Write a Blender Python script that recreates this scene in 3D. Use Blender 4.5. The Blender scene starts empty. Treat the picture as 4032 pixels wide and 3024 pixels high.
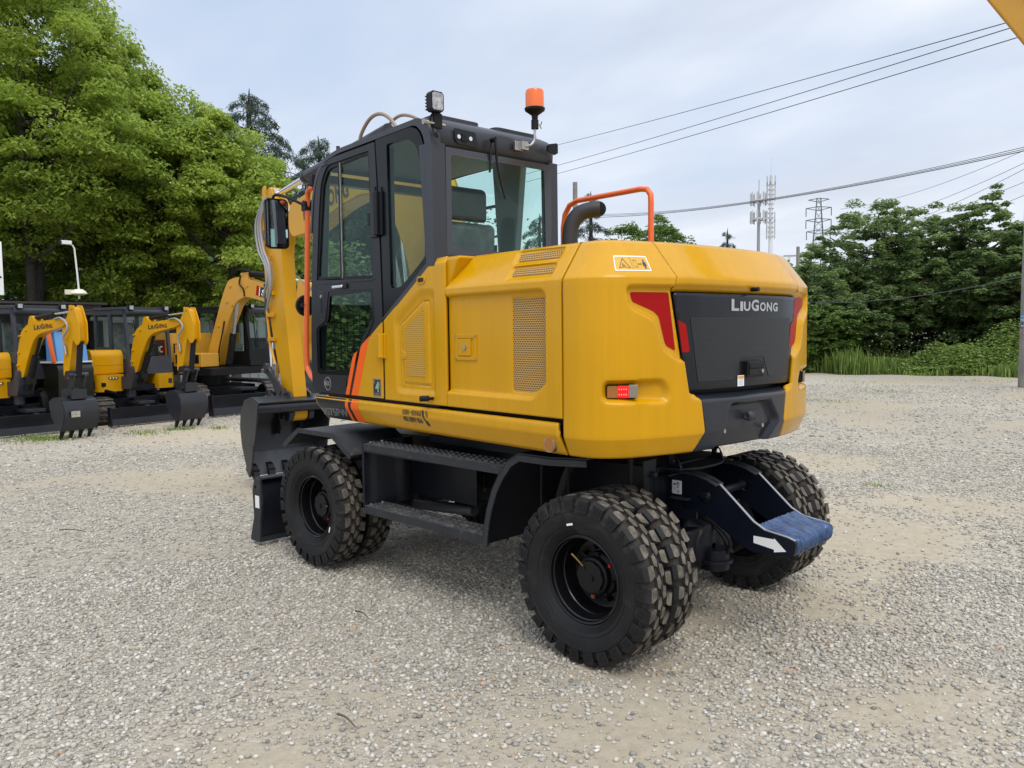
import bpy, bmesh, math, random
import numpy as np
from mathutils import Vector, Matrix
from mathutils.geometry import tessellate_polygon
random.seed(7); rng = np.random.default_rng(7)
PI = math.pi; R = math.radians
SC = bpy.context.scene; COL = SC.collection

# ---------------------------------------------------------------- camera, world, sun, exposure
CAM = Vector((-2.4917, 4.0614, 1.7044))
yaw, pitch, roll = -0.7979, -0.0671, -0.0107
d = Vector((math.cos(yaw)*math.cos(pitch), math.sin(yaw)*math.cos(pitch), math.sin(pitch)))
r = Vector((math.sin(yaw), -math.cos(yaw), 0)); u = r.cross(d)
r2 = r*math.cos(roll)+u*math.sin(roll); u2 = -r*math.sin(roll)+u*math.cos(roll)
cam = bpy.data.cameras.new('camera'); camo = bpy.data.objects.new('camera', cam); COL.objects.link(camo)
CD, CR, CU = d.copy(), r2.copy(), u2.copy()
camo.matrix_world = Matrix(((r2.x, u2.x, -d.x, CAM.x), (r2.y, u2.y, -d.y, CAM.y), (r2.z, u2.z, -d.z, CAM.z), (0, 0, 0, 1)))
cam.sensor_width = 36; cam.lens = 3088.7*36/4032; cam.clip_end = 3000; cam.clip_start = 0.05
SC.camera = camo
SC.render.resolution_x = 1024; SC.render.resolution_y = 768
SC.view_settings.view_transform = 'Standard'; SC.view_settings.look = 'None'; SC.view_settings.exposure = 0.30; SC.view_settings.gamma = 1
SUN_EL, SUN_AZ = R(52), R(150)
W = bpy.data.worlds.new('World'); SC.world = W; W.use_nodes = True
nt = W.node_tree; N = nt.nodes; Lk = nt.links
bg = N['Background']
sky = N.new('ShaderNodeTexSky'); sky.sky_type = 'NISHITA'; sky.sun_disc = False
sky.sun_elevation = SUN_EL; sky.sun_rotation = PI/2-SUN_AZ; sky.dust_density = 2.0
tc = N.new('ShaderNodeTexCoord')
sep = N.new('ShaderNodeSeparateXYZ'); Lk.new(tc.outputs['Generated'], sep.inputs[0])
mz = N.new('ShaderNodeMath'); mz.operation = 'ADD'; mz.inputs[1].default_value = 0.22; Lk.new(sep.outputs[2], mz.inputs[0])
dv = N.new('ShaderNodeVectorMath'); dv.operation = 'DIVIDE'; Lk.new(tc.outputs['Generated'], dv.inputs[0])
cb = N.new('ShaderNodeCombineXYZ')
for i in range(3): Lk.new(mz.outputs[0], cb.inputs[i])
Lk.new(cb.outputs[0], dv.inputs[1])
def wnoise(scale, detail, rough, off, stretch=(1, 1, 1)):
    mp = N.new('ShaderNodeMapping'); mp.inputs['Location'].default_value = off; mp.inputs['Scale'].default_value = stretch
    mp.inputs['Rotation'].default_value = (0, 0, 0.5)
    Lk.new(dv.outputs[0], mp.inputs[0])
    n = N.new('ShaderNodeTexNoise'); n.inputs['Scale'].default_value = scale; n.inputs['Detail'].default_value = detail
    n.inputs['Roughness'].default_value = rough; Lk.new(mp.outputs[0], n.inputs['Vector']); return n
def ramp(nd, src, stops):
    rp = nd.new('ShaderNodeValToRGB'); e = rp.color_ramp.elements
    while len(e) < len(stops): e.new(0.5)
    for i, (p, c) in enumerate(stops): e[i].position = p; e[i].color = tuple(c)+(1,) if len(c) == 3 else c
    return rp
n1 = wnoise(0.45, 5, 0.5, (3.1, 1.7, 0), (1, 1.5, 1)); n2 = wnoise(1.1, 6, 0.5, (8.3, 0.4, 0), (1, 1.6, 1))
r1 = ramp(N, None, [(0.38, (0, 0, 0)), (0.60, (1, 1, 1))]); Lk.new(n1.outputs[0], r1.inputs[0])
r3 = ramp(N, None, [(0.32, (4.3, 4.7, 5.5)), (0.46, (5.2, 5.6, 6.3)), (0.60, (6.5, 6.7, 7.1))]); Lk.new(n2.outputs[0], r3.inputs[0])
tint = N.new('ShaderNodeMixRGB'); tint.blend_type = 'MIX'; tint.inputs[0].default_value = 0.85
tint.inputs[2].default_value = (3.5, 4.35, 5.8, 1); Lk.new(sky.outputs[0], tint.inputs[1])
mixc = N.new('ShaderNodeMixRGB'); mixf = N.new('ShaderNodeMath'); mixf.operation = 'MULTIPLY_ADD'; mixf.inputs[1].default_value = 0.85; mixf.inputs[2].default_value = 0.12
Lk.new(r1.outputs[0], mixf.inputs[0]); Lk.new(mixf.outputs[0], mixc.inputs[0]); Lk.new(tint.outputs[0], mixc.inputs[1]); Lk.new(r3.outputs[0], mixc.inputs[2])
# brighter, greyer towards the horizon (thin cloud seen edge on)
hz = N.new('ShaderNodeMapRange'); hz.inputs['From Min'].default_value = 0.0; hz.inputs['From Max'].default_value = 0.45
hz.inputs['To Min'].default_value = 0.40; hz.inputs['To Max'].default_value = 0.0; Lk.new(sep.outputs[2], hz.inputs['Value'])
mixh = N.new('ShaderNodeMixRGB'); mixh.inputs[2].default_value = (5.5, 5.85, 6.4, 1)
Lk.new(hz.outputs[0], mixh.inputs[0]); Lk.new(mixc.outputs[0], mixh.inputs[1])
zn = N.new('ShaderNodeMapRange'); zn.interpolation_type = 'SMOOTHSTEP'; zn.inputs['From Min'].default_value = 0.50; zn.inputs['From Max'].default_value = 1.0
zn.inputs['To Min'].default_value = 1.0; zn.inputs['To Max'].default_value = 2.3; Lk.new(sep.outputs[2], zn.inputs['Value'])   # overcast: zenith brighter than the horizon
zc_ = N.new('ShaderNodeVectorMath'); zc_.operation = 'SCALE'; Lk.new(mixh.outputs[0], zc_.inputs[0]); Lk.new(zn.outputs[0], zc_.inputs['Scale'])
Lk.new(zc_.outputs[0], bg.inputs[0]); bg.inputs[1].default_value = 0.125
sl = bpy.data.lights.new('sun', 'SUN'); sl.energy = 1.5; sl.angle = R(35); sl.color = (1, 0.95, 0.88)
so = bpy.data.objects.new('sun', sl); COL.objects.link(so)
sd = Vector((math.cos(SUN_EL)*math.cos(SUN_AZ), math.cos(SUN_EL)*math.sin(SUN_AZ), math.sin(SUN_EL)))
so.rotation_euler = sd.to_track_quat('Z', 'Y').to_euler()

# ---------------------------------------------------------------- materials
MT = {}
def mat(name, col, rough=0.5, metal=0.0, coat=0.0, var=0.0, vscale=3.0, bump=0.0, bscale=200.0, dirt=None, spec=0.5, streak=0.0):
    if name in MT: return MT[name]
    m = bpy.data.materials.new(name); m.use_nodes = True; n = m.node_tree.nodes; l = m.node_tree.links
    b = n['Principled BSDF']; b.inputs['Base Color'].default_value = (*col, 1); b.inputs['Roughness'].default_value = rough
    b.inputs['Metallic'].default_value = metal; b.inputs['Coat Weight'].default_value = coat; b.inputs['Coat Roughness'].default_value = 0.08
    b.inputs['Specular IOR Level'].default_value = spec
    src = None
    if var or bump or dirt or streak:
        t = n.new('ShaderNodeTexCoord')
    if var:
        x = n.new('ShaderNodeTexNoise'); x.inputs['Scale'].default_value = vscale; x.inputs['Detail'].default_value = 6
        l.new(t.outputs['Object'], x.inputs['Vector'])
        rp = ramp(n, None, [(0.3, tuple(c*(1-var) for c in col)), (0.7, tuple(min(1, c*(1+var)) for c in col))])
        l.new(x.outputs[0], rp.inputs[0]); src = rp.outputs[0]
        rr = n.new('ShaderNodeMapRange'); rr.inputs['To Min'].default_value = rough*0.8; rr.inputs['To Max'].default_value = min(1, rough*1.25)
        l.new(x.outputs[0], rr.inputs['Value']); l.new(rr.outputs[0], b.inputs['Roughness'])
    if streak:   # rain streaks running down the paint
        mp = n.new('ShaderNodeMapping'); mp.inputs['Scale'].default_value = (17, 17, 0.45); l.new(t.outputs['Object'], mp.inputs[0])
        x = n.new('ShaderNodeTexNoise'); x.inputs['Scale'].default_value = 1; x.inputs['Detail'].default_value = 7; x.inputs['Roughness'].default_value = .75; l.new(mp.outputs[0], x.inputs['Vector'])
        rp = ramp(n, None, [(0.42, (1-streak,)*3), (0.60, (1, 1, 1))]); l.new(x.outputs[0], rp.inputs[0])
        mm = n.new('ShaderNodeMixRGB'); mm.blend_type = 'MULTIPLY'; mm.inputs[0].default_value = 1
        if src: l.new(src, mm.inputs[1])
        else: mm.inputs[1].default_value = (*col, 1)
        l.new(rp.outputs[0], mm.inputs[2]); src = mm.outputs[0]
    if dirt:
        x = n.new('ShaderNodeTexNoise'); x.inputs['Scale'].default_value = dirt[2]; x.inputs['Detail'].default_value = 8; x.inputs['Roughness'].default_value = 0.7
        l.new(t.outputs['Object'], x.inputs['Vector'])
        rp = ramp(n, None, [(dirt[1], (0, 0, 0)), (dirt[1]+0.15, (1, 1, 1))]); l.new(x.outputs[0], rp.inputs[0])
        mm = n.new('ShaderNodeMixRGB'); l.new(rp.outputs[0], mm.inputs[0]); mm.inputs[2].default_value = (*dirt[0], 1)
        if src: l.new(src, mm.inputs[1])
        else: mm.inputs[1].default_value = (*col, 1)
        src = mm.outputs[0]
    if src: l.new(src, b.inputs['Base Color'])
    if bump:
        x = n.new('ShaderNodeTexNoise'); x.inputs['Scale'].default_value = bscale; x.inputs['Detail'].default_value = 3
        l.new(t.outputs['Object'], x.inputs['Vector'])
        bp = n.new('ShaderNodeBump'); bp.inputs['Strength'].default_value = bump; bp.inputs['Distance'].default_value = 0.002
        l.new(x.outputs[0], bp.inputs['Height']); l.new(bp.outputs[0], b.inputs['Normal'])
    MT[name] = m; return m
YEL = mat('yellow_paint', (0.60, 0.30, 0.002), 0.19, coat=0.15, var=0.05, vscale=1.5, streak=0.06, spec=0.25)
YEL2 = mat('yellow_paint_plain', (0.575, 0.285, 0.002), 0.28, coat=0.10, var=0.07, vscale=2, spec=0.25)
GREY = mat('charcoal_paint', (0.034, 0.037, 0.046), 0.38, coat=0.12, spec=.35, var=0.12, vscale=3, bump=0.12, bscale=400)
DOORG = mat('door_charcoal', (0.0095, 0.011, 0.014), 0.36, coat=0.05, spec=.3, var=0.12, vscale=3)
CHAS = mat('chassis_black', (0.006, 0.007, 0.012), 0.42, coat=0.04, spec=.3, var=0.25, vscale=6, bump=0.1, bscale=150)
CHASG = mat('dusty_chassis_grey', (0.022, 0.024, 0.028), 0.5, spec=.35, var=0.25, vscale=9, bump=0.2, bscale=180, dirt=((0.11, 0.10, 0.09), 0.60, 14))
TREADP = mat('checker_step_plate', (0.05, 0.05, 0.05), 0.6, var=0.2, vscale=10, dirt=((0.13, 0.12, 0.105), 0.50, 16), bump=0.1, bscale=200)
BLK = mat('matt_black', (0.005, 0.005, 0.006), 0.5, var=0.2, spec=.3)
GLB = mat('gloss_black', (0.0035, 0.004, 0.005), 0.2, spec=.25)
RUB = mat('tyre_rubber', (0.011, 0.011, 0.0115), 0.6, spec=.3, dirt=((.040, .036, .031), .56, 7), var=0.25, vscale=12, bump=0.25, bscale=90)
RUBD = mat('dusty_tread_rubber', (0.080, 0.068, 0.052), 0.85, var=0.3, vscale=18, bump=0.5, bscale=110, dirt=((0.175, 0.150, 0.115), 0.46, 16))
ORG = mat('orange_paint', (0.75, 0.13, 0.02), 0.38, coat=0.2)
ORGD = mat('orange_decal', (0.85, 0.12, 0.005), 0.4, spec=.2)
REDD = mat('red_decal', (0.33, 0.004, 0.004), 0.35, spec=.15)
CHR = mat('chrome', (0.75, 0.76, 0.78), 0.12, metal=1)
STL = mat('zinc_steel', (0.45, 0.44, 0.42), 0.35, metal=1, var=0.2, vscale=20)
HOSE = mat('hose_grey', (0.30, 0.30, 0.31), 0.45, bump=0.2, bscale=300)
WHT = mat('white_decal', (0.82, 0.82, 0.81), 0.45)
SILV = mat('silver_lettering', (0.38, 0.39, 0.40), 0.4)
GRYL = mat('grey_lettering', (0.22, 0.225, 0.23), 0.4)
DKT = mat('dark_decal', (0.02, 0.02, 0.02), 0.4)
GRNS = mat('green_decal', (0.06, 0.30, 0.05), 0.4)
BLUF = mat('blue_film', (0.030, 0.065, 0.155), 0.28, var=0.5, vscale=26, bump=0.5, bscale=60)
SEATM = mat('seat_fabric', (0.085, 0.09, 0.095), 0.35, coat=0.4, var=0.4, vscale=14, bump=0.6, bscale=30)
TRIM = mat('cab_trim_grey', (0.20, 0.22, 0.235), 0.55)
AMB = mat('amber_lens', (0.34, 0.12, 0.012), 0.22, coat=0.5, bump=0.4, bscale=250)
BEAC = mat('beacon_orange', (0.85, 0.16, 0.03), 0.22, coat=0.4, bump=0.3, bscale=120)
MIR = mat('mirror_glass', (0.75, 0.78, 0.78), 0.03, metal=1)
LENS = mat('lamp_lens', (0.35, 0.36, 0.37), 0.15, coat=0.5, var=0.5, vscale=40)
CLEARP = mat('plastic_wrap', (0.22, 0.19, 0.15), 0.25, coat=0.5)
COP = mat('copper_bolt', (0.55, 0.17, 0.08), 0.35, metal=0.7)
BRASS = mat('brass', (0.5, 0.40, 0.12), 0.35, metal=1)
SANYY = mat('ochre_paint', (0.56, 0.28, 0.022), 0.38, coat=0.2, var=0.06)
def emis(name, col, s):
    m = bpy.data.materials.new(name); m.use_nodes = True; b = m.node_tree.nodes['Principled BSDF']
    b.inputs['Base Color'].default_value = (*col, 1); b.inputs['Emission Color'].default_value = (*col, 1); b.inputs['Emission Strength'].default_value = s
    b.inputs['Roughness'].default_value = 0.2; return m
REDL = emis('lit_red_lamp', (0.8, 0.004, 0.004), 0.75)
LED = emis('led_point', (1.0, 0.16, 0.14), 1.6)
def glass(name, tintc, refl=0.08, rough=0.0):
    m = bpy.data.materials.new(name); m.use_nodes = True; n = m.node_tree.nodes; l = m.node_tree.links
    n.remove(n['Principled BSDF']); o = n['Material Output']
    t = n.new('ShaderNodeBsdfTransparent'); t.inputs[0].default_value = (*tintc, 1)
    g = n.new('ShaderNodeBsdfGlossy'); g.inputs['Roughness'].default_value = rough; g.inputs[0].default_value = (0.9, 0.95, 0.95, 1)
    f = n.new('ShaderNodeLayerWeight'); f.inputs[0].default_value = 0.25
    mr = n.new('ShaderNodeMapRange'); mr.inputs['To Min'].default_value = refl*0.2; mr.inputs['To Max'].default_value = 0.10; l.new(f.outputs['Fresnel'], mr.inputs[0])
    x = n.new('ShaderNodeMixShader'); l.new(mr.outputs[0], x.inputs[0]); l.new(t.outputs[0], x.inputs[1]); l.new(g.outputs[0], x.inputs[2]); l.new(x.outputs[0], o.inputs[0])
    return m
GLS = glass('tinted_side_glass', (0.70, 0.78, 0.74), 0.04)
GLR = glass('green_rear_glass', (0.89, 0.975, 0.945), 0.04)
def perf(name, base, pitch, thr, plane='xz', hole=(0.01, 0.004, 0.002), rough=0.45):
    # punched sheet; dark inside of each hole painted as dots on a hexagonal lattice
    m = bpy.data.materials.new(name); m.use_nodes = True; n = m.node_tree.nodes; l = m.node_tree.links; b = n['Principled BSDF']
    t = n.new('ShaderNodeTexCoord'); acc = None
    k = 2*PI/(pitch*math.sqrt(3)/2)
    for a in (0, 60, 120):
        ca, sa = math.cos(R(a+90)), math.sin(R(a+90))
        vec = (k*ca, 0, k*sa) if plane == 'xz' else (0, k*ca, k*sa)
        dt = n.new('ShaderNodeVectorMath'); dt.operation = 'DOT_PRODUCT'; dt.inputs[1].default_value = vec; l.new(t.outputs['Object'], dt.inputs[0])
        c = n.new('ShaderNodeMath'); c.operation = 'COSINE'; l.new(dt.outputs['Value'], c.inputs[0])
        if acc is None: acc = c.outputs[0]
        else:
            ad = n.new('ShaderNodeMath'); ad.operation = 'ADD'; l.new(acc, ad.inputs[0]); l.new(c.outputs[0], ad.inputs[1]); acc = ad.outputs[0]
    mr = n.new('ShaderNodeMapRange'); mr.inputs['From Min'].default_value = thr-0.25; mr.inputs['From Max'].default_value = thr+0.25; l.new(acc, mr.inputs[0])
    mx = n.new('ShaderNodeMixRGB'); mx.inputs[1].default_value = (*base, 1); mx.inputs[2].default_value = (*hole, 1); l.new(mr.outputs[0], mx.inputs[0])
    l.new(mx.outputs[0], b.inputs['Base Color']); b.inputs['Roughness'].default_value = rough
    bp = n.new('ShaderNodeBump'); bp.invert = True; bp.inputs['Strength'].default_value = 0.7; bp.inputs['Distance'].default_value = 0.004
    l.new(mr.outputs[0], bp.inputs['Height']); l.new(bp.outputs[0], b.inputs['Normal']); return m
PERY = perf('punched_yellow_sheet', (0.60, 0.34, 0.08), 0.0135, -0.15, hole=(.03, .012, .003))
PERY2 = perf('fine_punched_yellow', (0.58, 0.31, 0.02), 0.0150, 1.15)
PERB = perf('punched_black_sheet', (0.014, 0.016, 0.019), 0.0135, 0.0, 'yz', (0.002, 0.002, 0.002))

# ---------------------------------------------------------------- mesh helpers
class MB:
    def __init__(s): s.v = []; s.f = []; s.m = []
    def add(s, vs, fs, mi=0):
        o = len(s.v); s.v += [tuple(x) for x in vs]; s.f += [tuple(i+o for i in f) for f in fs]; s.m += [mi]*len(fs); return s
    def box(s, c, sz, rot=None, mi=0):
        h = [x/2 for x in sz]; vs = [Vector((a*h[0], b*h[1], e*h[2])) for a in (-1, 1) for b in (-1, 1) for e in (-1, 1)]
        if rot is not None: vs = [rot @ v for v in vs]
        vs = [v+Vector(c) for v in vs]
        return s.add(vs, [(0, 1, 3, 2), (4, 6, 7, 5), (0, 4, 5, 1), (2, 3, 7, 6), (0, 2, 6, 4), (1, 5, 7, 3)], mi)
    def bb(s, a, b, mi=0): return s.box([(x+y)/2 for x, y in zip(a, b)], [abs(y-x) for x, y in zip(a, b)], None, mi)
    def beam(s, p, q, w, h, mi=0, up=(0, 0, 1)):
        p, q = Vector(p), Vector(q); x = (q-p); L = x.length; x.normalize(); z = Vector(up); y = z.cross(x)
        if y.length < 1e-4: y = Vector((0, 1, 0)).cross(x)
        y.normalize(); z = x.cross(y); M = Matrix((x, y, z)).transposed()
        return s.box((p+q)/2, (L, w, h), M, mi)
    def cyl(s, p, q, r0, n=16, r1=None, mi=0, cap=True):
        p, q = Vector(p), Vector(q); r1 = r0 if r1 is None else r1
        x = (q-p).normalized(); a = x.orthogonal().normalized(); b = x.cross(a)
        vs = []; 
        for c, rr in ((p, r0), (q, r1)):
            for i in range(n): t = 2*PI*i/n; vs.append(c+a*rr*math.cos(t)+b*rr*math.sin(t))
        fs = [(i, (i+1) % n, n+(i+1) % n, n+i) for i in range(n)]
        if cap: fs += [tuple(range(n-1, -1, -1)), tuple(range(n, 2*n))]
        return s.add(vs, fs, mi)
    def tube(s, pts, rr, n=10, mi=0, cap=True, smooth=0):
        P = [Vector(p) for p in pts]
        if smooth:
            Q = []
            for i in range(len(P)-1):
                p0 = P[i-1] if i else P[i]*2-P[i+1]; p1, p2 = P[i], P[i+1]; p3 = P[i+2] if i+2 < len(P) else P[i+1]*2-P[i]
                for k in range(smooth):
                    t = k/smooth; Q.append(0.5*((2*p1)+(-p0+p2)*t+(2*p0-5*p1+4*p2-p3)*t*t+(-p0+3*p1-3*p2+p3)*t**3))
            Q.append(P[-1]); P = Q
        rs = rr if isinstance(rr, (list, tuple)) else [rr]*len(P)
        if len(rs) != len(P): rs = [rs[0]+(rs[-1]-rs[0])*i/(len(P)-1) for i in range(len(P))]
        vs = []; a = None
        for i, p in enumerate(P):
            t = ((P[i+1] if i < len(P)-1 else P[i])-(P[i-1] if i else P[i])).normalized()
            if a is None: a = t.orthogonal().normalized()
            else:
                a = a-t*a.dot(t); a = a.normalized() if a.length > 1e-6 else t.orthogonal().normalized()
            b = t.cross(a)
            vs += [p+(a*math.cos(2*PI*k/n)+b*math.sin(2*PI*k/n))*rs[i] for k in range(n)]
        fs = [(i*n+k, i*n+(k+1) % n, (i+1)*n+(k+1) % n, (i+1)*n+k) for i in range(len(P)-1) for k in range(n)]
        if cap: fs += [tuple(range(n-1, -1, -1)), tuple(range((len(P)-1)*n, len(P)*n))]
        return s.add(vs, fs, mi)
    def prism(s, poly, a, b, axis='y', holes=(), mi=0):
        # polygon in the plane perpendicular to axis, extruded from a to b
        def P(p, t): return (p[0], t, p[1]) if axis == 'y' else ((t, p[0], p[1]) if axis == 'x' else (p[0], p[1], t))
        loops = [list(poly)]+[list(h) for h in holes]; flat = [p for l in loops for p in l]; n = len(flat)
        tris = tessellate_polygon([[Vector((p[0], p[1], 0)) for p in l] for l in loops])
        fs = [tuple(t) for t in tris]+[tuple(i+n for i in reversed(t)) for t in tris]
        o = 0
        for l in loops:
            k = len(l); fs += [(o+i, o+(i+1) % k, n+o+(i+1) % k, n+o+i) for i in range(k)]; o += k
        return s.add([P(p, a) for p in flat]+[P(p, b) for p in flat], fs, mi)
    def lathe(s, prof, c, axis='y', n=48, mi=0, sgn=1):
        # prof: (radius, offset along axis)
        vs = []
        for rr, o in prof:
            for i in range(n):
                t = 2*PI*i/n; x, z = rr*math.cos(t), rr*math.sin(t)
                vs.append((c[0]+x, c[1]+o*sgn, c[2]+z) if axis == 'y' else ((c[0]+x, c[1]+z, c[2]+o*sgn) if axis == 'z' else (c[0]+o*sgn, c[1]+x, c[2]+z)))
        fs = [(j*n+i, j*n+(i+1) % n, (j+1)*n+(i+1) % n, (j+1)*n+i) for j in range(len(prof)-1) for i in range(n)]
        return s.add(vs, fs, mi)
    def xf(s, M):
        s.v = [tuple(M @ Vector(v)) for v in s.v]; return s
    def join(s, o, mi=None):
        k = len(s.v); s.v += o.v; s.f += [tuple(i+k for i in f) for f in o.f]; s.m += (o.m if mi is None else [mi]*len(o.f)); return s
    def build(s, name, mats, parent=None, bevel=0, smooth=35, loc=None, rot=None, kind=None, label=None):
        me = bpy.data.meshes.new(name); me.from_pydata(s.v, [], s.f)
        for m in (mats if isinstance(mats, (list, tuple)) else [mats]): me.materials.append(m)
        if any(s.m): me.polygons.foreach_set('material_index', s.m)
        bm = bmesh.new(); bm.from_mesh(me)
        if bevel or smooth: bmesh.ops.remove_doubles(bm, verts=bm.verts, dist=1e-5)
        bmesh.ops.recalc_face_normals(bm, faces=bm.faces); bm.to_mesh(me); bm.free()
        if smooth:
            me.polygons.foreach_set('use_smooth', [True]*len(me.polygons)); me.set_sharp_from_angle(angle=R(smooth))
        o = bpy.data.objects.new(name, me); COL.objects.link(o)
        if bevel:
            md = o.modifiers.new('bevel', 'BEVEL'); md.width = bevel; md.segments = 2; md.limit_method = 'ANGLE'; md.angle_limit = R(30); md.harden_normals = True
        if parent is not None: o.parent = parent
        if loc is not None: o.location = loc
        if rot is not None: o.rotation_euler = rot
        if kind: o['kind'] = kind
        if label: o['label'] = label
        return o
def thing(name, label, cat, loc=(0, 0, 0), rz=0, group=None):
    o = bpy.data.objects.new(name, None); COL.objects.link(o); o.location = loc; o.rotation_euler = (0, 0, rz); o.empty_display_size = 0.3
    o['label'] = label; o['category'] = cat
    if group: o['group'] = group
    return o
def tag(o, label, cat, group=None, kind=None):
    if label: o['label'] = label
    if cat: o['category'] = cat
    if group: o['group'] = group
    if kind: o['kind'] = kind
    return o
def copy_tree(o, parent=None):
    c = o.copy(); COL.objects.link(c)
    if parent is not None: c.parent = parent
    for ch in list(o.children): copy_tree(ch, c)
    return c
def textmb(txt, w, h, bold=0.0, mi=0, shear=0.0):
    cu = bpy.data.curves.new('t', 'FONT'); cu.body = txt; cu.offset = bold; cu.resolution_u = 3; cu.shear = shear
    o = bpy.data.objects.new('t', cu); COL.objects.link(o); bpy.context.view_layer.update()
    me = bpy.data.meshes.new_from_object(o); vs = np.array([v.co[:2] for v in me.vertices]) if len(me.vertices) else np.zeros((1, 2))
    mn, mx = vs.min(0), vs.max(0); s = (mx-mn); s[s < 1e-6] = 1
    vs = (vs-mn)/s*np.array([w, h]); m = MB(); m.add([(a, b, 0) for a, b in vs], [tuple(p.vertices) for p in me.polygons], mi)
    bpy.data.objects.remove(o); bpy.data.curves.remove(cu); bpy.data.meshes.remove(me); return m
def logo(w, h, mi=0):
    # heavy small-caps lettering
    m = MB(); x = 0
    for t, ww, hh in (('L', 0.155, 1), ('I', 0.060, 0.80), ('U', 0.145, 0.80), ('G', 0.175, 1), ('O', 0.145, 0.80), ('N', 0.140, 0.80), ('G', 0.130, 0.80)):
        k = textmb(t, ww*w*0.92, hh*h, 0.035, mi); k.v = [(a+x*w, b, c) for a, b, c in k.v]; m.join(k); x += ww+0.010
    return m
def flatpoly(pts, z=0, mi=0):
    m = MB(); tr = tessellate_polygon([[Vector((p[0], p[1], 0)) for p in pts]]); m.add([(p[0], p[1], z) for p in pts], [tuple(t) for t in tr], mi); return m
def rrect(x0, y0, x1, y1, rad, n=4):
    P = []
    for cx, cy, a in ((x1-rad, y1-rad, 0), (x0+rad, y1-rad, 90), (x0+rad, y0+rad, 180), (x1-rad, y0+rad, 270)):
        for i in range(n+1): t = R(a+90*i/n); P.append((cx+rad*math.cos(t), cy+rad*math.sin(t)))
    return P
def rounded(poly, rad, n=4):
    out = []; k = len(poly)
    for i in range(k):
        p, a, b = Vector(poly[i]), Vector(poly[i-1]), Vector(poly[(i+1) % k]); rr = rad[i] if isinstance(rad, (list, tuple)) else rad
        da, db = (a-p), (b-p); q = min(rr, da.length*0.45, db.length*0.45)
        if q < 1e-5: out.append(tuple(p)); continue
        A, B = p+da.normalized()*q, p+db.normalized()*q
        for j in range(n+1): t = j/n; out.append(tuple((1-t)**2*A+2*t*(1-t)*p+t*t*B))
    return out
SIDE = Matrix(((-1, 0, 0, 0), (0, 0, 1, 0), (0, 1, 0, 0), (0, 0, 0, 1)))     # text on a face looking to +Y
REAR = Matrix(((0, 0, -1, 0), (-1, 0, 0, 0), (0, 1, 0, 0), (0, 0, 0, 1)))     # text on a face looking to -X
FRONT = Matrix(((0, 0, 1, 0), (1, 0, 0, 0), (0, 1, 0, 0), (0, 0, 0, 1)))      # text on a face looking to +X
RSIDE = Matrix(((1, 0, 0, 0), (0, 0, -1, 0), (0, 1, 0, 0), (0, 0, 0, 1)))     # text on a face looking to -Y
def T(x, y, z): return Matrix.Translation((x, y, z))

# ================================================================= MAIN WHEELED EXCAVATOR
# upper-structure frame: origin on the slew axis, U forward, V left; it is slewed SW against the chassis
PV = 1.1; SW = -0.0859
EX = thing('wheeled_excavator', 'large yellow wheeled excavator with twin tyres and dark cab, parked in the foreground on the gravel', 'excavator', (PV, 0, 0))
UP = dict(parent=EX, rot=(0, 0, SW)); CH = dict(parent=EX, loc=(-PV, 0, 0))
_half = [(-1.14, 1.0), (-1.25, .99), (-1.34, .95), (-1.42, .86), (-1.465, .75), (-1.52, .55), (-1.55, .35), (-1.565, 0)]
_pl = [(1.7, 1.0), (0.0, 1.0), (-0.9, 1.0), (-1.05, 1.0)]+_half+[(a, -b) for a, b in _half[-2::-1]]+[(-1.05, -1.0), (-0.9, -1.0), (0, -1.0), (1.7, -1.0)]
def _cr(P, k=12):
    Q = []
    P = [np.array(p, float) for p in P]
    for i in range(len(P)-1):
        p0 = P[i-1] if i else P[i]; p1, p2 = P[i], P[i+1]; p3 = P[i+2] if i+2 < len(P) else P[i+1]
        for j in range(k):
            t = j/k
            # centripetal-like tangents scaled to the span
            L = np.linalg.norm(p2-p1); m1 = (p2-p0)/(np.linalg.norm(p2-p0)+1e-9)*L; m2 = (p3-p1)/(np.linalg.norm(p3-p1)+1e-9)*L
            Q.append((2*t**3-3*t*t+1)*p1+(t**3-2*t*t+t)*m1+(-2*t**3+3*t*t)*p2+(t**3-t*t)*m2)
    Q.append(P[-1]); return np.array(Q)
_C = _cr(_pl); _L = np.concatenate([[0], np.cumsum(np.linalg.norm(np.diff(_C, axis=0), axis=1))])
_s0 = _L[np.argmin(np.linalg.norm(_C-np.array([-1.14, 1.0]), axis=1))]; _S = _L-_s0
SM = (_S[np.argmin(np.abs(_C[:, 1])+(_C[:, 0] > 0)*9)])        # s of the tail centre
_tan = np.gradient(_C, _L, axis=0); _tan /= np.linalg.norm(_tan, axis=1)[:, None]; _nrm = np.stack([_tan[:, 1], -_tan[:, 0]], 1)
_nrm *= np.sign((_nrm*(_C-np.array([0.2, 0]))).sum(1))[:, None]
def zoff(z): return np.interp(z, [1.075, 1.10, 1.172, 1.186, 1.93, 1.958, 1.970, 2.138, 2.15], [.045, .032, .001, 0, 0, .001, .008, .132, .148])
def surf(s, z, off=0.0, nofn=False):
    s = np.asarray(s, float); z = np.asarray(z, float)
    x = np.interp(s, _S, _C[:, 0]); y = np.interp(s, _S, _C[:, 1]); nx = np.interp(s, _S, _nrm[:, 0]); ny = np.interp(s, _S, _nrm[:, 1])
    k = -zoff(z)+off; return np.stack([x+nx*k, y+ny*k, z], -1)
def su(uu): return -(uu+1.14)
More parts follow.
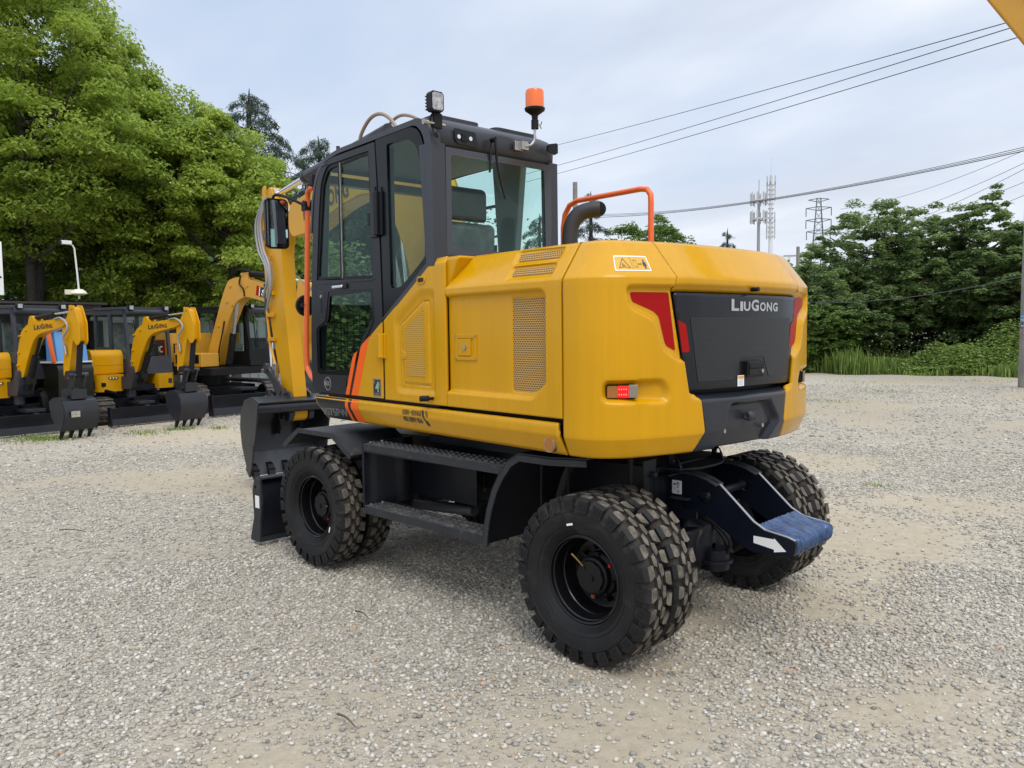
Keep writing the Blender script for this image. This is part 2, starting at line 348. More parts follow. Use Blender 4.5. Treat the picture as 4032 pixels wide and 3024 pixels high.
def sdf(poly, s, z):
    P = np.array(poly, float); s = np.asarray(s, float); z = np.asarray(z, float); dm = np.full(s.shape, 1e9); ins = np.zeros(s.shape, bool)
    for i in range(len(P)):
        a, b = P[i-1], P[i]; e = b-a; w0, w1 = s-a[0], z-a[1]; t = np.clip((w0*e[0]+w1*e[1])/(e@e+1e-12), 0, 1)
        dm = np.minimum(dm, np.hypot(w0-t*e[0], w1-t*e[1]))
        c = ((a[1] > z) != (b[1] > z)) & (s < (b[0]-a[0])*(z-a[1])/(b[1]-a[1]+1e-12)+a[0]); ins ^= c
    return np.where(ins, -dm, dm)
def ss(x): x = np.clip(x, 0, 1); return x*x*(3-2*x)
def recess(poly, depth, w):
    return lambda s, z: depth*ss((-sdf(poly, s, z)+w/2)/w)
def clip_patch(poly, cell, zlines=()):
    P = np.array(poly, float); s0, z0 = P.min(0); s1, z1 = P.max(0)
    ns, nz = max(1, int(math.ceil((s1-s0)/cell))), max(1, int(math.ceil((z1-z0)/cell)))
    gs = np.linspace(s0, s1, ns+1); gz = np.unique(np.concatenate([np.linspace(z0, z1, nz+1), [q for q in zlines if z0 < q < z1]])); nz = len(gz)-1
    cs, cz = np.meshgrid((gs[:-1]+gs[1:])/2, (gz[:-1]+gz[1:])/2, indexing='ij'); D = sdf(P, cs, cz); rad = cell*0.75
    vs = []; fs = []; key = {}
    def vid(p):
        k = (round(p[0]*20000), round(p[1]*20000))
        if k not in key: key[k] = len(vs); vs.append((p[0], p[1]))
        return key[k]
    pl = [tuple(p) for p in P]
    def cl(pts, ax, val, keep):
        out = []
        for i in range(len(pts)):
            a, b = pts[i-1], pts[i]; ia = (a[ax]-val)*keep >= -1e-9; ib = (b[ax]-val)*keep >= -1e-9
            if ia != ib:
                t = (val-a[ax])/(b[ax]-a[ax]); q = [a[0]+t*(b[0]-a[0]), a[1]+t*(b[1]-a[1])]; q[ax] = val; out.append(tuple(q))
            if ib: out.append(b)
        return out
    for i in range(ns):
        for j in range(nz):
            if D[i, j] > rad: continue
            if D[i, j] < -rad: c = [(gs[i], gz[j]), (gs[i+1], gz[j]), (gs[i+1], gz[j+1]), (gs[i], gz[j+1])]
            else:
                c = pl
                for ax, val, kp in ((0, gs[i], 1), (0, gs[i+1], -1), (1, gz[j], 1), (1, gz[j+1], -1)):
                    c = cl(c, ax, val, kp)
                    if len(c) < 3: break
                if len(c) < 3: continue
            ids = []
            for p in c:
                k = vid(p)
                if not ids or ids[-1] != k: ids.append(k)
            if len(ids) > 1 and ids[0] == ids[-1]: ids.pop()
            if len(set(ids)) < 3: continue
            if len(set(ids)) != len(ids): continue
            a = sum(vs[ids[q-1]][0]*vs[ids[q]][1]-vs[ids[q]][0]*vs[ids[q-1]][1] for q in range(len(ids)))
            if abs(a) < 1e-8: continue
            fs.append(tuple(ids))
    return np.array(vs), fs
ZL = (1.10, 1.172, 1.186, 1.93, 1.958, 1.970, 2.138)
def shell(name, poly, material, disp=None, off=0.0, thick=0.02, cell=0.012, parent=EX, pk=None, mirror=False, smooth=50, zl=ZL):
    v, fs = clip_patch(poly, cell, zl); dd = disp(v[:, 0], v[:, 1]) if disp is not None else 0
    P = surf(v[:, 0], v[:, 1], off-dd)
    if mirror: P[:, 1] *= -1
    b = MB(); b.v = [tuple(p) for p in P]; b.f = fs; b.m = [0]*len(fs)
    o = b.build(name, material, parent, smooth=smooth, rot=(0, 0, SW) if parent is EX else None)
    # make normals face outwards
    me = o.data; c = np.array([p.normal[:] for p in me.polygons]); ctr = np.array([p.center[:] for p in me.polygons])
    if ((c[:, :2]*(ctr[:, :2]-np.array([0.2, 0]))).sum(1)).sum() < 0: me.flip_normals()
    if thick:
        md = o.modifiers.new('solid', 'SOLIDIFY'); md.thickness = thick; md.offset = -1
    return o

# --- yellow counterweight shells (left and right), with the reflector recess and the lamp recess
cwR = [(2.15, .585), (1.965, .633), (1.93, .622), (1.893, .612), (1.385, .715), (1.372, .770), (1.336, .803), (1.183, .828), (1.075, .783)]
cw = [(0.004, 1.075), (0.004, 2.15)]+[(b, a) for a, b in cwR]
rA = recess(rounded([(.345, 1.915), (.366, 1.815), (.512, 1.752), (.566, 1.605), (.66, 1.55), (.95, 1.55), (.95, 1.915)], .03), .028, .019)
rB = recess(rounded([(.232, 1.365), (.236, 1.452), (.55, 1.452), (.585, 1.40), (.575, 1.352)], .03), .055, .030)
rC = recess([(.70, 1.60), (.735, 1.372), (.765, 1.358), (1.3, 1.358), (1.3, 1.6)], .02, .02)
def dcw(s, z):
    return np.maximum(rA(s, z), rC(s, z))+rB(s, z)*np.clip(1.25-(s-.25)*2.4, 0.25, 1)
shell('counterweight', cw, YEL, dcw, cell=0.010)
shell('counterweight', [(2*SM-a, b) for a, b in cw], YEL, lambda s, z: dcw(2*SM-s, z), cell=0.012)
red = rounded([(.372, 1.888), (.385, 1.842), (.508, 1.795), (.540, 1.770), (.578, 1.640), (.590, 1.622), (.645, 1.598), (.600, 1.888)], .012)
for mm, nm in ((lambda a: a, 0), (lambda a: 2*SM-a, 1)):
    o = shell('reflector_decal', [(mm(a), b) for a, b in red], REDD, None, off=-.0265, thick=0, cell=.03, zl=())
# --- tail hood (yellow cap above the black panel)
def dbon(s, z): return .028*ss((1.935-z)/.038)
bon = [(.592, 2.15), (.640, 1.965), (.629, 1.93), (.619, 1.893)]; bonp = [(a, b) for a, b in bon[::-1]]
bonp = bonp+[(2*SM-a, b) for a, b in bon]
shell('tail_hood', bonp, YEL, dbon, cell=0.016)
# --- black grille panel with lettering, latch and stickers
bp_ = rounded([(.625, 1.889), (.722, 1.392), (2*SM-.722, 1.392), (2*SM-.625, 1.889)], .02)
bpanel = shell('grille_panel', bp_, GLB and mat('panel_black', (0.009, 0.0105, 0.015), 0.24, coat=0.08, spec=.3, var=0.2, vscale=6, streak=0.25), None, off=-.018, thick=.02, cell=.02)
gl = rounded([(.735, 1.765), (.793, 1.437), (1.085, 1.437), (1.142, 1.553), (1.372, 1.553), (1.432, 1.437), (2*SM-.75, 1.437), (2*SM-.712, 1.765)], .015)
def child(parent, o): return o
gr = shell('grille', gl, PERB, None, off=-.016, thick=0, cell=.03, parent=bpanel, zl=())
r2 = rounded([(.653, 1.752), (.705, 1.730), (.731, 1.600), (.725, 1.590), (.682, 1.590)], .008)
shell('red_reflector', r2, REDD, None, off=-.0155, thick=0, cell=.03, parent=bpanel, zl=())
shell('red_reflector', [(2*SM-a, b) for a, b in r2], REDD, None, off=-.0155, thick=0, cell=.03, parent=bpanel, zl=())
def flat_on(mb, s, z, off=0.002):
    # put a flat drawing (x right, y up, metres) on the tail curve at (s, z), wrapped round it
    v = np.array(mb.v); P = surf(s+v[:, 0], z+v[:, 1], off+v[:, 2]); mb.v = [tuple(p) for p in P]; return mb
lg = flat_on(logo(.470, .062), 1.058, 1.800, -.0155); lg.build('lettering', SILV, bpanel, smooth=0)
lt = MB(); lt.join(flat_on(MB().add([(0, 0, 0), (.175, 0, 0), (.175, .105, 0), (0, .105, 0)], [(0, 1, 2, 3)]), 1.168, 1.437, -.013))
P0 = surf(1.255, 1.488); ang = 0.03
lb = MB(); lb.box((P0[0]+.005, P0[1], 1.488), (.03, .158, .088)); lb.box((P0[0]-.012, P0[1], 1.507), (.012, .135, .034)); latch = lb.build('latch', BLK, bpanel, bevel=.006)
MB().box((P0[0]-.0125, P0[1]+.008, 1.472), (.004, .125, .032)).build('latch_recess', mat('deep_black', (0.002, 0.002, 0.002), 0.6), latch)
MB().cyl((P0[0]-.010, P0[1]-.046, 1.475), (P0[0]-.022, P0[1]-.046, 1.475), .011, 14).build('lock', STL, latch)
stk = MB().add([(0, 0, 0), (.060, 0, 0), (.060, .058, 0), (0, .058, 0)], [(0, 1, 2, 3)], 0); stk.add([(.004, .040, .0006), (.056, .040, .0006), (.056, .054, .0006), (.004, .054, .0006)], [(0, 1, 2, 3)], 1)
for k in range(5): stk.add([(.010, .008+k*.0062, .0006), (.050-.006*(k % 2), .008+k*.0062, .0006), (.050-.006*(k % 2), .0100+k*.0062, .0006), (.010, .0100+k*.0062, .0006)], [(0, 1, 2, 3)], 2)
flat_on(stk, 1.116, 1.398, -.015).build('warning_sticker', [WHT, mat('sticker_amber', (.75, .33, .02), .4), mat('sticker_blue', (.25, .4, .6), .4)], bpanel, smooth=0)
# --- lower black tail cover with towing eye
lc = [(.790, 1.075), (.834, 1.183), (.809, 1.336), (.776, 1.372)]; lcp = lc+[(2*SM-a, b) for a, b in lc[::-1]]
plate = rounded([(.955, 1.0), (.975, 1.12), (1.045, 1.305), (2*SM-1.0, 1.305), (2*SM-.90, 1.19), (2*SM-.99, 1.0)], .02)
dpl = recess(plate, .038, .02)
def dlc(s, z): return dpl(s, z)+.045*ss((z-1.335)/.035)
tc_ = shell('tail_cover', lcp, mat('tail_cover_paint', (0.018, 0.021, 0.030), 0.28, coat=0.12, spec=.4, var=0.15, streak=.15), dlc, cell=.009)
shell('mounting_plate', [(.985, 1.082), (1.045, 1.262), (2*SM-1.05, 1.262), (2*SM-.995, 1.082)], mat('plate_grey', (.024, .026, .032), .4, coat=.1, spec=.35), None, off=-.034, thick=0, cell=.04, parent=tc_, zl=())
te = MB(); q0 = surf(1.20, 1.235); te.lathe([(.010, -.022), (.024, -.020), (.030, 0), (.024, .020), (.010, .022), (.010, -.022)], (q0[0]+.0, q0[1], 1.235), 'y', 20)
te.box((q0[0]+.03, q0[1], 1.235), (.06, .034, .036)); te.build('towing_eye', GREY, tc_, bevel=.004)
for s_, z_ in ((1.003, 1.167), (1.362, 1.169)):
    q = surf(s_, z_); MB().cyl((q[0]+.05, q[1], z_), (q[0]+.008, q[1], z_), .013, 6).build('bolt', STL, tc_, smooth=0)
for s_, z_ in ((1.02, 1.215), (1.305, 1.21)):
    q = surf(s_, z_); MB().box((q[0]+.0325, q[1], z_), (.006, .022, .013)).build('slot', BLK, tc_)
# --- top cap of the hood, inner core, turntable deck
ss_ = np.concatenate([np.linspace(su(-.285), 2*SM-su(-.285), 110)]); rim = surf(ss_, np.full(ss_.shape, 2.15))
cap = MB().add([tuple(p) for p in rim], [tuple(range(len(rim)))])
cap.build('hood_top', YEL, **UP)
sc = np.linspace(su(-.10), 2*SM-su(-.10), 90)
core = MB(); a_ = [(p[0], p[1]) for p in surf(sc, np.full(sc.shape, 1.5), -.085)]
core.prism(a_, 1.09, 1.95, 'z'); a2 = [(p[0], p[1]) for p in surf(sc, np.full(sc.shape, 1.5), -.20)]; core.prism(a2, 1.951, 2.12, 'z')
core.bb((-.1, -.95, 1.09), (1.45, .93, 1.24)); core.build('machine_frame', BLK, **UP, smooth=0)
MB().bb((-.29, -.82, 1.25), (-.10, .935, 1.95)).bb((-.29, -.84, 1.95), (-.255, .85, 2.146)).build('bulkhead', YEL2, **UP, bevel=.01)
# right-hand bodywork (seen only past the tail and from other positions)
rs0 = 2*SM
shell('right_side_panel', [(rs0, 1.075), (rs0-su(.9), 1.075), (rs0-su(.9), 1.80), (rs0-su(-.1), 1.95), (rs0-su(-.28), 2.15), (rs0, 2.15)], YEL, None, cell=.05)
MB().bb((-.28, -.97, 1.25), (.9, -.35, 1.80)).bb((.9, -.95, 1.09), (1.45, -.35, 1.4)).build('tank_cover', YEL2, **UP, bevel=.03)
# --- engine door with its recess and grilles
edp = [(su(-.166), 1.264), (su(-.160), 1.95), (su(-.166), 1.975), (su(-.275), 2.15), (-.012, 2.15), (-.008, 1.264)]
edr = rounded([(-1.2, 1.912), (-.155, 1.912), (-.13, 1.88), (-.13, 1.44), (-.225, 1.354), (-1.2, 1.354)], [0, .02, .03, .03, .03, 0])
gp = rounded([(su(-.733), 1.882), (su(-1.013), 1.876), (su(-1.015), 1.445), (su(-.905), 1.382), (su(-.728), 1.382)], .022)
v1 = rounded([(su(-.700), 2.080), (su(-.685), 2.124), (su(-1.015), 2.120), (su(-1.020), 2.078)], .012)
v2 = rounded([(su(-.712), 1.998), (su(-.708), 2.036), (su(-1.018), 2.034), (su(-1.025), 1.996)], .012)
rE, rG = recess(edr, .026, .022), recess([(a, b) for a, b in gp], .009, .008)
def grow(poly, k):
    c = np.mean(np.array(poly), 0); P = np.array(poly); sz = P.max(0)-P.min(0); return [tuple(c+(p-c)*(sz+2*k)/sz) for p in P]
rV1, rV2 = recess(grow(v1, .016), .016, .014), recess(grow(v2, .016), .016, .014)
ed = shell('engine_door', edp, YEL, lambda s, z: rE(s, z)+rG(s, z)+rV1(s, z)+rV2(s, z), cell=.008)
shell('grille', gp, PERY, None, off=-.0315, thick=0, cell=.03, parent=ed, zl=())
for v_ in (v1, v2): shell('vent', v_, PERY, None, off=-.0135, thick=0, cell=.03, parent=ed, zl=(2.13,))
def sb(name, u0, u1, z0, z1, v0, v1_, m, parent, bev=.003):
    return MB().bb((u0, v0, z0), (u1, v1_, z1)).build(name, m, parent, bevel=bev)
ho = MB().prism([(-.225, 1.540), (-.225, 1.690), (-.425, 1.690), (-.425, 1.540)], .966, .981, 'y', [[(-.252, 1.562), (-.252, 1.668), (-.400, 1.668), (-.400, 1.562)]])
hd = ho.build('door_latch', YEL2, ed, bevel=.002)
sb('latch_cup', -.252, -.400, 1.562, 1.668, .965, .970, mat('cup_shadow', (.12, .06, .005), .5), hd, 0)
sb('latch_flap', -.256, -.372, 1.566, 1.664, .970, .984, YEL2, hd); MB().cyl((-.322, .98, 1.615), (-.322, .992, 1.615), .016, 16).build('lock', STL, hd)
for a in (-.232, -.418):
    for b in (1.548, 1.682): MB().cyl((a, .98, b), (a, .986, b), .006, 8).build('screw', STL, hd)
# --- side cover between cab and engine door
def arc_(p): return p
scp = [(su(.528), 1.264), (su(.528), 1.782), (su(.35), 1.892), (su(.18), 1.999), (su(.03), 2.096), (su(-.03), 2.142), (su(-.155), 2.150), (su(-.157), 1.264)]
vp = rounded([(su(.335), 1.756), (su(.086), 1.895), (su(.018), 1.892), (su(.014), 1.379), (su(.311), 1.381)], .015)
vb = rounded([(su(.385), 1.775), (su(.10), 1.945), (su(-.03), 1.945), (su(-.035), 1.33), (su(.37), 1.33)], .03)
rVp, rVb = recess(vp, .008, .006), recess(vb, .012, .05)
def dsc(s, z):
    g = rVb(s, z)-rVp(s, z)*0.6; e = sdf(vp, s, z); g = g+.010*np.exp(-(e/.004)**2)
    return g+.022*ss((z-2.09)/.06)**2-np.where(z > 1.5, zoff(z), 0)
sco = shell('side_cover', scp, YEL, dsc, cell=.008)
pfp = [(su(.289), 1.722), (su(.079), 1.850), (su(.071), 1.426), (su(.291), 1.428)]
shell('vent', pfp, PERY2, None, off=-.0062, thick=0, cell=.05, parent=sco, zl=())
MB().prism([(-.05, 1.90), (-.05, 2.148), (-.272, 2.148), (-.163, 1.968), (-.16, 1.90)], .55, .978, 'y').bb((-.2, .2, 1.96), (-.052, .56, 2.140)).build('corner_cover', YEL2, **UP, bevel=.02)
ov = MB().prism(rrect(.040, 2.000, .128, 2.046, .022), .996, 1.006, 'y').build('grab_slot_rim', YEL2, sco, bevel=.004)
MB().prism(rrect(.052, 2.010, .116, 2.036, .012), 1.004, 1.0075, 'y').build('grab_slot', mat('slot_dark', (.02, .008, .002), .6), ov)
MB().cyl((-.02, .99, 1.303), (-.02, 1.045, 1.303), .009, 10).cyl((-.0, 1.02, 1.303), (.045, 1.05, 1.30), .018, 12).build('door_stop', BLK, sco)
MB().cyl((.20, .985, 1.56), (.20, 1.0, 1.56), .028, 20).xf(T(.11, -.002, 0)).build('vent_knob', YEL2, sco, bevel=.004)
# --- skirt under doors
skp = [(su(1.545), 1.242), (su(1.415), 1.075), (su(-1.128), 1.075), (su(-1.105), 1.165), (su(-1.10), 1.242)]
sk = shell('side_skirt', skp, YEL, lambda s, z: .012*ss((z-1.225)/.03), cell=.02)
skirt_col = [('skirt_panel_dark', [(su(1.530), 1.238), (su(1.405), 1.078), (su(1.040), 1.078), (su(1.072), 1.195), (su(1.062), 1.239)], DOORG),
             ('orange_stripe', [(su(1.062), 1.239), (su(1.072), 1.195), (su(1.040), 1.078), (su(1.000), 1.078), (su(1.028), 1.195), (su(1.018), 1.239)], ORGD),
             ('dark_stripe', [(su(1.018), 1.239), (su(1.028), 1.195), (su(1.000), 1.078), (su(.962), 1.078), (su(.990), 1.195), (su(.978), 1.239)], BLK),
             ('orange_stripe', [(su(.978), 1.239), (su(.990), 1.195), (su(.962), 1.078), (su(.862), 1.078), (su(.888), 1.195), (su(.876), 1.239)], ORGD)]
for i, (nm, pp, mt) in enumerate(skirt_col): shell(nm, pp, mt, lambda s, z: .012*ss((z-1.225)/.03), off=.0014, thick=0, cell=.03, parent=sk)
def sidetext(mb, u0, z0, v=1.002, lean=0.0):
    # drawing placed on the left flank; x runs backwards (-U)
    mb.xf(T(u0, v, z0) @ SIDE)
    if lean: mb.v = [(a, b+(c-z0)*lean, c) for a, b, c in mb.v]
    return mb
m_ = textmb('9075FW', .395, .058, .012); v_ = np.array(m_.v); P = surf(su(1.455)+v_[:, 0], 1.092+v_[:, 1]+v_[:, 0]*0.03, .003); m_.v = [tuple(p) for p in P]; m_.build('model_number', GRYL, sk, smooth=0)
m_ = MB(); t1 = textmb('全国统一服务电话', .215, .036, .012); t2 = textmb('400 8899 856', .215, .036, .014); t1.xf(T(0, .046, 0)); m_.join(t1); m_.join(t2)
hs = [(.245+.030*math.sin(R(a)), .045-.045*math.cos(R(a))) for a in range(-150, -20, 15)]
m_.join(flatpoly(rounded([(.222, .086), (.236, .090), (.246, .066), (.240, .058), (.262, .018), (.272, .022), (.290, -.004), (.276, -.014), (.256, -.006), (.226, .050)], .006)))
for rr in (.022, .034):
    m_.join(flatpoly([(.250+rr*math.cos(R(a)), .060+rr*math.sin(R(a))) for a in range(-35, 56, 15)]+[(.250+(rr-.005)*math.cos(R(a)), .060+(rr-.005)*math.sin(R(a))) for a in range(55, -36, -15)]))
v_ = np.array(m_.v); P = surf(su(.325)+v_[:, 0], 1.136+v_[:, 1]+v_[:, 0]*0.0, .003); m_.v = [tuple(p) for p in P]; m_.build('phone_lettering', DKT, sk, smooth=0)
q = surf(su(-1.03), 1.125, .002); rf = MB().cyl((q[0], q[1]-.02, 1.123), (q[0], q[1]+.014, 1.123), .036, 24).build('side_reflector', AMB, sk, bevel=.003)
MB().cyl((q[0], q[1]-.02, 1.123), (q[0], q[1]+.010, 1.123), .041, 24).build('reflector_rim', STL, rf)
# --- tail lamp in the recess (both sides)
for sg in (1, -1):
    sA, sB = (.246, .408) if sg == 1 else (2*SM-.246, 2*SM-.408)
    A, B = surf(sA, 1.405, -.052), surf(sB, 1.405, -.030); A = Vector(A); B = Vector(B); x = (B-A).normalized(); out = Vector((x.y, -x.x, 0)); 
    if out.dot(Vector((-1, .0, 0))) < 0: out = -out
    L = (B-A).length; Mx = Matrix((x, out, Vector((0, 0, 1)))).transposed()
    def lbx(x0, x1, z0, z1, y0, y1): return MB().box(A+x*(x0+x1)/2*L+out*(y0+y1)/2+Vector((0, 0, (z0+z1)/2)), (abs(x1-x0)*L, y1-y0, z1-z0), Mx)
    lamp = lbx(-.03, 1.0, -.036, .034, -.01, .012).build('tail_lamp', BLK, **UP, bevel=.004)
    lbx(.0, .36, -.031, .029, .012, .024).build('amber_lens', AMB, lamp, bevel=.004)
    lbx(.36, .74, -.031, .029, .012, .024).build('red_lens', REDL if sg == 1 else AMB, lamp, bevel=.004)
    lbx(.74, 1.06, -.031, .034, .012, .026).build('clear_lens', CLEARP, lamp, bevel=.004)
    if sg == 1:
        lm = MB()
        for i in range(4):
            for j in (-.014, .012): lm.join(lbx(.40+i*.08, .43+i*.08, j-.003, j+.003, .0235, .0255))
        lm.build('led_row', LED, lamp)
# --- warning sticker on the chamfer
wp = MB()
wb = shell('warning_sticker', [(.292+a*.82, 1.990+b*.84) for a, b in rrect(0, 0, .250, .092, .006)], WHT, None, off=.0015, thick=0, cell=.02, zl=())
shell('sticker_face', [(.292+a*.82, 1.990+b*.84) for a, b in rrect(.006, .006, .244, .086, .004)], mat('decal_yellow', (.62, .34, .02), .4), None, off=.0022, thick=0, cell=.02, parent=wb, zl=())
def ring2(cx, cy, pts, w, z, mi):
    c = np.mean(np.array(pts), 0); P = np.array(pts); Q = c+(P-c)*(1-w); n = len(P); m = MB()
    m.add([(cx+a, cy+b, z) for a, b in P]+[(cx+a, cy+b, z) for a, b in Q], [(i, (i+1) % n, n+(i+1) % n, n+i) for i in range(n)], mi); return m
wp.join(ring2(.028, .016, [(0, 0), (.082, 0), (.036, .062)], .16, .0012, 2)); wp.join(flatpoly([(.124, .008), (.1256, .008), (.1256, .084), (.124, .084)], .0012, 2))
wp.join(ring2(.142, .022, [(0, 0), (.022, 0), (.022, .044), (0, .044)], .12, .0012, 2))
for k in range(4): wp.join(flatpoly([(.048+k*.002, .024+k*.006), (.082-k*.006, .024+k*.006), (.082-k*.006, .0262+k*.006), (.048+k*.002, .0262+k*.006)], .0012, 2))
wp.join(flatpoly([(.170, .042), (.178, .048), (.178, .044), (.190, .044), (.190, .048), (.198, .042), (.190, .036), (.190, .040), (.178, .040), (.178, .036)], .0012, 2))
wp.join(flatpoly([(.206, .056), (.226, .056), (.228, .030), (.222, .030), (.2215, .046), (.221, .014), (.217, .014), (.216, .032), (.215, .014), (.211, .014), (.2105, .046), (.210, .030), (.204, .030)], .0012, 3))
wp.join(flatpoly([(.216+.0055*math.cos(R(a)), .064+.0055*math.sin(R(a))) for a in range(0, 360, 30)], .0012, 3))
v_ = np.array(wp.v); P = surf(.292+v_[:, 0]*.82, 1.990+v_[:, 1]*.84, .0024+v_[:, 2]); wp.v = [tuple(p) for p in P]
wp.build('pictogram', [WHT, WHT, DKT, mat('decal_navy', (.02, .03, .08), .4)], wb, smooth=0)
MB().cyl((-1.555, -.02, 1.915), (-1.60, -.02, 1.915), .012, 12).build('reverse_camera', BLK, **UP)
# --- exhaust, handrail
ex = MB().tube([(-.36, .16, 2.10), (-.36, .16, 2.30), (-.37, .15, 2.38), (-.40, .12, 2.44), (-.45, .075, 2.465), (-.50, .03, 2.47)], .050, 20, cap=False, smooth=4)
ex = ex.build('exhaust_pipe', mat('exhaust_black', (.02, .02, .021), .55, var=.3, bump=.2), **UP)
MB().lathe([(.049, 0), (.001, -.01)], (0, 0, 0), 'x', 20).xf(T(-.492, .037, 2.470) @ Matrix.Rotation(-.75, 4, 'Z')).build('pipe_mouth', mat('pipe_mouth_black', (.002, .002, .002), .9), ex)  # near-black disc across the open end of the pipe
MB().tube([(.47, -.6, 2.05), (.47, -.6, 2.50), (.45, -.6, 2.60), (.40, -.6, 2.665), (.32, -.6, 2.690), (-.30, -.6, 2.690), (-.36, -.6, 2.68), (-.392, -.6, 2.64), (-.395, -.6, 2.58), (-.395, -.6, 2.12)], .0205, 12).build('handrail', ORG, **UP)
# ================================================================= CAB (left), U -0.05..1.55, V -0.03..1.0
def pu(poly, v0, v1_, holes=(), mi=0): return MB().prism(poly, v0, v1_, 'y', holes, mi)
dout = rounded([(1.560, 1.268), (1.572, 1.45), (1.535, 2.10), (1.482, 2.51), (1.440, 2.745), (1.375, 2.885), (1.22, 2.945), (.596, 2.948), (.560, 2.35), (.542, 1.80), (.541, 1.268)], [.04, .2, .2, .2, .10, .10, .06, .005, .2, .2, .01], 5)
uwin = rounded([(1.452, 2.096), (.652, 2.066), (.668, 2.905), (1.255, 2.905), (1.345, 2.80), (1.385, 2.62)], [.01, .01, .02, .06, .05, .1])
lwin = rounded([(1.280, 2.005), (.655, 1.998), (.640, 1.775), (.980, 1.405), (1.478, 1.400), (1.480, 1.745), (1.330, 1.795)], [.02, .02, .03, .03, .03, .04, .05])
door = pu(dout, .972, 1.0, [uwin, lwin]).build('cab_door', DOORG, **UP, bevel=.005)
def inset(poly, k):
    c = np.mean(np.array(poly), 0); P = np.array(poly); e = P-c; return [tuple(c+q*(1-k/np.linalg.norm(q))) for q in e]
def ring_(poly, k, v0, v1_):
    return pu(poly, v0, v1_, [inset(poly, k)])
ring_(uwin, .03, .974, .992).build('window_seal', BLK, door, bevel=.002)
ring_(lwin, .035, .978, .996).build('window_seal', GLB, door)
g1_ = pu(inset(uwin, .025), .981, .985).build('window_glass', GLS, door, smooth=0)
pu(inset(lwin, .03), .985, .989).build('window_glass', GLS, door, smooth=0)
sb('sliding_frame', 1.105, 1.075, 2.085, 2.90, .978, .994, BLK, door); sb('sliding_rail', 1.074, 1.066, 2.09, 2.895, .986, .996, STL, door, 0)
sb('window_latch', .68, .71, 2.42, 2.50, .975, .998, BLK, door)
# dark border of lower pane along the slanted edge
pu([(.655, 1.79), (.70, 1.79), (1.02, 1.43), (.975, 1.405)], .990, .993).build('pane_border', BLK, door, smooth=0)
pl_ = MB().bb((1.19, 1.0, 2.022), (1.04, 1.022, 2.044)).build('door_pull', CHR, door, bevel=.008); sb('pull_base', 1.06, .99, 2.015, 2.05, .998, 1.012, BLK, door, .004)
sb('latch_plate', 1.425, 1.335, 1.83, 2.01, .998, 1.005, DOORG, door, .004); sb('latch_slot', 1.395, 1.365, 1.85, 1.955, 1.003, 1.0065, BLK, door, 0); MB().cyl((1.38, 1.0, 1.975), (1.38, 1.010, 1.975), .012, 14).build('lock', STL, door)
sb('marker_tab', 1.33, 1.25, 2.905, 2.918, .998, 1.008, GREY, door, .004)
# belt crease lines and lower bump
MB().join(pu([(1.475, 2.064), (.64, 2.052), (.64, 2.060), (1.475, 2.072)], .998, 1.004)).build('belt_moulding', DOORG, door, bevel=.002)
MB().prism(rrect(1.03, 1.325, 1.10, 1.372, .02), .998, 1.010, 'y').build('finger_bump', DOORG, door, bevel=.004)
# yellow and orange sheet decals / lower yellow panel of the door
yp = pu(rounded([(.543, 1.270), (.541, 1.775), (.585, 1.752), (.712, 1.672), (.875, 1.270)], .006), .9995, 1.0035).build('door_lower_panel', YEL2, door, bevel=.0012)
for i, (nm, pp, mt) in enumerate((('orange_stripe', [(.876, 1.270), (.970, 1.270), (.828, 1.608), (.800, 1.632), (.712, 1.680)], ORGD),
        ('orange_stripe', [(1.005, 1.270), (1.052, 1.270), (.945, 1.530), (.915, 1.562), (.880, 1.578)], ORGD))):
    pu(pp, .9995, 1.0030+.0003*i).build(nm, mt, door, smooth=0)
hg = MB().cyl((.538, 1.018, 1.695), (.538, 1.018, 1.540), .024, 16); hg.bb((.60, .998, 1.545), (.54, 1.022, 1.700)); hg.bb((.54, .998, 1.535), (.502, 1.012, 1.700)); hg.build('door_hinge', YEL2, **UP, bevel=.003)
hg = MB().cyl((.560, 1.022, 2.62), (.560, 1.022, 2.34), .022, 16); hg.bb((.64, .998, 2.33), (.56, 1.020, 2.625)); hg.bb((.56, .996, 2.34), (.51, 1.012, 2.62)); hg.cyl((.560, 1.022, 2.655), (.560, 1.022, 2.62), .008, 8); hg.build('door_hinge', DOORG, **UP, bevel=.004)
# round emblem and emission plate on the door
em = MB(); em.lathe([(.049, 0), (.049, .002), (.044, .002), (.044, 0)], (1.318, 1.0005, 1.335), 'y', 36); t_ = textmb('MAX', .090, .038, .035); t_.xf(T(1.372, 1.0035, 1.318) @ SIDE); em.join(t_); em.build('round_emblem', GRYL, door, smooth=0)
g4 = MB().join(MB().add([(0, 0, 0), (.098, 0, 0), (.098, .120, 0), (0, .120, 0)], [(0, 1, 2, 3)], 0)); g4.join(ring2(.002, .002, [(0, 0), (.094, 0), (.094, .116), (0, .116)], .05, .0005, 1))
k = textmb('4', .048, .074, .01, 1); k.xf(T(.030, .030, .001)); g4.join(k); k = textmb('G', .018, .020, .008, 1); k.xf(T(.008, .088, .001)); g4.join(k)
k = textmb('GB 20891-2014', .07, .006, .004, 1); k.xf(T(.014, .018, .001)); g4.join(k); k = textmb('GB 36886-2018', .07, .006, .004, 1); k.xf(T(.014, .008, .001)); g4.join(k)
g4.join(flatpoly([(.066, .044), (.084, .060), (.088, .086), (.086, .102), (.074, .090), (.067, .068)], .0015, 2)); g4.xf(T(.672, 1.0045, 1.278) @ SIDE); g4.build('emission_plate', [DKT, SILV, GRNS], door, smooth=0)
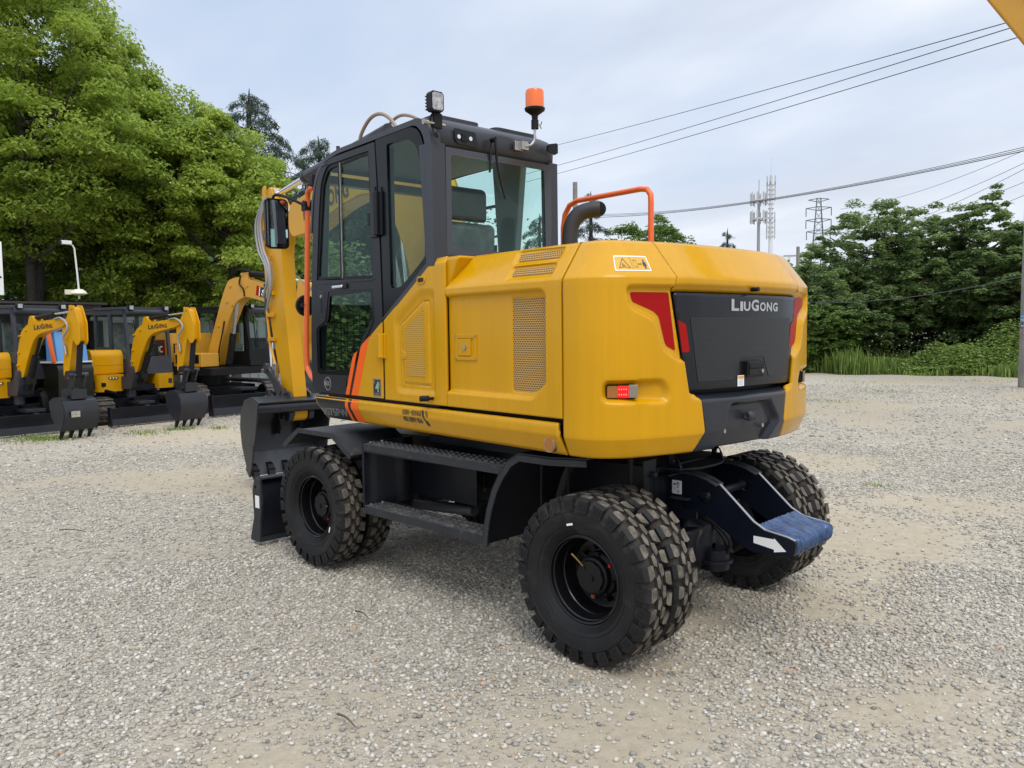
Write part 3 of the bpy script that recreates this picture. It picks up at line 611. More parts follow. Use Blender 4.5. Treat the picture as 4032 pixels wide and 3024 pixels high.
# B pillar, quarter window, rear post
qo = rounded([(.590, 2.968), (.20, 2.968), (.09, 2.93), (.020, 2.78), (-.052, 2.145), (.03, 2.096), (.18, 1.999), (.35, 1.892), (.528, 1.784), (.540, 2.3)], [0, .12, .10, .15, .02, .2, .2, .2, .01, .2], 5)
qi = rounded([(.455, 2.905), (.23, 2.905), (.115, 2.84), (.060, 2.66), (.004, 2.195), (.065, 2.150), (.195, 2.065), (.330, 1.99), (.440, 1.99)], [.02, .10, .08, .1, .04, .1, .05, .04, .03], 5)
qt = pu(qo, .975, .9965, [qi]).build('quarter_window', GLB, **UP, bevel=.002); pu(qi, .984, .988).build('window_glass', GLS, qt, smooth=0)
pu([(.535, 1.79), (.552, 1.79), (.012+.02, 2.118), (-.052, 2.155), (-.052, 2.135), (.02, 2.093), (.35, 1.885)], .985, 1.001).build('lower_seal', GREY, qt, smooth=0)
fr = MB()
# rear left post (rounded corner), rear right post, front posts, header
def post(pts0, z0, pts1, z1):
    n = len(pts0); m = MB(); m.add([(a, b, z0) for a, b in pts0]+[(a, b, z1) for a, b in pts1], [(i, (i+1) % n, n+(i+1) % n, n+i) for i in range(n)]+[tuple(range(n-1, -1, -1)), tuple(range(n, 2*n))]); return m
c0 = rounded([(.03, .9975), (-.06, .9975), (-.06, .905), (.03, .905)], [0, .035, .004, 0], 5)
c1 = rounded([(.09, .9975), (-.055, .9975), (-.055, .905), (.09, .905)], [0, .05, .004, 0], 5)
fr.join(post(c0, 2.085, c1, 2.83))
fr.join(post([(.03, .035), (-.06, .035), (-.06, -.03), (.03, -.03)], 2.085, [(.03, .045), (-.055, .045), (-.055, -.03), (.03, -.03)], 2.83))
fr.bb((.03, -.03, 2.085), (-.058, .91, 2.172))
fr.bb((.60, .90, 1.80), (.52, .975, 2.96))                       # B post inside
for vv in (.955, .0):
    fr.join(post([(1.56, vv+.02), (1.50, vv+.02), (1.50, vv-.03), (1.56, vv-.03)], 1.27, [(1.42, vv+.02), (1.34, vv+.02), (1.34, vv-.03), (1.42, vv-.03)], 2.9))
fr.bb((1.52, -.03, 1.27), (1.55, .96, 1.42)); fr.bb((1.44, 0, 2.80), (1.36, .96, 2.86))
fr.bb((-.03, -.03, 1.27), (1.55, .0, 1.62)); fr.bb((-.03, -.03, 2.905), (1.40, .0, 2.96))
fr.bb((1.535, .0, 2.02), (1.505, .96, 2.05)); 
fr.bb((.6, -.04, 2.30), (1.42, -.015, 2.345)); fr.bb((.6, -.04, 2.40), (1.42, -.015, 2.415)); fr.bb((.6, -.04, 2.62), (1.42, -.015, 2.64))
frame = fr.build('cab_frame', GREY, **UP, bevel=.006)
MB().join(post([(.49, .0), (.43, .0), (.43, -.05), (.49, -.05)], 1.6, [(.59, .015), (.265, .015), (.265, -.05), (.59, -.05)], 2.95)).build('inner_pillar_trim', TRIM, frame, bevel=.01)
MB().bb((.02, -.028, 1.62), (1.50, -.022, 2.90)).build('right_glass', GLR, frame, smooth=0)
MB().add([(1.535, .02, 1.42), (1.535, .94, 1.42), (1.405, .94, 2.82), (1.405, .02, 2.82)], [(0, 1, 2, 3)]).build('windscreen', GLR, frame, smooth=0)
# roof
rp = rounded([(1.36, .972), (-.035, .972), (-.035, -.035), (1.36, -.035)], [.10, .07, .07, .08], 6)
def rring(z, k, zf=0): 
    c = np.array([.66, .48]); out = []
    for p in rp:
        q = np.array(p); e = q-c; w = np.array([abs(e[0])-k, abs(e[1])-k]); q2 = c+np.sign(e)*w; out.append((q2[0], q2[1], z-zf*max(0, (q2[0]-.9))**2))
    return out
rl = [rring(2.80, .0), rring(2.90, -.004, .1), rring(2.935, .0, .2), rring(2.972, .018, .25), rring(2.995, .055, .3), rring(3.004, .10, .3)]
rf_ = MB(); n_ = len(rp)
for k_ in rl: rf_.v += k_
# rear header only at the back: full skirt from 2.80 exists at rear, cut at sides by starting the side skin at 2.935
for j in range(len(rl)-1):
    for i in range(n_):
        a, b = rp[i], rp[(i+1) % n_]
        if j < 2 and not (a[0] < .02 and b[0] < .02): continue
        if j == 1 and False: continue
        rf_.f.append((j*n_+i, j*n_+(i+1) % n_, (j+1)*n_+(i+1) % n_, (j+1)*n_+i)); rf_.m.append(0)
rf_.f.append(tuple(range((len(rl)-1)*n_, len(rl)*n_))); rf_.m.append(0)
roof = rf_.build('cab_roof', GREY, **UP, smooth=60)
md = roof.modifiers.new('solid', 'SOLIDIFY'); md.thickness = .03; md.offset = -1
rout = rounded([(-.058, 2.10), (-.056, 2.79), (-.03, 2.925), (.07, 2.998), (1.10, 2.990), (1.32, 2.955), (1.43, 2.86), (1.495, 2.70), (1.535, 2.45), (1.512, 2.45), (1.47, 2.70), (1.395, 2.86), (1.28, 2.935), (1.10, 2.958), (.12, 2.962), (.045, 2.90), (.010, 2.79), (.010, 2.10)], [.0, .1, .06, .08, .3, .1, .1, .2, 0, 0, .2, .08, .1, .3, .08, .05, .1, 0], 5)
MB().prism(rout, .93, 1.0015, 'y').build('roof_rail', GREY, roof, bevel=.014)
for v0, v1_ in ((.56, .92), (.06, .44)):
    MB().prism(rounded([(1.1, v0), (.03, v0), (.03, v1_), (1.1, v1_)], .05), 2.99, 3.022, 'z').build('roof_rib', GREY, roof, bevel=.012)
MB().bb((.0, .0, 2.905), (1.35, .96, 2.915)).build('headliner', TRIM, roof, smooth=0)
for x_, y_ in ((.75, .93), (1.17, .95)): MB().cyl((x_, y_, 2.97), (x_, y_, 3.03), .014, 12).build('roof_bolt', GREY, roof)
# rear window
wo = [(.905, 2.812), (.035, 2.812), (.030, 2.172), (.905, 2.172)]; wi = rounded([(.865, 2.772), (.095, 2.772), (.085, 2.212), (.865, 2.212)], .02)
rw = MB().prism(wo, -.058, -.050, 'x', [wi]).build('rear_window', mat('window_border', (.03, .033, .04), .18, coat=.4), **UP)
MB().prism(wi, -.055, -.052, 'x').build('window_glass', GLR, rw, smooth=0)
wpv = MB().cyl((-.06, .552, 2.90), (-.10, .552, 2.90), .016, 12); wpv.tube([(-.10, .552, 2.90), (-.10, .548, 2.84), (-.085, .52, 2.72), (-.075, .455, 2.545)], [.010, .006], 8, smooth=4)
wpv.tube([(-.062, .552, 2.90), (-.066, .565, 2.78), (-.064, .57, 2.70)], .007, 6); wpv.build('rear_wiper', BLK, **UP)
sp = MB().prism(rounded([(.835, 2.935), (.675, 2.93), (.650, 2.855), (.655, 2.84), (.81, 2.845), (.828, 2.865)], .01), -.048, -.054, 'x').build('lamp_recess_plate', DOORG, **UP, bevel=.002)
for v_ in (.805, .715): MB().cyl((-.05, v_, 2.885), (-.062, v_, 2.885), .013, 14).build('screw', CHR, sp)
sb('socket_cover', -.050, -.062, 2.862, 2.908, .742, .782, BLK, sp)
mp_ = sb('beacon_bracket', -.05, -.075, 2.865, 2.925, .295, .365, STL, None); mp_.parent = EX; mp_.rotation_euler = (0, 0, SW)
bb_ = MB().bb((-.07, .27, 2.87), (-.10, .325, 2.925)); bb_.tube([(-.095, .29, 2.895), (-.12, .272, 2.90), (-.13, .25, 2.93), (-.13, .245, 2.97), (-.13, .243, 3.02)], .0085, 10, smooth=4)
bb_.build('stem', STL, mp_, bevel=.002)
MB().lathe([(.002, 3.005), (.024, 3.005), (.024, 3.06), (.019, 3.065), (.022, 3.09), (.064, 3.120), (.067, 3.134), (.002, 3.135)], (-.13, .243, 0), 'z', 28).build('beacon_base', BLK, mp_)
MB().lathe([(.060, 3.134), (.060, 3.232), (.056, 3.247), (.046, 3.253), (.002, 3.255)], (-.13, .243, 0), 'z', 32).build('beacon_lens', BEAC, mp_)
MB().tube([(-.13, .22, 3.035), (-.13, .19, 3.04), (-.13, .182, 3.06)], .004, 6).tube([(-.13, .20, 3.035), (-.13, .185, 3.015)], .004, 6).build('wing_bolt', STL, mp_)
# work lamp on rear left corner
wl = MB().bb((-.075, .955, 2.90), (-.10, 1.01, 2.985)); wl.bb((-.06, .965, 2.98), (-.10, .99, 3.02)); wl = wl.build('lamp_bracket', BLK, parent=EX, rot=(0, 0, SW), bevel=.003)
wb_ = MB().prism(rounded([(.945, 3.00), (.945, 3.085), (.960, 3.10), (1.035, 3.10), (1.05, 3.085), (1.05, 3.00), (1.035, 2.985), (.960, 2.985)], .004), -.130, -.08, 'x')
for k in range(5): wb_.bb((-.08, .955, 3.0+k*.019), (-.055, 1.04, 3.006+k*.019))
wb_.v = [(a, (b-.9975)*.86+.9975+.012, c) for a, b, c in wb_.v]; lb_ = wb_.build('work_lamp', BLK, wl, bevel=.003)
lens = MB().prism(rounded([(.955, 3.003), (.955, 3.083), (.966, 3.092), (1.03, 3.092), (1.041, 3.083), (1.041, 3.003), (1.03, 2.993), (.966, 2.993)], .004), -.1335, -.129, 'x'); lens.v = [(a, (b-.9975)*.86+.9975+.012, c) for a, b, c in lens.v]
lens.build('lamp_lens', LENS, wl)
MB().cyl((-.09, 1.055, 2.925), (-.09, .93, 2.925), .008, 10).cyl((-.09, 1.055, 2.925), (-.09, 1.085, 2.925), .017, 12).build('clamp_bolt', STL, wl)
MB().tube([(-.09, 1.0, 3.0), (-.07, 1.02, 2.96), (-.075, 1.01, 2.90), (-.085, 1.0, 2.86), (-.08, .975, 2.855), (-.075, .985, 2.88)], .006, 8, smooth=4).build('lamp_cable', BLK, wl)
MB().prism([(.08, 2.94), (.01, 2.955), (.0, 2.945), (.0, 2.89), (.03, 2.875), (.09, 2.89)], -.085, -.092, 'x').bb((-.05, .06, 2.90), (-.09, .066, 2.94)).build('corner_bracket', BLK, **UP)
# interior
seat = MB().prism(rounded([(.22, 1.74), (.78, 1.74), (.80, 1.86), (.30, 1.86)], .04), .24, .74, 'y').build('seat', SEATM, **UP, bevel=.03)
MB().prism(rounded([(.20, 1.82), (.34, 1.84), (.30, 2.40), (.24, 2.43), (.17, 2.40)], .04), .34, .76, 'y').build('backrest', SEATM, seat, bevel=.05)
MB().prism(rounded([(.19, 2.43), (.30, 2.44), (.29, 2.63), (.25, 2.66), (.19, 2.63)], .03), .395, .715, 'y').build('headrest', mat('headrest_fabric', (.03, .032, .035), .35, coat=.3, var=.4, vscale=14, bump=.5, bscale=30), seat, bevel=.09)
MB().bb((.25, .30, 1.35), (.75, .68, 1.74)).build('seat_base', BLK, seat, bevel=.02)
for v0 in (.17, .78):
    MB().bb((.25, v0-.06, 1.35), (1.0, v0+.06, 1.90)).build('side_console', mat('console', (.04, .042, .045), .5), seat, bevel=.03)
MB().cyl((1.25, .48, 1.35), (1.12, .48, 2.02), .035, 12).lathe([(.17, -.012), (.185, 0), (.17, .012), (.155, 0), (.17, -.012)], (0, 0, 0), 'z', 28).build('steering_column', BLK, **UP) if False else None
sc_ = MB().cyl((1.28, .48, 1.35), (1.15, .48, 1.98), .035, 12).build('steering_column', BLK, **UP)
MB().lathe([(.165, -.012), (.18, 0), (.165, .012), (.15, 0), (.165, -.012)], (0, 0, 0), 'z', 28).bb((-.16, -.012, -.006), (.16, .012, .006)).xf(T(1.13, .48, 1.93) @ Matrix.Rotation(-.45, 4, 'Y')).build('steering_wheel', BLK, sc_)
MB().bb((-.03, 0, 1.245), (1.53, .965, 1.30)).build('cab_floor', BLK, **UP, smooth=0)
MB().bb((-.03, .02, 1.30), (-.01, .95, 2.10)).build('rear_wall', TRIM, **UP, smooth=0)
mesh_ = MB()
for k in range(8): mesh_.bb((1.50, .45+k*.055, 1.32), (1.506, .454+k*.055, 1.85)); mesh_.bb((1.50, .43, 1.34+k*.06), (1.506, .86, 1.344+k*.06))
mesh_.build('guard_mesh', BLK, **UP, smooth=0)
# orange front rail with mirrors
rl_ = MB().tube([(1.53, .955, 2.79), (1.60, .945, 2.80), (1.67, .935, 2.785), (1.705, .93, 2.72), (1.73, .927, 2.4), (1.79, .925, 1.73), (1.80, .925, 1.50), (1.78, .927, 1.42), (1.70, .93, 1.36), (1.58, .94, 1.335)], .021, 12, smooth=5).build('front_rail', ORG, **UP)
MB().bb((1.69, .905, 2.645), (1.755, .96, 2.715)).build('rail_clamp', BLK, rl_, bevel=.004)
mr = MB().tube([(1.70, .95, 2.68), (1.80, 1.03, 2.74), (1.90, 1.07, 2.775), (1.955, 1.09, 2.77), (1.965, 1.095, 2.70), (1.965, 1.095, 2.62)], .011, 10, smooth=4).build('mirror_arm', BLK, **UP)
def mirror_piece(x, y, z, w, h, yawr):
    M_ = T(x, y, z) @ Matrix.Rotation(yawr, 4, 'Z')
    m = MB().prism(rrect(-w/2, -h/2, w/2, h/2, .035, 5), 0, .045, 'x').xf(M_).build('mirror', GLB, mr, bevel=.012)
    MB().prism(rrect(-w/2+.010, -h/2+.012, w/2-.010, h/2-.012, .028, 5), -.0015, .001, 'x').xf(M_).build('mirror_glass', MIR, m, smooth=0)
mirror_piece(1.935, 1.075, 2.560, .180, .385, -.12)
rm = MB().cyl((1.86, .885, 1.925), (1.89, .885, 1.925), .085, 28).build('round_mirror', BLK, **UP, bevel=.008)
MB().bb((1.86, .94, 1.91), (1.76, .87, 1.94)).cyl((1.78, .965, 1.925), (1.75, .970, 1.925), .012, 10).build('mirror_clamp', BLK, rm)
fl = MB().prism(rounded([(.99, 2.80), (.99, 2.88), (.90, 2.88), (.90, 2.80)], .01), 1.50, 1.55, 'x').bb((1.42, .93, 2.77), (1.52, .96, 2.80)).build('front_work_lamp', BLK, **UP, bevel=.003)
# ================================================================= BOOM, ARM, BUCKET (upper frame, centre plane V = VB)
VB = -.22
def vprism(poly, w, vc=VB, name=None, m=None, parent=None, bev=.004, holes=()):
    b = MB().prism(poly, vc-w/2, vc+w/2, 'y', holes); o = b.build(name, m, parent if parent else EX, bevel=bev)
    if not parent: o.rotation_euler = (0, 0, SW)
    return o
bpoly = rounded([(1.42, 1.20), (1.30, 2.30), (1.46, 3.00), (1.76, 3.29), (2.20, 3.40), (2.62, 3.37), (3.60, 3.235), (3.88, 3.16), (4.19, 3.12), (4.30, 2.94), (4.20, 2.76), (3.72, 2.775), (3.22, 2.94), (2.62, 3.02), (2.28, 2.90), (1.98, 2.45), (1.80, 1.90), (1.74, 1.20)], [.05, .4, .3, .25, .2, .3, .2, .2, .06, .1, .08, .25, .3, .25, .25, .25, .3, .05], 5)
boom = vprism(bpoly, .19, name='boom', m=YEL2, bev=.012)
for sg in (.099, -.099): vprism(inset(bpoly, -.012), .008, VB+sg, 'boom_flange', YEL2, boom, bev=.002)
tx = logo(.98, .21); tx.v = [(a, b+.02*0, c) for a, b, c in tx.v]
an = math.atan2(3.10-2.95, 2.83-3.90)       # runs up and backwards
M_ = T(3.90, VB+.1052, 2.905) @ SIDE @ Matrix.Rotation(math.atan2(.13, 1.07), 4, 'Z'); tx.xf(M_); tx.build('lettering', DKT, boom, smooth=0)
MB().bb((1.36, VB-.16, 1.10), (1.82, VB-.10, 1.62)).bb((1.36, VB+.10, 1.10), (1.82, VB+.16, 1.62)).bb((1.40, VB-.2, 1.0), (1.9, VB+.2, 1.12)).cyl((1.58, VB-.2, 1.38), (1.58, VB+.2, 1.38), .06, 16).build('boom_bracket', YEL2, **UP, bevel=.02)
# boom cylinder: chrome rods seen through the cab
bc = MB().cyl((1.86, VB+.05, 1.10), (1.98, VB+.05, 1.95), .065, 18).build('boom_cylinder', GREY, **UP)
MB().cyl((1.98, VB+.05, 1.95), (2.10, VB+.05, 2.80), .034, 16).build('piston_rod', CHR, bc)
for k in (0, 1): MB().tube([(1.90, VB+.13, 1.3), (1.92+.02*k, VB+.15, 1.9), (2.12+.05*k, VB+.14, 2.5), (2.30+.05*k, VB+.12, 2.8)], .012, 8, smooth=4).build('hydraulic_hose', HOSE, bc)
# arm cylinder above the boom
P1, P2 = Vector((2.35, VB, 3.56)), Vector((4.0, VB, 3.395)); P3 = Vector((4.76, VB, 3.305))
ac = MB().cyl(P1, P2, .062, 20).cyl(P2, P2+(P2-P1).normalized()*.05, .070, 20).build('arm_cylinder', GREY, **UP)
MB().cyl(P2, P3, .034, 16).build('piston_rod', CHR, ac); MB().cyl(P3+Vector((0, -.06, 0)), P3+Vector((0, .06, 0)), .06, 16).build('rod_eye', STL, ac)
MB().bb((2.28, VB-.07, 3.36), (2.42, VB-.05, 3.50)).bb((2.28, VB+.05, 3.36), (2.42, VB+.07, 3.50)).build('cylinder_lug', YEL2, ac, bevel=.01)
MB().tube([(2.74, VB+.10, 3.42), (2.66, VB+.11, 3.56), (2.50, VB+.11, 3.67), (2.32, VB+.11, 3.68), (2.16, VB+.10, 3.60), (2.02, VB+.09, 3.44)], .017, 10, smooth=5).build('hydraulic_hose', mat('hose_sleeve', (.30, .22, .17), .45, bump=.3, bscale=300), ac)
MB().tube([(2.56, VB-.04, 3.45), (2.44, VB-.05, 3.62), (2.2, VB-.05, 3.67), (1.9, VB-.05, 3.55), (1.8, VB-.05, 3.35)], .015, 10, smooth=5).build('hydraulic_hose', mat('hose_sleeve', (.3, .22, .17), .45), ac)
# arm: rear face toward the cab
apoly = rounded([(4.78, 3.40), (4.98, 3.30), (5.03, 3.10), (5.02, 2.62), (4.97, 2.15), (4.72, 1.40), (4.52, .82), (4.42, .70), (4.30, .76), (4.33, 1.10), (4.50, 2.10), (4.535, 2.62), (4.50, 2.78), (4.34, 2.86), (4.32, 3.02), (4.52, 3.10), (4.66, 3.22)], [.05, .08, .1, .3, .3, .4, .08, .08, .08, .3, .4, .2, .08, .06, .06, .1, .1], 5)
arm = vprism(apoly, .160, name='arm', m=YEL2, bev=.010)
em_ = MB()
for sx in (-1, 1): em_.beam((4.515, VB+sx*.035, 2.08), (4.42, VB+sx*.060, 1.55), .008, .006)
em_.tube([(4.502, VB-.035, 2.06), (4.512, VB-.03, 2.13), (4.514, VB, 2.155), (4.512, VB+.03, 2.13), (4.502, VB+.035, 2.06)], .005, 6); em_.build('weld_rib', YEL2, arm)
for z_, uu in ((3.04, 4.33), (2.83, 4.98)): MB().cyl((uu if z_ > 1.2 else 4.36, VB-.10, z_), (uu if z_ > 1.2 else 4.36, VB+.10, z_), .045, 18).build('arm_pin', STL, arm)
for z_, uu in ((3.30, 4.90), (2.72, 4.99), (3.02, 5.0)): MB().prism(rounded([(uu-.05, z_-.13), (uu+.06, z_-.10), (uu+.05, z_+.10), (uu-.03, z_+.12)], .04), VB+.081, VB+.101, 'y').build('arm_boss', YEL2, arm, bevel=.004)
for z_ in (2.15, 1.90, 1.62): MB().bb((4.72, VB+.08, z_), (4.90, VB+.115, z_+.045)).build('hose_clamp', YEL2, arm, bevel=.004)
wd_ = MB().join(flatpoly(rrect(0, 0, .085, .145, .008), 0, 0)).join(ring2(.012, .05, [(0, 0), (.06, 0), (.03, .055)], .25, .001, 1)); wd_.xf(T(4.83, VB+.082, 2.50) @ SIDE); wd_.build('warning_sticker', [mat('sticker_amber', (.75, .33, .02), .4), DKT], arm, smooth=0)
hs_ = [[(4.9, .11, 3.25), (5.06, .14, 3.0), (5.02, .14, 2.7), (4.86, .14, 2.52), (4.80, .13, 2.35), (4.93, .12, 2.18), (5.02, .10, 2.14)],
       [(4.8, .11, 3.28), (4.95, .13, 3.0), (4.90, .13, 2.7), (4.76, .13, 2.5), (4.73, .13, 2.25), (4.84, .12, 2.05), (4.92, .10, 1.98)],
       [(4.85, .11, 3.26), (5.0, .135, 3.0), (4.96, .135, 2.72), (4.81, .135, 2.5), (4.76, .13, 2.32), (4.86, .12, 2.12)]]
for h in hs_: MB().tube([(a, VB+b, c) for a, b, c in h], .014, 8, smooth=6).build('hydraulic_hose', HOSE, arm)
MB().tube([(4.92, VB+.10, 1.98), (4.86, VB+.10, 1.6), (4.72, VB+.10, 1.32)], .016, 8).build('steel_pipe', YEL2, arm)
MB().bb((4.68, VB+.085, 1.20), (4.78, VB+.125, 1.36)).cyl((4.70, VB+.105, 1.20), (4.67, VB+.105, 1.08), .014, 10).build('valve_block', STL, arm, bevel=.004)
for h in ([(4.3, -.12, 2.9), (4.15, -.16, 2.6), (4.2, -.17, 2.3), (4.4, -.14, 2.15)], [(4.2, -.13, 2.85), (4.0, -.2, 2.5), (4.05, -.2, 2.25), (4.3, -.16, 2.2), (4.45, -.13, 2.3)]):
    MB().tube([(a, VB+b, c) for a, b, c in h], .014, 8, smooth=6).build('hydraulic_hose', HOSE, arm)
# linkage
LK = mat('linkage_black', (.014, .015, .019), .4, coat=.2)
lk = MB()
for sg in (.10, -.10):
    lk.prism(rounded([(5.00, 1.30), (5.10, 1.26), (4.66, .74), (4.58, .80)], .03), VB+sg-.012, VB+sg+.012, 'y')
    lk.prism(rounded([(4.98, 1.34), (5.09, 1.32), (5.02, .60), (4.90, .58)], .04), VB+sg*.55-.02, VB+sg*.55+.02, 'y') if False else None
lk.cyl((5.04, VB-.14, 1.28), (5.04, VB+.14, 1.28), .045, 18).cyl((4.62, VB-.13, .78), (4.62, VB+.13, .78), .045, 18)
lk.prism(rounded([(4.96, 1.02), (5.10, .98), (4.92, .56), (4.72, .56)], .04), VB+.115, VB+.14, 'y').prism(rounded([(4.96, 1.02), (5.10, .98), (4.92, .56), (4.72, .56)], .04), VB-.14, VB-.115, 'y')
lk.cyl((5.02, VB-.16, 1.0), (5.02, VB+.16, 1.0), .045, 18)
for a_, b_ in (((5.06, 1.30), (4.64, 1.02)), ((5.0, 1.0), (4.66, .80))):
    for sg in (.14, -.14): lk.beam((a_[0], VB+sg, a_[1]), (b_[0], VB+sg, b_[1]), .026, .095).cyl((a_[0], VB+sg-.02, a_[1]), (a_[0], VB+sg+.02, a_[1]), .062, 16).cyl((b_[0], VB+sg-.02, b_[1]), (b_[0], VB+sg+.02, b_[1]), .062, 16)
lk.cyl((4.70, VB-.17, 1.04), (4.70, VB+.17, 1.04), .045, 16); lk.v = [(a-.17, b, c) for a, b, c in lk.v]
lko = lk.build('bucket_link', LK, **UP, bevel=.004)
for a_, b_ in ((4.89, 1.28), (4.50, .99), (4.83, .97)): MB().cyl((a_, VB+.175, b_), (a_, VB+.20, b_), .018, 6).build('link_bolt', STL, lko, smooth=0)
bk = MB().cyl((5.10, VB, 2.3), (5.06, VB, 1.6), .05, 16).build('bucket_cylinder', GREY, **UP); MB().cyl((5.06, VB, 1.62), (5.04, VB, 1.28), .028, 14).build('piston_rod', CHR, bk)
# bucket: open towards the machine, teeth down
BC, BW = -.11, .86
BKM = mat('bucket_grey', (.017, .019, .025), .38, coat=.15, spec=.4, var=.2, vscale=4, bump=.15, bscale=120)
prof = [(4.20, .95), (4.40, 1.0), (4.58, .96), (4.68, .84), (4.71, .66), (4.68, .48), (4.61, .31), (4.52, .15)]
side = prof+[(4.45, .17), (4.41, .34), (4.30, .58)]
def thick(poly, t):
    P = [Vector(p) for p in poly]; o = []
    for i, p in enumerate(P):
        tn = (P[min(i+1, len(P)-1)]-P[max(i-1, 0)]).normalized(); o.append((p.x+tn.y*t, p.y-tn.x*t))
    return [tuple(p) for p in P]+o[::-1]
bu = MB().prism(thick(prof, -.016), BC-BW/2, BC+BW/2, 'y').build('bucket', BKM, **UP, bevel=0)
for sg in (-1, 1): MB().prism(side, BC+sg*BW/2-.01, BC+sg*BW/2+.01, 'y').build('bucket_side', BKM, bu, bevel=.003)
MB().tube([(4.27, BC-BW/2, .90), (4.27, BC+BW/2, .90)], .065, 20).build('bucket_torque_tube', BKM, bu)
MB().prism([(4.505, .135), (4.525, .125), (4.635, .37), (4.618, .38)], BC-BW/2+.01, BC+BW/2-.01, 'y').build('bucket_lip', mat('lip_highlight_grey', (.045, .05, .06), .4, var=.3, vscale=9), bu, bevel=.003)  # lip coloured lighter than the bucket, a highlight put into its paint
for k in range(5):
    v_ = BC-BW/2+.06+k*(BW-.12)/4
    tt = MB().prism([(4.56, .26), (4.50, .24), (4.44, .13), (4.375, .055), (4.39, .045), (4.50, .115)], v_-.034, v_+.034, 'y').prism([(4.51, .21), (4.46, .19), (4.49, .12)], v_-.042, v_+.042, 'y')
    tt.v = [(a, b, c) for a, b, c in tt.v]; tt.build('bucket_tooth', BLK, bu, bevel=.003)
for sg in (-1, 1): MB().prism(rounded([(4.34, .48), (4.45, .48), (4.56, .20), (4.46, .12), (4.38, .30)], .01), BC+sg*(BW/2+.012)-.008, BC+sg*(BW/2+.012)+.008, 'y').build('side_cutter', BKM, bu, bevel=.003)
for sg in (.12, -.12):
    MB().prism(rounded([(4.24, .90), (4.30, 1.04), (4.50, 1.08), (4.70, 1.0), (4.62, .88)], .05), VB+sg-.012, VB+sg+.012, 'y').build('bucket_ear', BKM, bu, bevel=.003)
    MB().cyl((4.36, VB+sg-.03, .80), (4.36, VB+sg+.03, .80), .075, 20).build('bucket_boss', BKM, bu, bevel=.005)

# ================================================================= CHASSIS (chassis frame: X forward from rear axle)
cf = MB().bb((-.02, -.36, .62), (2.75, .36, .93)).bb((.35, -.30, .52), (2.2, .30, .62)).bb((-.02, -.42, .60), (.02, .42, .90)).bb((.42, -.55, .93), (1.75, .55, .99))
cf.bb((-.10, -.36, .885), (-.02, .36, .900)); cf.bb((2.75, -.3, .45), (2.95, .3, .88))
cf = cf.build('chassis_frame', CHAS, **CH, bevel=.01)
MB().cyl((1.1, 0, .985), (1.1, 0, 1.075), .42, 48).build('slew_ring', CHAS, cf)
MB().cyl((1.1, 0, .30), (1.1, 0, .58), .12, 20).bb((.75, -.2, .38), (1.3, .15, .58)).cyl((.2, 0, .45), (2.3, 0, .45), .05, 14).build('gearbox', BLK, cf, bevel=.02)
for x_ in (0, 2.5357):
    ax = MB().cyl((x_, -.62, .435), (x_, .62, .435), .085, 20); ax.lathe([(.02, -.17), (.12, -.15), (.19, -.05), (.19, .05), (.12, .15), (.02, .17)], (x_, 0, .435), 'x', 24)
    ax.box((x_, 0, .435), (.26, .42, .24)).bb((x_-.1, .34, .5), (x_+.1, .42, .66)).bb((x_-.1, -.42, .5), (x_+.1, -.34, .66)); ax.build('axle', CHAS, cf, bevel=.02)
    for sg in (-1, 1): MB().cyl((x_, sg*.40, .435), (x_, sg*.56, .435), .165, 28).build('brake_housing', CHAS, cf, bevel=.02)
MB().cyl((-.14, .33, .50), (.06, .50, .50), .15, 28).build('air_tank', CHASG, cf, bevel=.02)
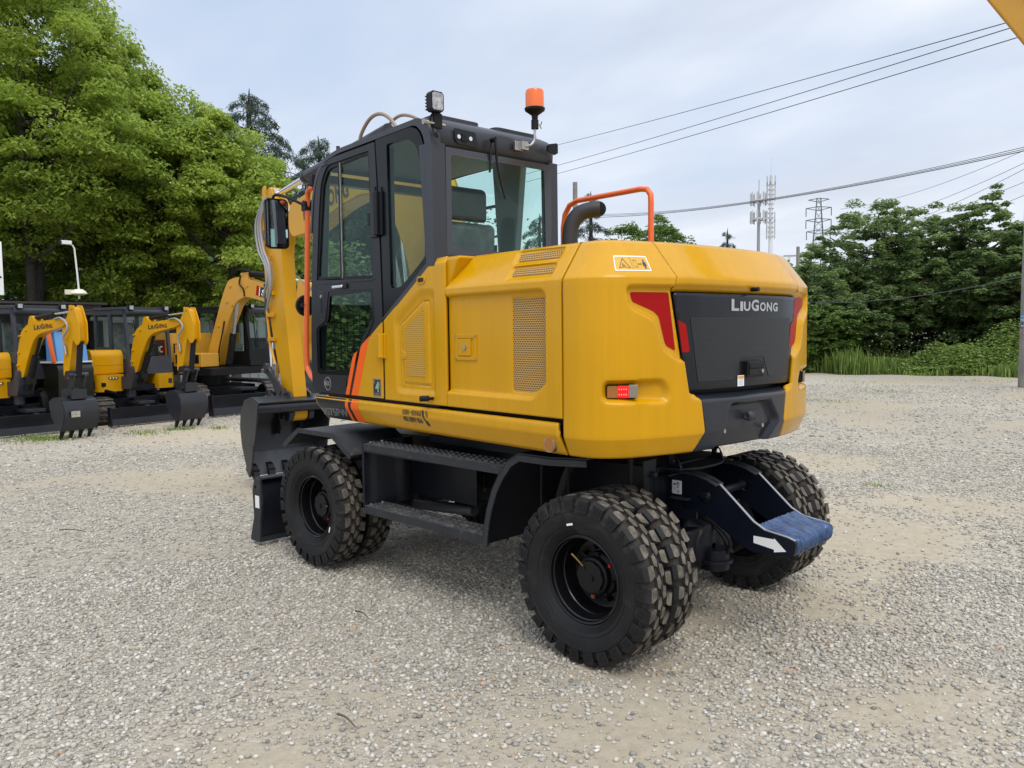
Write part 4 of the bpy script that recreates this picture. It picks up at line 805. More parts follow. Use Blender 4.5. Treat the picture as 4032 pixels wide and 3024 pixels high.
# fenders: sheet profiles swept across
def sheet(prof_, t, y0, y1, name, m, parent, bev=.003):
    return MB().prism(thick(prof_, t), y0, y1, 'y').build(name, m, parent, bevel=bev)
FEN = mat('fender_grey', (.036, .038, .043), .5, var=.3, vscale=9, bump=.35, bscale=90, dirt=((.12, .11, .095), .57, 8))
for sg in (1, -1):
    ya, yb = (.45, 1.0) if sg == 1 else (-1.0, -.45)
    f_ = sheet([(2.955, .862), (2.74, .990), (2.28, .988), (2.065, .860)], -.012, ya, yb, 'front_fender', FEN, EX); f_.location = (-PV, 0, 0)
    ye = (.996, 1.004) if sg == 1 else (-1.004, -.996)
    pf = [(2.955, .862), (2.74, .990), (2.28, .988), (2.065, .860)]; MB().prism(thick(pf, -.0)+[], 0, 0, 'y') if False else None
    MB().prism([(2.965, .866), (2.743, .998), (2.277, .996), (2.055, .864), (2.055, .838), (2.085, .838), (2.29, .962), (2.73, .964), (2.925, .838), (2.965, .838)], ye[0], ye[1], 'y').build('fender_lip', CHASG, f_, bevel=.002)
    # rear fender: arc from bottom-front up and over
    arc = [(.742, .475), (.728, .58), (.700, .69), (.655, .81), (.600, .90), (.530, .985), (.448, 1.030), (.225, 1.032), (-.02, 1.050)]
    g_ = sheet(arc, .012, ya-.05, yb, 'rear_fender', CHAS, EX) if sg == 1 else sheet(arc, .012, ya, yb+.05, 'rear_fender', CHAS, EX); g_.location = (-PV, 0, 0)
    MB().prism(thick(arc, -.035), ye[0]-.002, ye[1]+.002, 'y').build('fender_lip', CHASG, g_, bevel=.002)
    MB().bb((.70, ya, .655), (.40, ya+.02, .665)).bb((.45, ya+.12, .62), (.46, ya+.13, .95)).bb((.5, ya+.3, .6), (.51, ya+.31, .95)).build('fender_stay', CHASG, g_)
    # step ladder with two tread boards and a side box
    y0, y1 = (.78, .955) if sg == 1 else (-.955, -.78)
    bx = MB().bb((1.965, y0, .50), (1.985, y1, .955)); bx.bb((1.28, y0-.25 if sg == 1 else y1+.25, .545), (1.965, y0-.24 if sg == 1 else y1+.24, .90)); bx.bb((1.28, min(y0-.25, y1) if sg == 1 else y0, .89), (1.965, y1 if sg == 1 else y1+.25, .90))
    bx.bb((1.965, y0-.25 if sg == 1 else y1, .50), (1.985, y0 if sg == 1 else y1+.25, .955))
    bx = bx.build('step_box', CHAS, **CH, bevel=.003)
    for z_, xa, xb in ((.945, .60, 1.965), (.515, .745, 1.975)):
        st = MB().bb((xa, y1-.012 if sg == 1 else y0, z_-.052), (xb, y1+.0 if sg == 1 else y0+.012, z_)).bb((xa, y0, z_-.052), (xb, y0+.012, z_)).build('step', CHASG, bx, bevel=.002)
        tr = MB().bb((xa, y0, z_+.0005), (xb, y1, z_+.004))
        n = int((xb-xa)/.052)
        for i in range(n):
            for j in range(3):
                x_ = xa+.03+i*.052+(.026 if j % 2 else 0); y_ = y0+.035+j*.052
                tr.add([(x_-.016, y_-.006, z_+.004), (x_+.016, y_-.006, z_+.004), (x_+.012, y_+.008, z_+.012), (x_-.012, y_+.008, z_+.012), (x_-.016, y_+.010, z_+.004), (x_+.016, y_+.010, z_+.004)], [(0, 1, 2, 3), (3, 2, 5, 4), (0, 3, 4), (1, 5, 2)])
        tr.build('tread_plate', TREADP, st, smooth=0)
        for x_ in (xa+.03, xb-.03):
            for y_ in (y0+.04, y1-.04): MB().cyl((x_, y_, z_+.003), (x_, y_, z_+.016), .012, 6).build('bolt', STL, st, smooth=0)
# lateral brackets behind steps: hoses, cylinders in the dark
dk = MB()
for k in range(6): dk.cyl((.8+k*.12, .2+.03*k, .60), (.8+k*.12, .2+.03*k, .80), .012, 8)
dk.cyl((.6, .32, .5), (1.2, .36, .5), .035, 12).cyl((1.5, .36, .45), (2.1, .40, .42), .04, 12).bb((.85, .15, .35), (1.15, .34, .56)); dk.build('hydraulic_fitting', mat('fitting_steel', (.10, .10, .11), .35, metal=.6), cf, bevel=.004)
# front dozer blade
bl = MB(); bp2 = [(3.36, .02), (3.32, .16), (3.30, .32), (3.32, .46), (3.37, .54)]
bl.prism(thick(bp2, .018), -1.0, 1.0, 'y').build('dozer_blade', CHAS, **CH)
blade = [o for o in EX.children if o.name.startswith('dozer_blade')][0]
for sg in (-1, 1):
    MB().prism(rounded([(3.50, .02), (3.345, .02), (3.33, .20), (3.30, .34), (3.32, .535), (3.40, .545), (3.445, .44), (3.43, .22)], .01), sg*1.01-.009, sg*1.01+.009, 'y', [[(3.395+.016*math.cos(R(a)), .465+.016*math.sin(R(a))) for a in range(0, 360, 30)]]).build('blade_end_plate', CHASG, blade, bevel=.002)
MB().bb((3.30, -1.0, .535), (3.40, 1.0, .550)).bb((3.34, -1.0, .02), (3.40, 1.0, .06)).build('blade_edge', CHASG, blade, bevel=.003)
s_ = MB().bb((3.335, 1.0195, .300), (3.400, 1.0205, .400)).build('lifting_sticker', WHT, blade, smooth=0)
for sg in (-1, 1): MB().beam((2.80, sg*.28, .45), (3.36, sg*.28, .22), .08, .14).build('blade_arm', CHAS, blade, bevel=.01)
MB().cyl((2.85, 0, .75), (3.3, 0, .38), .045, 14).build('blade_cylinder', GREY, blade)
# rear towing arms with blue film pad
top = [(-.02, .905), (-.19, .905), (-.27, .885), (-.335, .855), (-.375, .820), (-.535, .680), (-.60, .645), (-.725, .628), (-.765, .616)]
bot = [(-.772, .600), (-.765, .545), (-.742, .530), (-.60, .520), (-.53, .520), (-.45, .555), (-.28, .658), (-.20, .690), (-.02, .695)]
hole = [(-.246+.036*math.cos(R(a)), .780+.036*math.sin(R(a))) for a in range(0, 360, 18)]
RA = MB().bb((-.028, -.225, .62), (-.005, .225, .91)).build('towing_bracket', CHAS, **CH, bevel=.004)
NAVY = mat('navy_black_plate', (.004, .006, .013), .36, coat=.05, spec=.3, var=.2)
for sg in (1, -1):
    pl3 = MB().prism(rounded(top+bot, .012, 3), sg*.225-.010, sg*.225+.010, 'y', [hole]).build('side_plate', NAVY, RA, bevel=.003)
    e_ = top[3:]; MB().prism(thick([(a, b+.0005) for a, b in e_], .003), sg*.225-.009, sg*.225+.009, 'y').build('worn_edge', mat('bare_edge', (.33, .33, .36), .35, metal=.3), pl3, smooth=0)
    MB().prism(thick([(-.02, .905), (-.19, .905), (-.27, .885), (-.335, .855)], -.010), sg*.225-.045, sg*.225+.045, 'y').build('plate_cap', CHASG, pl3, bevel=.004)
    MB().prism(rounded([(-.02, .62), (-.02, .99), (-.06, .99), (-.085, .95), (-.10, .91), (-.10, .69), (-.2, .69), (-.2, .64)], .015), sg*.236-.008 if sg == 1 else -.236-.008, sg*.236+.008 if sg == 1 else -.236+.008, 'y', [[(-.062+.014*math.cos(R(a)), .958+.018*math.sin(R(a))) for a in range(0, 360, 30)]]).build('lug_plate', CHAS, pl3, bevel=.002)
    MB().bb((-.04, sg*.215, .745), (-.16, sg*.28, .755)).build('gusset', CHASG, pl3, bevel=.003)
MB().prism([(-.02, -.27), (-.02, .27), (-.10, .25), (-.155, .12), (-.165, 0), (-.155, -.12), (-.10, -.25)], .905, .917, 'z').build('deck_plate', CHASG, RA, bevel=.003)
MB().cyl((-.246, -.20, .78), (-.246, .24, .78), .024, 16).bb((-.225, .236, .80), (-.265, .246, .765)).cyl((-.262, .24, .775), (-.262, .252, .775), .010, 6).build('tow_pin', CHAS, RA, bevel=.003)
pad = MB(); nx, ny = 14, 46; rr_ = np.random.default_rng(3)
pp = [(-.560, .668), (-.60, .650), (-.66, .640), (-.725, .632), (-.762, .622), (-.776, .606), (-.774, .575), (-.765, .545), (-.75, .530)]
gv = []
for i in range(len(pp)):
    for j in range(ny):
        w = rr_.normal(0, .0022)+.0035*math.sin(j*1.9+i*.3)*(1 if i > 3 else .5)
        gv.append((pp[i][0]-(w if i > 3 else 0), -.214+.428*j/(ny-1), pp[i][1]+(w if i <= 4 else 0)))
pad.add(gv, [(i*ny+j, i*ny+j+1, (i+1)*ny+j+1, (i+1)*ny+j) for i in range(len(pp)-1) for j in range(ny-1)])
pad.build('film_wrapped_pad', BLUF, RA, smooth=60)
aw = flatpoly([(0, .020), (.115, .012), (.115, -.002), (.182, .030-.012), (.115, .085-.012), (.115, .066), (0, .058)]); aw.v = [(a, b-a*.07, c) for a, b, c in aw.v]; aw.xf(T(-.540, .2360, .550) @ SIDE); aw.build('white_arrow', WHT, RA, smooth=0)
lsx = MB().join(flatpoly(rrect(0, 0, .064, .078, .005), 0, 0)); lsx.join(ring2(.038, .034, [(.010*math.cos(R(a)), .018*math.sin(R(a))+.018) for a in range(0, 360, 30)], .2, .0008, 1))
lsx.join(flatpoly([(.036, .046), (.036, .056), (.032, .056), (.038, .066), (.044, .056), (.040, .056), (.040, .046)], .0008, 1)); lsx.join(flatpoly([(.008, .060), (.026, .060), (.021, .048), (.013, .048)], .0008, 1)); lsx.join(ring2(.036, .008, [(0, 0), (.010, 0), (.012, .010), (.004, .016), (-.002, .01)], .4, .0008, 1)); lsx.join(flatpoly([(.008, .030), (.028, .030), (.028, .032), (.008, .032)], .0008, 1))
lsx.xf(T(-.042, .2455, .770) @ SIDE); lsx.build('lifting_sticker', [WHT, mat('sticker_green', (.02, .16, .10), .4)], RA, smooth=0)
bs = MB()
for z_ in (.90, .72): bs.cyl((-.01, .42, z_), (-.05, .42, z_), .018, 6)
bs.bb((-.012, .36, .62), (.0, .48, .98)); bs.build('bolted_flange', CHASG, cf, bevel=.002)
MB().tube([(-.02, .62, 1.06), (-.02, .62, .98), (.0, .60, .80), (.05, .5, .6)], .014, 8, smooth=3).build('hydraulic_hose', BLK, cf)
MB().tube([(-.1, .08, .62), (-.22, .06, .58), (-.3, .05, .5), (-.28, .04, .42)], .012, 8, smooth=4).tube([(-.1, -.02, .60), (-.2, -.04, .50), (-.26, -.05, .40)], .012, 8, smooth=4).build('hydraulic_hose', BLK, cf)
MB().cyl((-.16, -.02, .30), (-.16, -.02, .42), .09, 24).cyl((-.16, -.02, .34), (-.16, -.02, .36), .11, 24).build('pump_flange', CHAS, cf, bevel=.004)

# ================================================================= TYRES
def make_tyre():
    t = MB(); w = .1125
    pr = [(.222, .060), (.232, .072), (.26, .092), (.30, .108), (.34, .1125), (.352, .1130), (.356, .1095), (.385, .101), (.402, .090), (.411, .078), (.417, .04), (.418, 0)]
    pr = pr+[(a, -b) for a, b in pr[-2::-1]]
    t.lathe(pr, (0, 0, 0), 'y', 96); nf_ = 96
    for k_ in range(len(pr)-1):
        if min(pr[k_][0], pr[k_+1][0]) > .384: t.m[k_*nf_:(k_+1)*nf_] = [2]*nf_
    # raised rings on the sidewall
    for rr, yy in ((.2405, .080), (.2475, .085), (.255, .090), (.262, .0945), (.285, .1045), (.352, .1145)):
        for sg in (-1, 1): t.lathe([(rr-.002, sg*(yy-.001)), (rr, sg*(yy+.0018)), (rr+.002, sg*(yy+.0005))], (0, 0, 0), 'y', 96)
    def pol(rr, a, y): return (rr*math.cos(a), y, rr*math.sin(a))
    n = 26
    for sg in (1, -1):
        for i in range(n):
            a0 = 2*PI*i/n+(PI/n if sg < 0 else 0); h = 2*PI/n
            # shoulder lug: inner edge angled, outer drops down the sidewall
            A = [(a0-.30*h, a0+.30*h)]
            Lo, Hi = .411, .4355
            q = []
            pts = [(.044, -.30*h, .16*h), (.066, -.36*h, .30*h), (.096, -.30*h, .36*h)]
            for y, da, db in pts: q += [pol(Lo, a0+da, sg*y), pol(Lo, a0+db, sg*y), pol(Hi, a0+da*.93, sg*y), pol(Hi, a0+db*.93, sg*y)]
            q += [pol(.385, a0-.34*h, sg*.1125), pol(.385, a0+.34*h, sg*.1125), pol(.418, a0-.33*h, sg*.1165), pol(.418, a0+.33*h, sg*.1165)]
            q += [pol(.356, a0-.30*h, sg*.1105), pol(.356, a0+.30*h, sg*.1105), pol(.357, a0-.30*h, sg*.1175), pol(.357, a0+.30*h, sg*.1175)]
            fs = []; mi = []
            for k in range(2):
                o = 4*k; fs += [(o+2, o+3, o+7, o+6), (o, o+2, o+6, o+4), (o+1, o+5, o+7, o+3)]; mi += [1, 2, 2]
            fs += [(0, 1, 3, 2)]; mi += [2]
            fs += [(10, 11, 15, 14), (8, 10, 14, 12), (9, 13, 15, 11), (14, 15, 19, 18), (12, 14, 18, 16), (13, 17, 19, 15), (16, 18, 19, 17)]; mi += [0]*7
            o = len(t.v); t.v += q; t.f += [tuple(x+o for x in f) for f in fs]; t.m += mi
            # dimple square
            for (ra, rb, da, db) in ((.372, .375, -.13, .13), (.398, .401, -.13, .13), (.372, .401, -.15, -.11), (.372, .401, .11, .15)):
                yy = sg*.1190
                t.add([pol(ra, a0+da*h, yy), pol(rb, a0+da*h, yy), pol(rb, a0+db*h, yy), pol(ra, a0+db*h, yy), pol(ra, a0+da*h, sg*.1155), pol(rb, a0+da*h, sg*.1155), pol(rb, a0+db*h, sg*.1155), pol(ra, a0+db*h, sg*.1155)], [(0, 1, 2, 3), (0, 4, 5, 1), (1, 5, 6, 2), (2, 6, 7, 3), (3, 7, 4, 0)])
    # centre blocks: two staggered rows of pentagons
    for row, sg in ((0, 1), (1, -1)):
        for i in range(n):
            a0 = 2*PI*(i+.5)/n+(PI/n if sg < 0 else 0); h = 2*PI/n
            P = [(-.34, .008), (.04, .001), (.38, .010), (.26, .036), (-.22, .038)]
            P = [(a, sg*y) for a, y in P]; k = len(P)
            q = [pol(.412, a0+a*h, y) for a, y in P]+[pol(.4365, a0+a*h*.9, y*.94+sg*.001) for a, y in P]
            o = len(t.v); t.v += q; t.f += [tuple(o+k+j for j in range(k))]+[(o+j, o+(j+1) % k, o+k+(j+1) % k, o+k+j) for j in range(k)]; t.m += [1]+[2]*k
    return t
tyre_mb = make_tyre(); tyre_mb.v = [(a, b*.895, c) for a, b, c in tyre_mb.v]
rim_mb = MB().lathe([(.226, .058), (.230, .066), (.224, .070), (.216, .066), (.212, .050), (.207, .045), (.203, .01), (.201, -.02), (.206, -.024), (.201, -.03), (.196, -.075), (.180, -.098), (.150, -.104), (.118, -.100), (.02, -.100)], (0, 0, 0), 'y', 64)
rim_mb.lathe([(.226, -.058), (.230, -.066), (.216, -.067), (.208, -.05), (.204, -.095)], (0, 0, 0), 'y', 64)
lug_ring = MB()
def make_wheel(name, inner=False):
    rm_ = MB(); rm_.join(rim_mb); w = rm_.build(name, mat('rim_black', (.005, .005, .006), .25, coat=.15, bump=.1, spec=.3), EX, smooth=30)
    t = MB(); t.join(tyre_mb); t.build('tyre', [RUB, RUBD, mat('groove_rubber', (.030, .026, .021), .85, var=.4, vscale=20, bump=.3, bscale=90)], w, smooth=28)
    if not inner:
        h = MB().lathe([(.118, -.10), (.118, -.055), (.105, -.048), (.100, -.045), (.098, -.012), (.088, -.006), (.084, -.006)], (0, 0, 0), 'y', 40)
        sc = [((.078+.006*abs(math.sin(4*a)))*math.cos(a), (.078+.006*abs(math.sin(4*a)))*math.sin(a)) for a in np.linspace(0, 2*PI, 64, endpoint=False)]
        h.prism(sc, -.012, .010, 'y'); h.cyl((.012, .010, .0), (.012, .018, .0), .016, 8); h.cyl((-.055, .0, -.02), (-.055, .016, -.02), .014, 12)
        hub = h.build('hub', mat('hub_black', (.006, .006, .007), .5, var=.2, spec=.3), w, bevel=.002)
        for k in range(10):
            a = 2*PI*k/10+.2
            MB().cyl((.138*math.cos(a), -.10, .138*math.sin(a)), (.138*math.cos(a), -.072, .138*math.sin(a)), .014, 6).build('wheel_nut', COP if k in (2, 8) else BLK, hub, smooth=0)
        for k in range(8):
            a = 2*PI*k/8+.5
            MB().cyl((.109*math.cos(a), -.055, .109*math.sin(a)), (.109*math.cos(a), -.040, .109*math.sin(a)), .009, 6).build('hub_bolt', mat('red_mark', (.7, .03, .01), .5) if k in (1, 6) else BLK, hub, smooth=0)
        MB().tube([(-.06, .012, -.03), (-.10, .035, -.055), (-.13, .045, -.065)], .005, 8).build('valve_stem', BRASS, hub)
    return w
WHO = make_wheel('wheel'); WHI = make_wheel('wheel', True)
yo_, yi_ = .9400, .7050
first = {0: True, 1: True}
def put_wheel(x, y, outer):
    key = 0 if outer else 1; src = WHO if outer else WHI
    w = src if first[key] else copy_tree(src, EX); first[key] = False
    w.parent = EX; w.location = (x-PV, y, .435); a = random.uniform(0, 6)
    w.rotation_euler = (0, a if y > 0 and outer is False else (0.0 if (outer and y > 0) else a), PI if ((y < 0) == outer) or False else 0) if y != 0 else (0, 0, 0)
    if outer: w.rotation_euler = (0, 2.7 if x < 1 else 0.6, 0 if y > 0 else PI)
    else: w.rotation_euler = (0, a, PI if y > 0 else 0)
    return w
for x_ in (0, 2.5357):
    for sg in (1, -1):
        wo_ = put_wheel(x_, sg*yo_, True); put_wheel(x_, sg*yi_, False)
        if sg == 1:
            A = R(80) if x_ < 1 else R(205)
            sx, sz = .29*math.cos(A), .29*math.sin(A)
            st = MB().box((0, 0, 0), (.040, .0012, .011)); st.xf(T(x_-PV+sx, yo_+.107, .435+sz) @ Matrix.Rotation(-(A-PI/2)+.1, 4, 'Y')); st.build('barcode_sticker', WHT, EX, smooth=0)

# ================================================================= PARKED MINI EXCAVATORS (front pointing to local +X)
def track(L, w, h, y, name, m, parent, nl=44):
    rr = h/2; a = MB(); xs = L/2-rr
    loop = [(xs+rr*math.sin(R(t)), rr-rr*math.cos(R(t))) for t in range(0, 181, 15)]+[(-xs-rr*math.sin(R(t)), rr+rr*math.cos(R(t))) for t in range(0, 181, 15)]
    inn = [(x*(1-.035/ max(.1, abs(x))) if False else x*.965, rr+(z-rr)*.88) for x, z in loop]
    a.prism(loop, y-w/2, y+w/2, 'y', [inn]); P = [Vector(p) for p in loop]; Ls = [0]
    for i in range(len(P)): Ls.append(Ls[-1]+(P[(i+1) % len(P)]-P[i]).length)
    for k in range(nl):
        s_ = Ls[-1]*k/nl; i = max(j for j in range(len(P)) if Ls[j] <= s_+1e-9); t_ = (s_-Ls[i])/(Ls[i+1]-Ls[i]+1e-9); p = P[i].lerp(P[(i+1) % len(P)], t_); tn = (P[(i+1) % len(P)]-P[i]).normalized()
        a.beam((p.x, y-w/2-.004, p.y), (p.x, y+w/2+.004, p.y), .045, .05, up=(tn.y, 0, -tn.x))
    o = a.build(name, m, parent, smooth=0)
    f = MB().bb((-xs, y-w*.30, rr*.55), (xs, y+w*.30, rr*1.45))
    for k in range(5): f.cyl((-xs*.75+k*xs*.375, y-w*.36, rr*.45), (-xs*.75+k*xs*.375, y+w*.36, rr*.45), rr*.34, 14)
    f.cyl((xs, y-w*.36, rr), (xs, y+w*.36, rr), rr*.80, 20).cyl((-xs, y-w*.36, rr), (-xs, y+w*.36, rr), rr*.80, 20); f.build('track_frame', BLK, o, bevel=.004)
    return o
TRK = mat('dirty_rubber_track', (.05, .042, .035), .85, var=.4, vscale=14, dirt=((.16, .13, .10), .5, 18))
TRS = mat('worn_steel_track', (.11, .095, .085), .5, metal=.4, var=.3, vscale=12)
def bucket_part(cx, cy, cz, w, s, parent, m, teeth=4):
    # curled bucket; its round back faces forward (+X), teeth point to the ground
    pf = [(-.30, .40), (-.12, .50), (.10, .50), (.26, .42), (.33, .26), (.33, .04), (.27, -.16), (.16, -.30)]
    pf = [(cx+a*s, cz+b*s) for a, b in pf]; b = MB().prism(thick(pf, -.014), cy-w/2, cy+w/2, 'y').build('bucket', m, parent)
    for k in (0.34, .66): MB().prism(thick([(p[0]+.004, p[1]+.002) for p in pf], .010), cy-w/2+w*k-.02, cy-w/2+w*k+.02, 'y').build('bucket_strap', m, b)
    for sg in (-1, 1): MB().prism(pf+[(cx+.04*s, cz-.30*s), (cx-.24*s, cz+.05*s)], cy+sg*w/2-.008, cy+sg*w/2+.008, 'y').build('bucket_side', m, b, bevel=.002)
    for k in range(teeth):
        v = cy-w/2+.05+k*(w-.10)/(teeth-1)
        MB().add([(cx+.17*s, v-.035, cz-.26*s), (cx+.17*s, v+.035, cz-.26*s), (cx+.08*s, v-.035, cz-.26*s), (cx+.08*s, v+.035, cz-.26*s), (cx-.0*s, v-.020, cz-.54*s), (cx-.0*s, v+.020, cz-.54*s), (cx-.03*s, v-.02, cz-.54*s), (cx-.03*s, v+.02, cz-.54*s)], [(0, 1, 3, 2), (4, 6, 7, 5), (0, 4, 5, 1), (2, 3, 7, 6), (0, 2, 6, 4), (1, 5, 7, 3)]).build('bucket_tooth', BLK, b)
    return b
def make_cab(p, x0, x1, y0, y1, z0, z1, xr, m, parent, split=None):
    # glazed cab: x0 rear, x1 front; y0 right side, y1 left; posts, header, panes
    f = MB(); t = .06; fx = x1-.10
    for y in (y0, y1-t):
        f.prism([(x0, z0), (x0+t, z0), (x0+t, z1), (x0, z1)], y, y+t, 'y'); f.prism([(x1-t, z0), (x1, z0), (fx, z1), (fx-t, z1)], y, y+t, 'y')
        f.prism([(xr, z0), (xr+.07, z0), (xr+.07, z1), (xr, z1)], y, y+t, 'y'); f.prism([(x0, z0), (x1-.02, z0), (x1-.05, z0+.32), (xr, z0+.32), (xr, z0+.55 if y < y0+.01 else z0+.30), (x0, z0+.55 if y < y0+.01 else z0+.30)], y+.005, y+t-.005, 'y')
        f.prism([(x0, z1-.10), (fx+.005, z1-.10), (fx-.01, z1), (x0, z1)], y, y+t, 'y')
    f.bb((x0, y0, z1-.10), (x0+t, y1, z1)); f.prism([(x1-t, z0), (x1, z0), (x1-.035, z0+.35), (x1-.035-t, z0+.35)], y0+t, y1-t, 'y')
    fr_ = f.build('cab_frame', m, parent, bevel=.012)
    MB().prism(rounded([(x0-.03, y0-.02), (fx+.05, y0-.02), (fx+.05, y1+.02), (x0-.03, y1+.02)], .10), z1, z1+.05, 'z').build('cab_roof', m, fr_, bevel=.02)
    MB().cyl((fx+.01, y0+.02, z1-.05), (fx+.01, y1-.02, z1-.05), .065, 16).build('front_header', GREY, fr_, bevel=0)
    MB().add([(x1-.04, y0+t, z0+.33), (x1-.04, y1-t, z0+.33), (fx-.01, y1-t, z1-.1), (fx-.01, y0+t, z1-.1)], [(0, 1, 2, 3)]).build('windscreen', GLR, fr_, smooth=0)
    for y in (y0+.02, y1-.02): MB().add([(x0+t, y, z0+.5), (x1-.06, y, z0+.32), (fx-.02, y, z1-.1), (x0+t, y, z1-.1)], [(0, 1, 2, 3)]).build('side_glass', GLS, fr_, smooth=0)
    MB().add([(x0+.02, y0+t, z0+.5), (x0+.02, y1-t, z0+.5), (x0+.02, y1-t, z1-.1), (x0+.02, y0+t, z1-.1)], [(0, 1, 2, 3)]).build('rear_glass', GLR, fr_, smooth=0)
    if split: MB().bb((x1-.075, y0+t, split), (x1-.035, y1-t, split+.03)).build('screen_bar', BLK, fr_)
    st = MB().bb((x0+.2, (y0+y1)/2-.24, z0+.1), (x0+.7, (y0+y1)/2+.24, z0+.48)); st.prism(rounded([(x0+.14, z0+.4), (x0+.30, z0+.42), (x0+.24, z0+1.05), (x0+.12, z0+1.05)], .04), (y0+y1)/2-.23, (y0+y1)/2+.23, 'y'); st.build('seat', mat('wrapped_seat', (.22, .23, .24), .3, coat=.4, var=.4, vscale=9, bump=.5, bscale=20), fr_, bevel=.04)
    MB().bb((x1-.28, (y0+y1)/2-.3, z0), (x1-.16, (y0+y1)/2+.3, z0+.62)).build('dashboard', BLK, fr_, bevel=.02)
    for y in (y0+.10, y1-.10):
        l_ = MB().prism(rounded([(y-.055, z1-.015), (y+.055, z1-.015), (y+.055, z1+.085), (y-.055, z1+.085)], .012), fx+.05, fx+.11, 'x').bb((fx+.0, y-.02, z1-.06), (fx+.07, y+.02, z1+.0)).build('work_lamp', BLK, fr_, bevel=.003)
        MB().prism(rounded([(y-.042, z1-.002), (y+.042, z1-.002), (y+.042, z1+.072), (y-.042, z1+.072)], .01), fx+.109, fx+.113, 'x').build('lamp_lens', LENS, l_)
    MB().tube([(x1-.03, y0+.22, z0+.40), (x1-.05, y0+.20, z0+.75), (x1-.07, y0+.18, z0+1.10)], .012, 6).tube([(x1-.035, y0+.28, z0+.40), (x1-.06, y0+.26, z0+.80)], .008, 6).build('wiper', BLK, fr_)
    return fr_
def hoses(lst, rr, parent, m=None, k=5):
    for h in lst: MB().tube(h, rr, 8, smooth=k).build('hydraulic_hose', m or HOSE, parent)
def mini(loc, rz, label):
    root = thing('mini_excavator', label, 'mini excavator', loc, rz, 'yellow mini excavators in a row'); UC = R(-8)
    for y in (.70, -.70): track(2.10, .30, .50, y, 'rubber_track', TRK, root).rotation_euler = (0, 0, UC)
    ch = MB().bb((-.55, -.55, .20), (.60, .55, .48)).cyl((0, 0, .44), (0, 0, .60), .42, 28); 
    ch.build('undercarriage', CHAS, root, bevel=.01, rot=(0, 0, UC))
    bl_ = MB().prism(thick([(1.50, .03), (1.46, .12), (1.46, .24), (1.50, .36)], .03), -.86, .86, 'y').build('dozer_blade', CHAS, root, rot=(0, 0, UC))
    for sg in (1, -1): MB().prism(rounded([(1.56, .02), (1.42, .02), (1.42, .37), (1.54, .38)], .01), sg*.86-.012, sg*.86+.012, 'y').build('blade_end_plate', CHAS, bl_, bevel=.002)
    MB().bb((1.47, -.85, .03), (1.545, .85, .15)).build('cutting_edge', GREY, bl_, bevel=.003)
    for sg in (1, -1): MB().beam((.60, sg*.38, .30), (1.46, sg*.42, .20), .07, .12).build('blade_arm', CHAS, bl_, bevel=.01)
    MB().bb((.72, -.16, .36), (1.18, .16, .42)).beam((.6, 0, .42), (1.40, 0, .26), .09, .09).build('blade_cylinder_cover', CHASG, bl_, bevel=.01)
    # upper
    MB().prism(rounded([(-.80, -.45), (-.55, -.80), (.0, -.86), (.52, -.84), (.62, -.60), (.66, .0), (.62, .60), (.52, .84), (.0, .86), (-.55, .80), (-.80, .45)], .12), .60, .72, 'z').build('deck', CHAS, root, bevel=.01)
    lo = MB().prism(rounded([(.10, -.86), (.62, -.86), (.72, -.72), (.72, -.32), (.60, -.30), (.10, -.30)], .05), .62, .94, 'z')
    lo.prism(rounded([(-.80, -.30), (-.62, -.72), (-.3, -.86), (.10, -.86), (.10, -.2), (-.8, -.2)], .08), .62, .92, 'z').build('lower_cover_right', YEL2, root, bevel=.02)
    lf = MB().prism(rounded([(.10, .86), (.60, .86), (.72, .74), (.74, .42), (.62, .38), (.10, .38)], .05), .62, .92, 'z').build('lower_cover_left', YEL2, root, bevel=.02)
    d1 = textmb('9035FZTS', .24, .05, .01, 1); q = MB().join(flatpoly([(-.02, -.02), (.40, -.02), (.40, .14), (-.02, .14)], 0, 0)); d1.xf(T(.10, .035, .002)); q.join(d1)
    q.join(flatpoly([(-.02, -.02), (.06, -.02), (-.0, .14), (-.08, .14)], .001, 2)); q.xf(T(.20, -.8635, .70) @ RSIDE); q.build('model_plate', [DKT, GRYL, ORGD], root, smooth=0)
    q = MB()
    for k in range(3): q.join(flatpoly([(k*.035, 0), (k*.035+.018, 0), (k*.035+.018, .12), (k*.035, .12)], 0, 0))
    q.join(flatpoly([(.12, .01), (.28, .01), (.28, .11), (.12, .11)], 0, 0)); q.xf(T(.7265, .44, .70) @ FRONT); q.build('front_decal', DKT, lf, smooth=0)
    MB().prism(rounded([(-.62, .80), (-.84, .40), (-.88, 0), (-.84, -.40), (-.62, -.80), (-.2, -.85), (-.2, .85)], .12), .72, 1.38, 'z').build('engine_cover', YEL2, root, bevel=.05)
    h_ = MB().prism(rounded([(-.42, .94), (.50, .94), (.50, 1.32), (.44, 1.42), (-.42, 1.42)], .04), -.84, -.20, 'y').build('right_hood', YEL2, root, bevel=.03)
    MB().bb((-.40, -.848, 1.13), (.495, -.19, 1.14)).bb((.497, -.80, 1.13), (.506, -.22, 1.142)).build('hood_crease', YEL2, h_, bevel=.003)
    sl_ = MB().prism(rrect(-.66, .860, -.46, .905, .02), .722, .730, 'x').build('grille_badge', DKT, root)
    for k in range(3): MB().prism(rrect(-.64+k*.06, .868, -.61+k*.06, .897, .008), .729, .733, 'x').build('badge_bar', WHT, sl_)
    MB().bb((.55, -.78, .72), (.715, -.34, .80)).cyl((.60, -.74, .66), (.95, -.66, .60), .03, 10).build('front_step', BLK, root, bevel=.01)
    make_cab(None, -.48, .66, -.18, .80, .92, 2.22, .02, GREY, root)
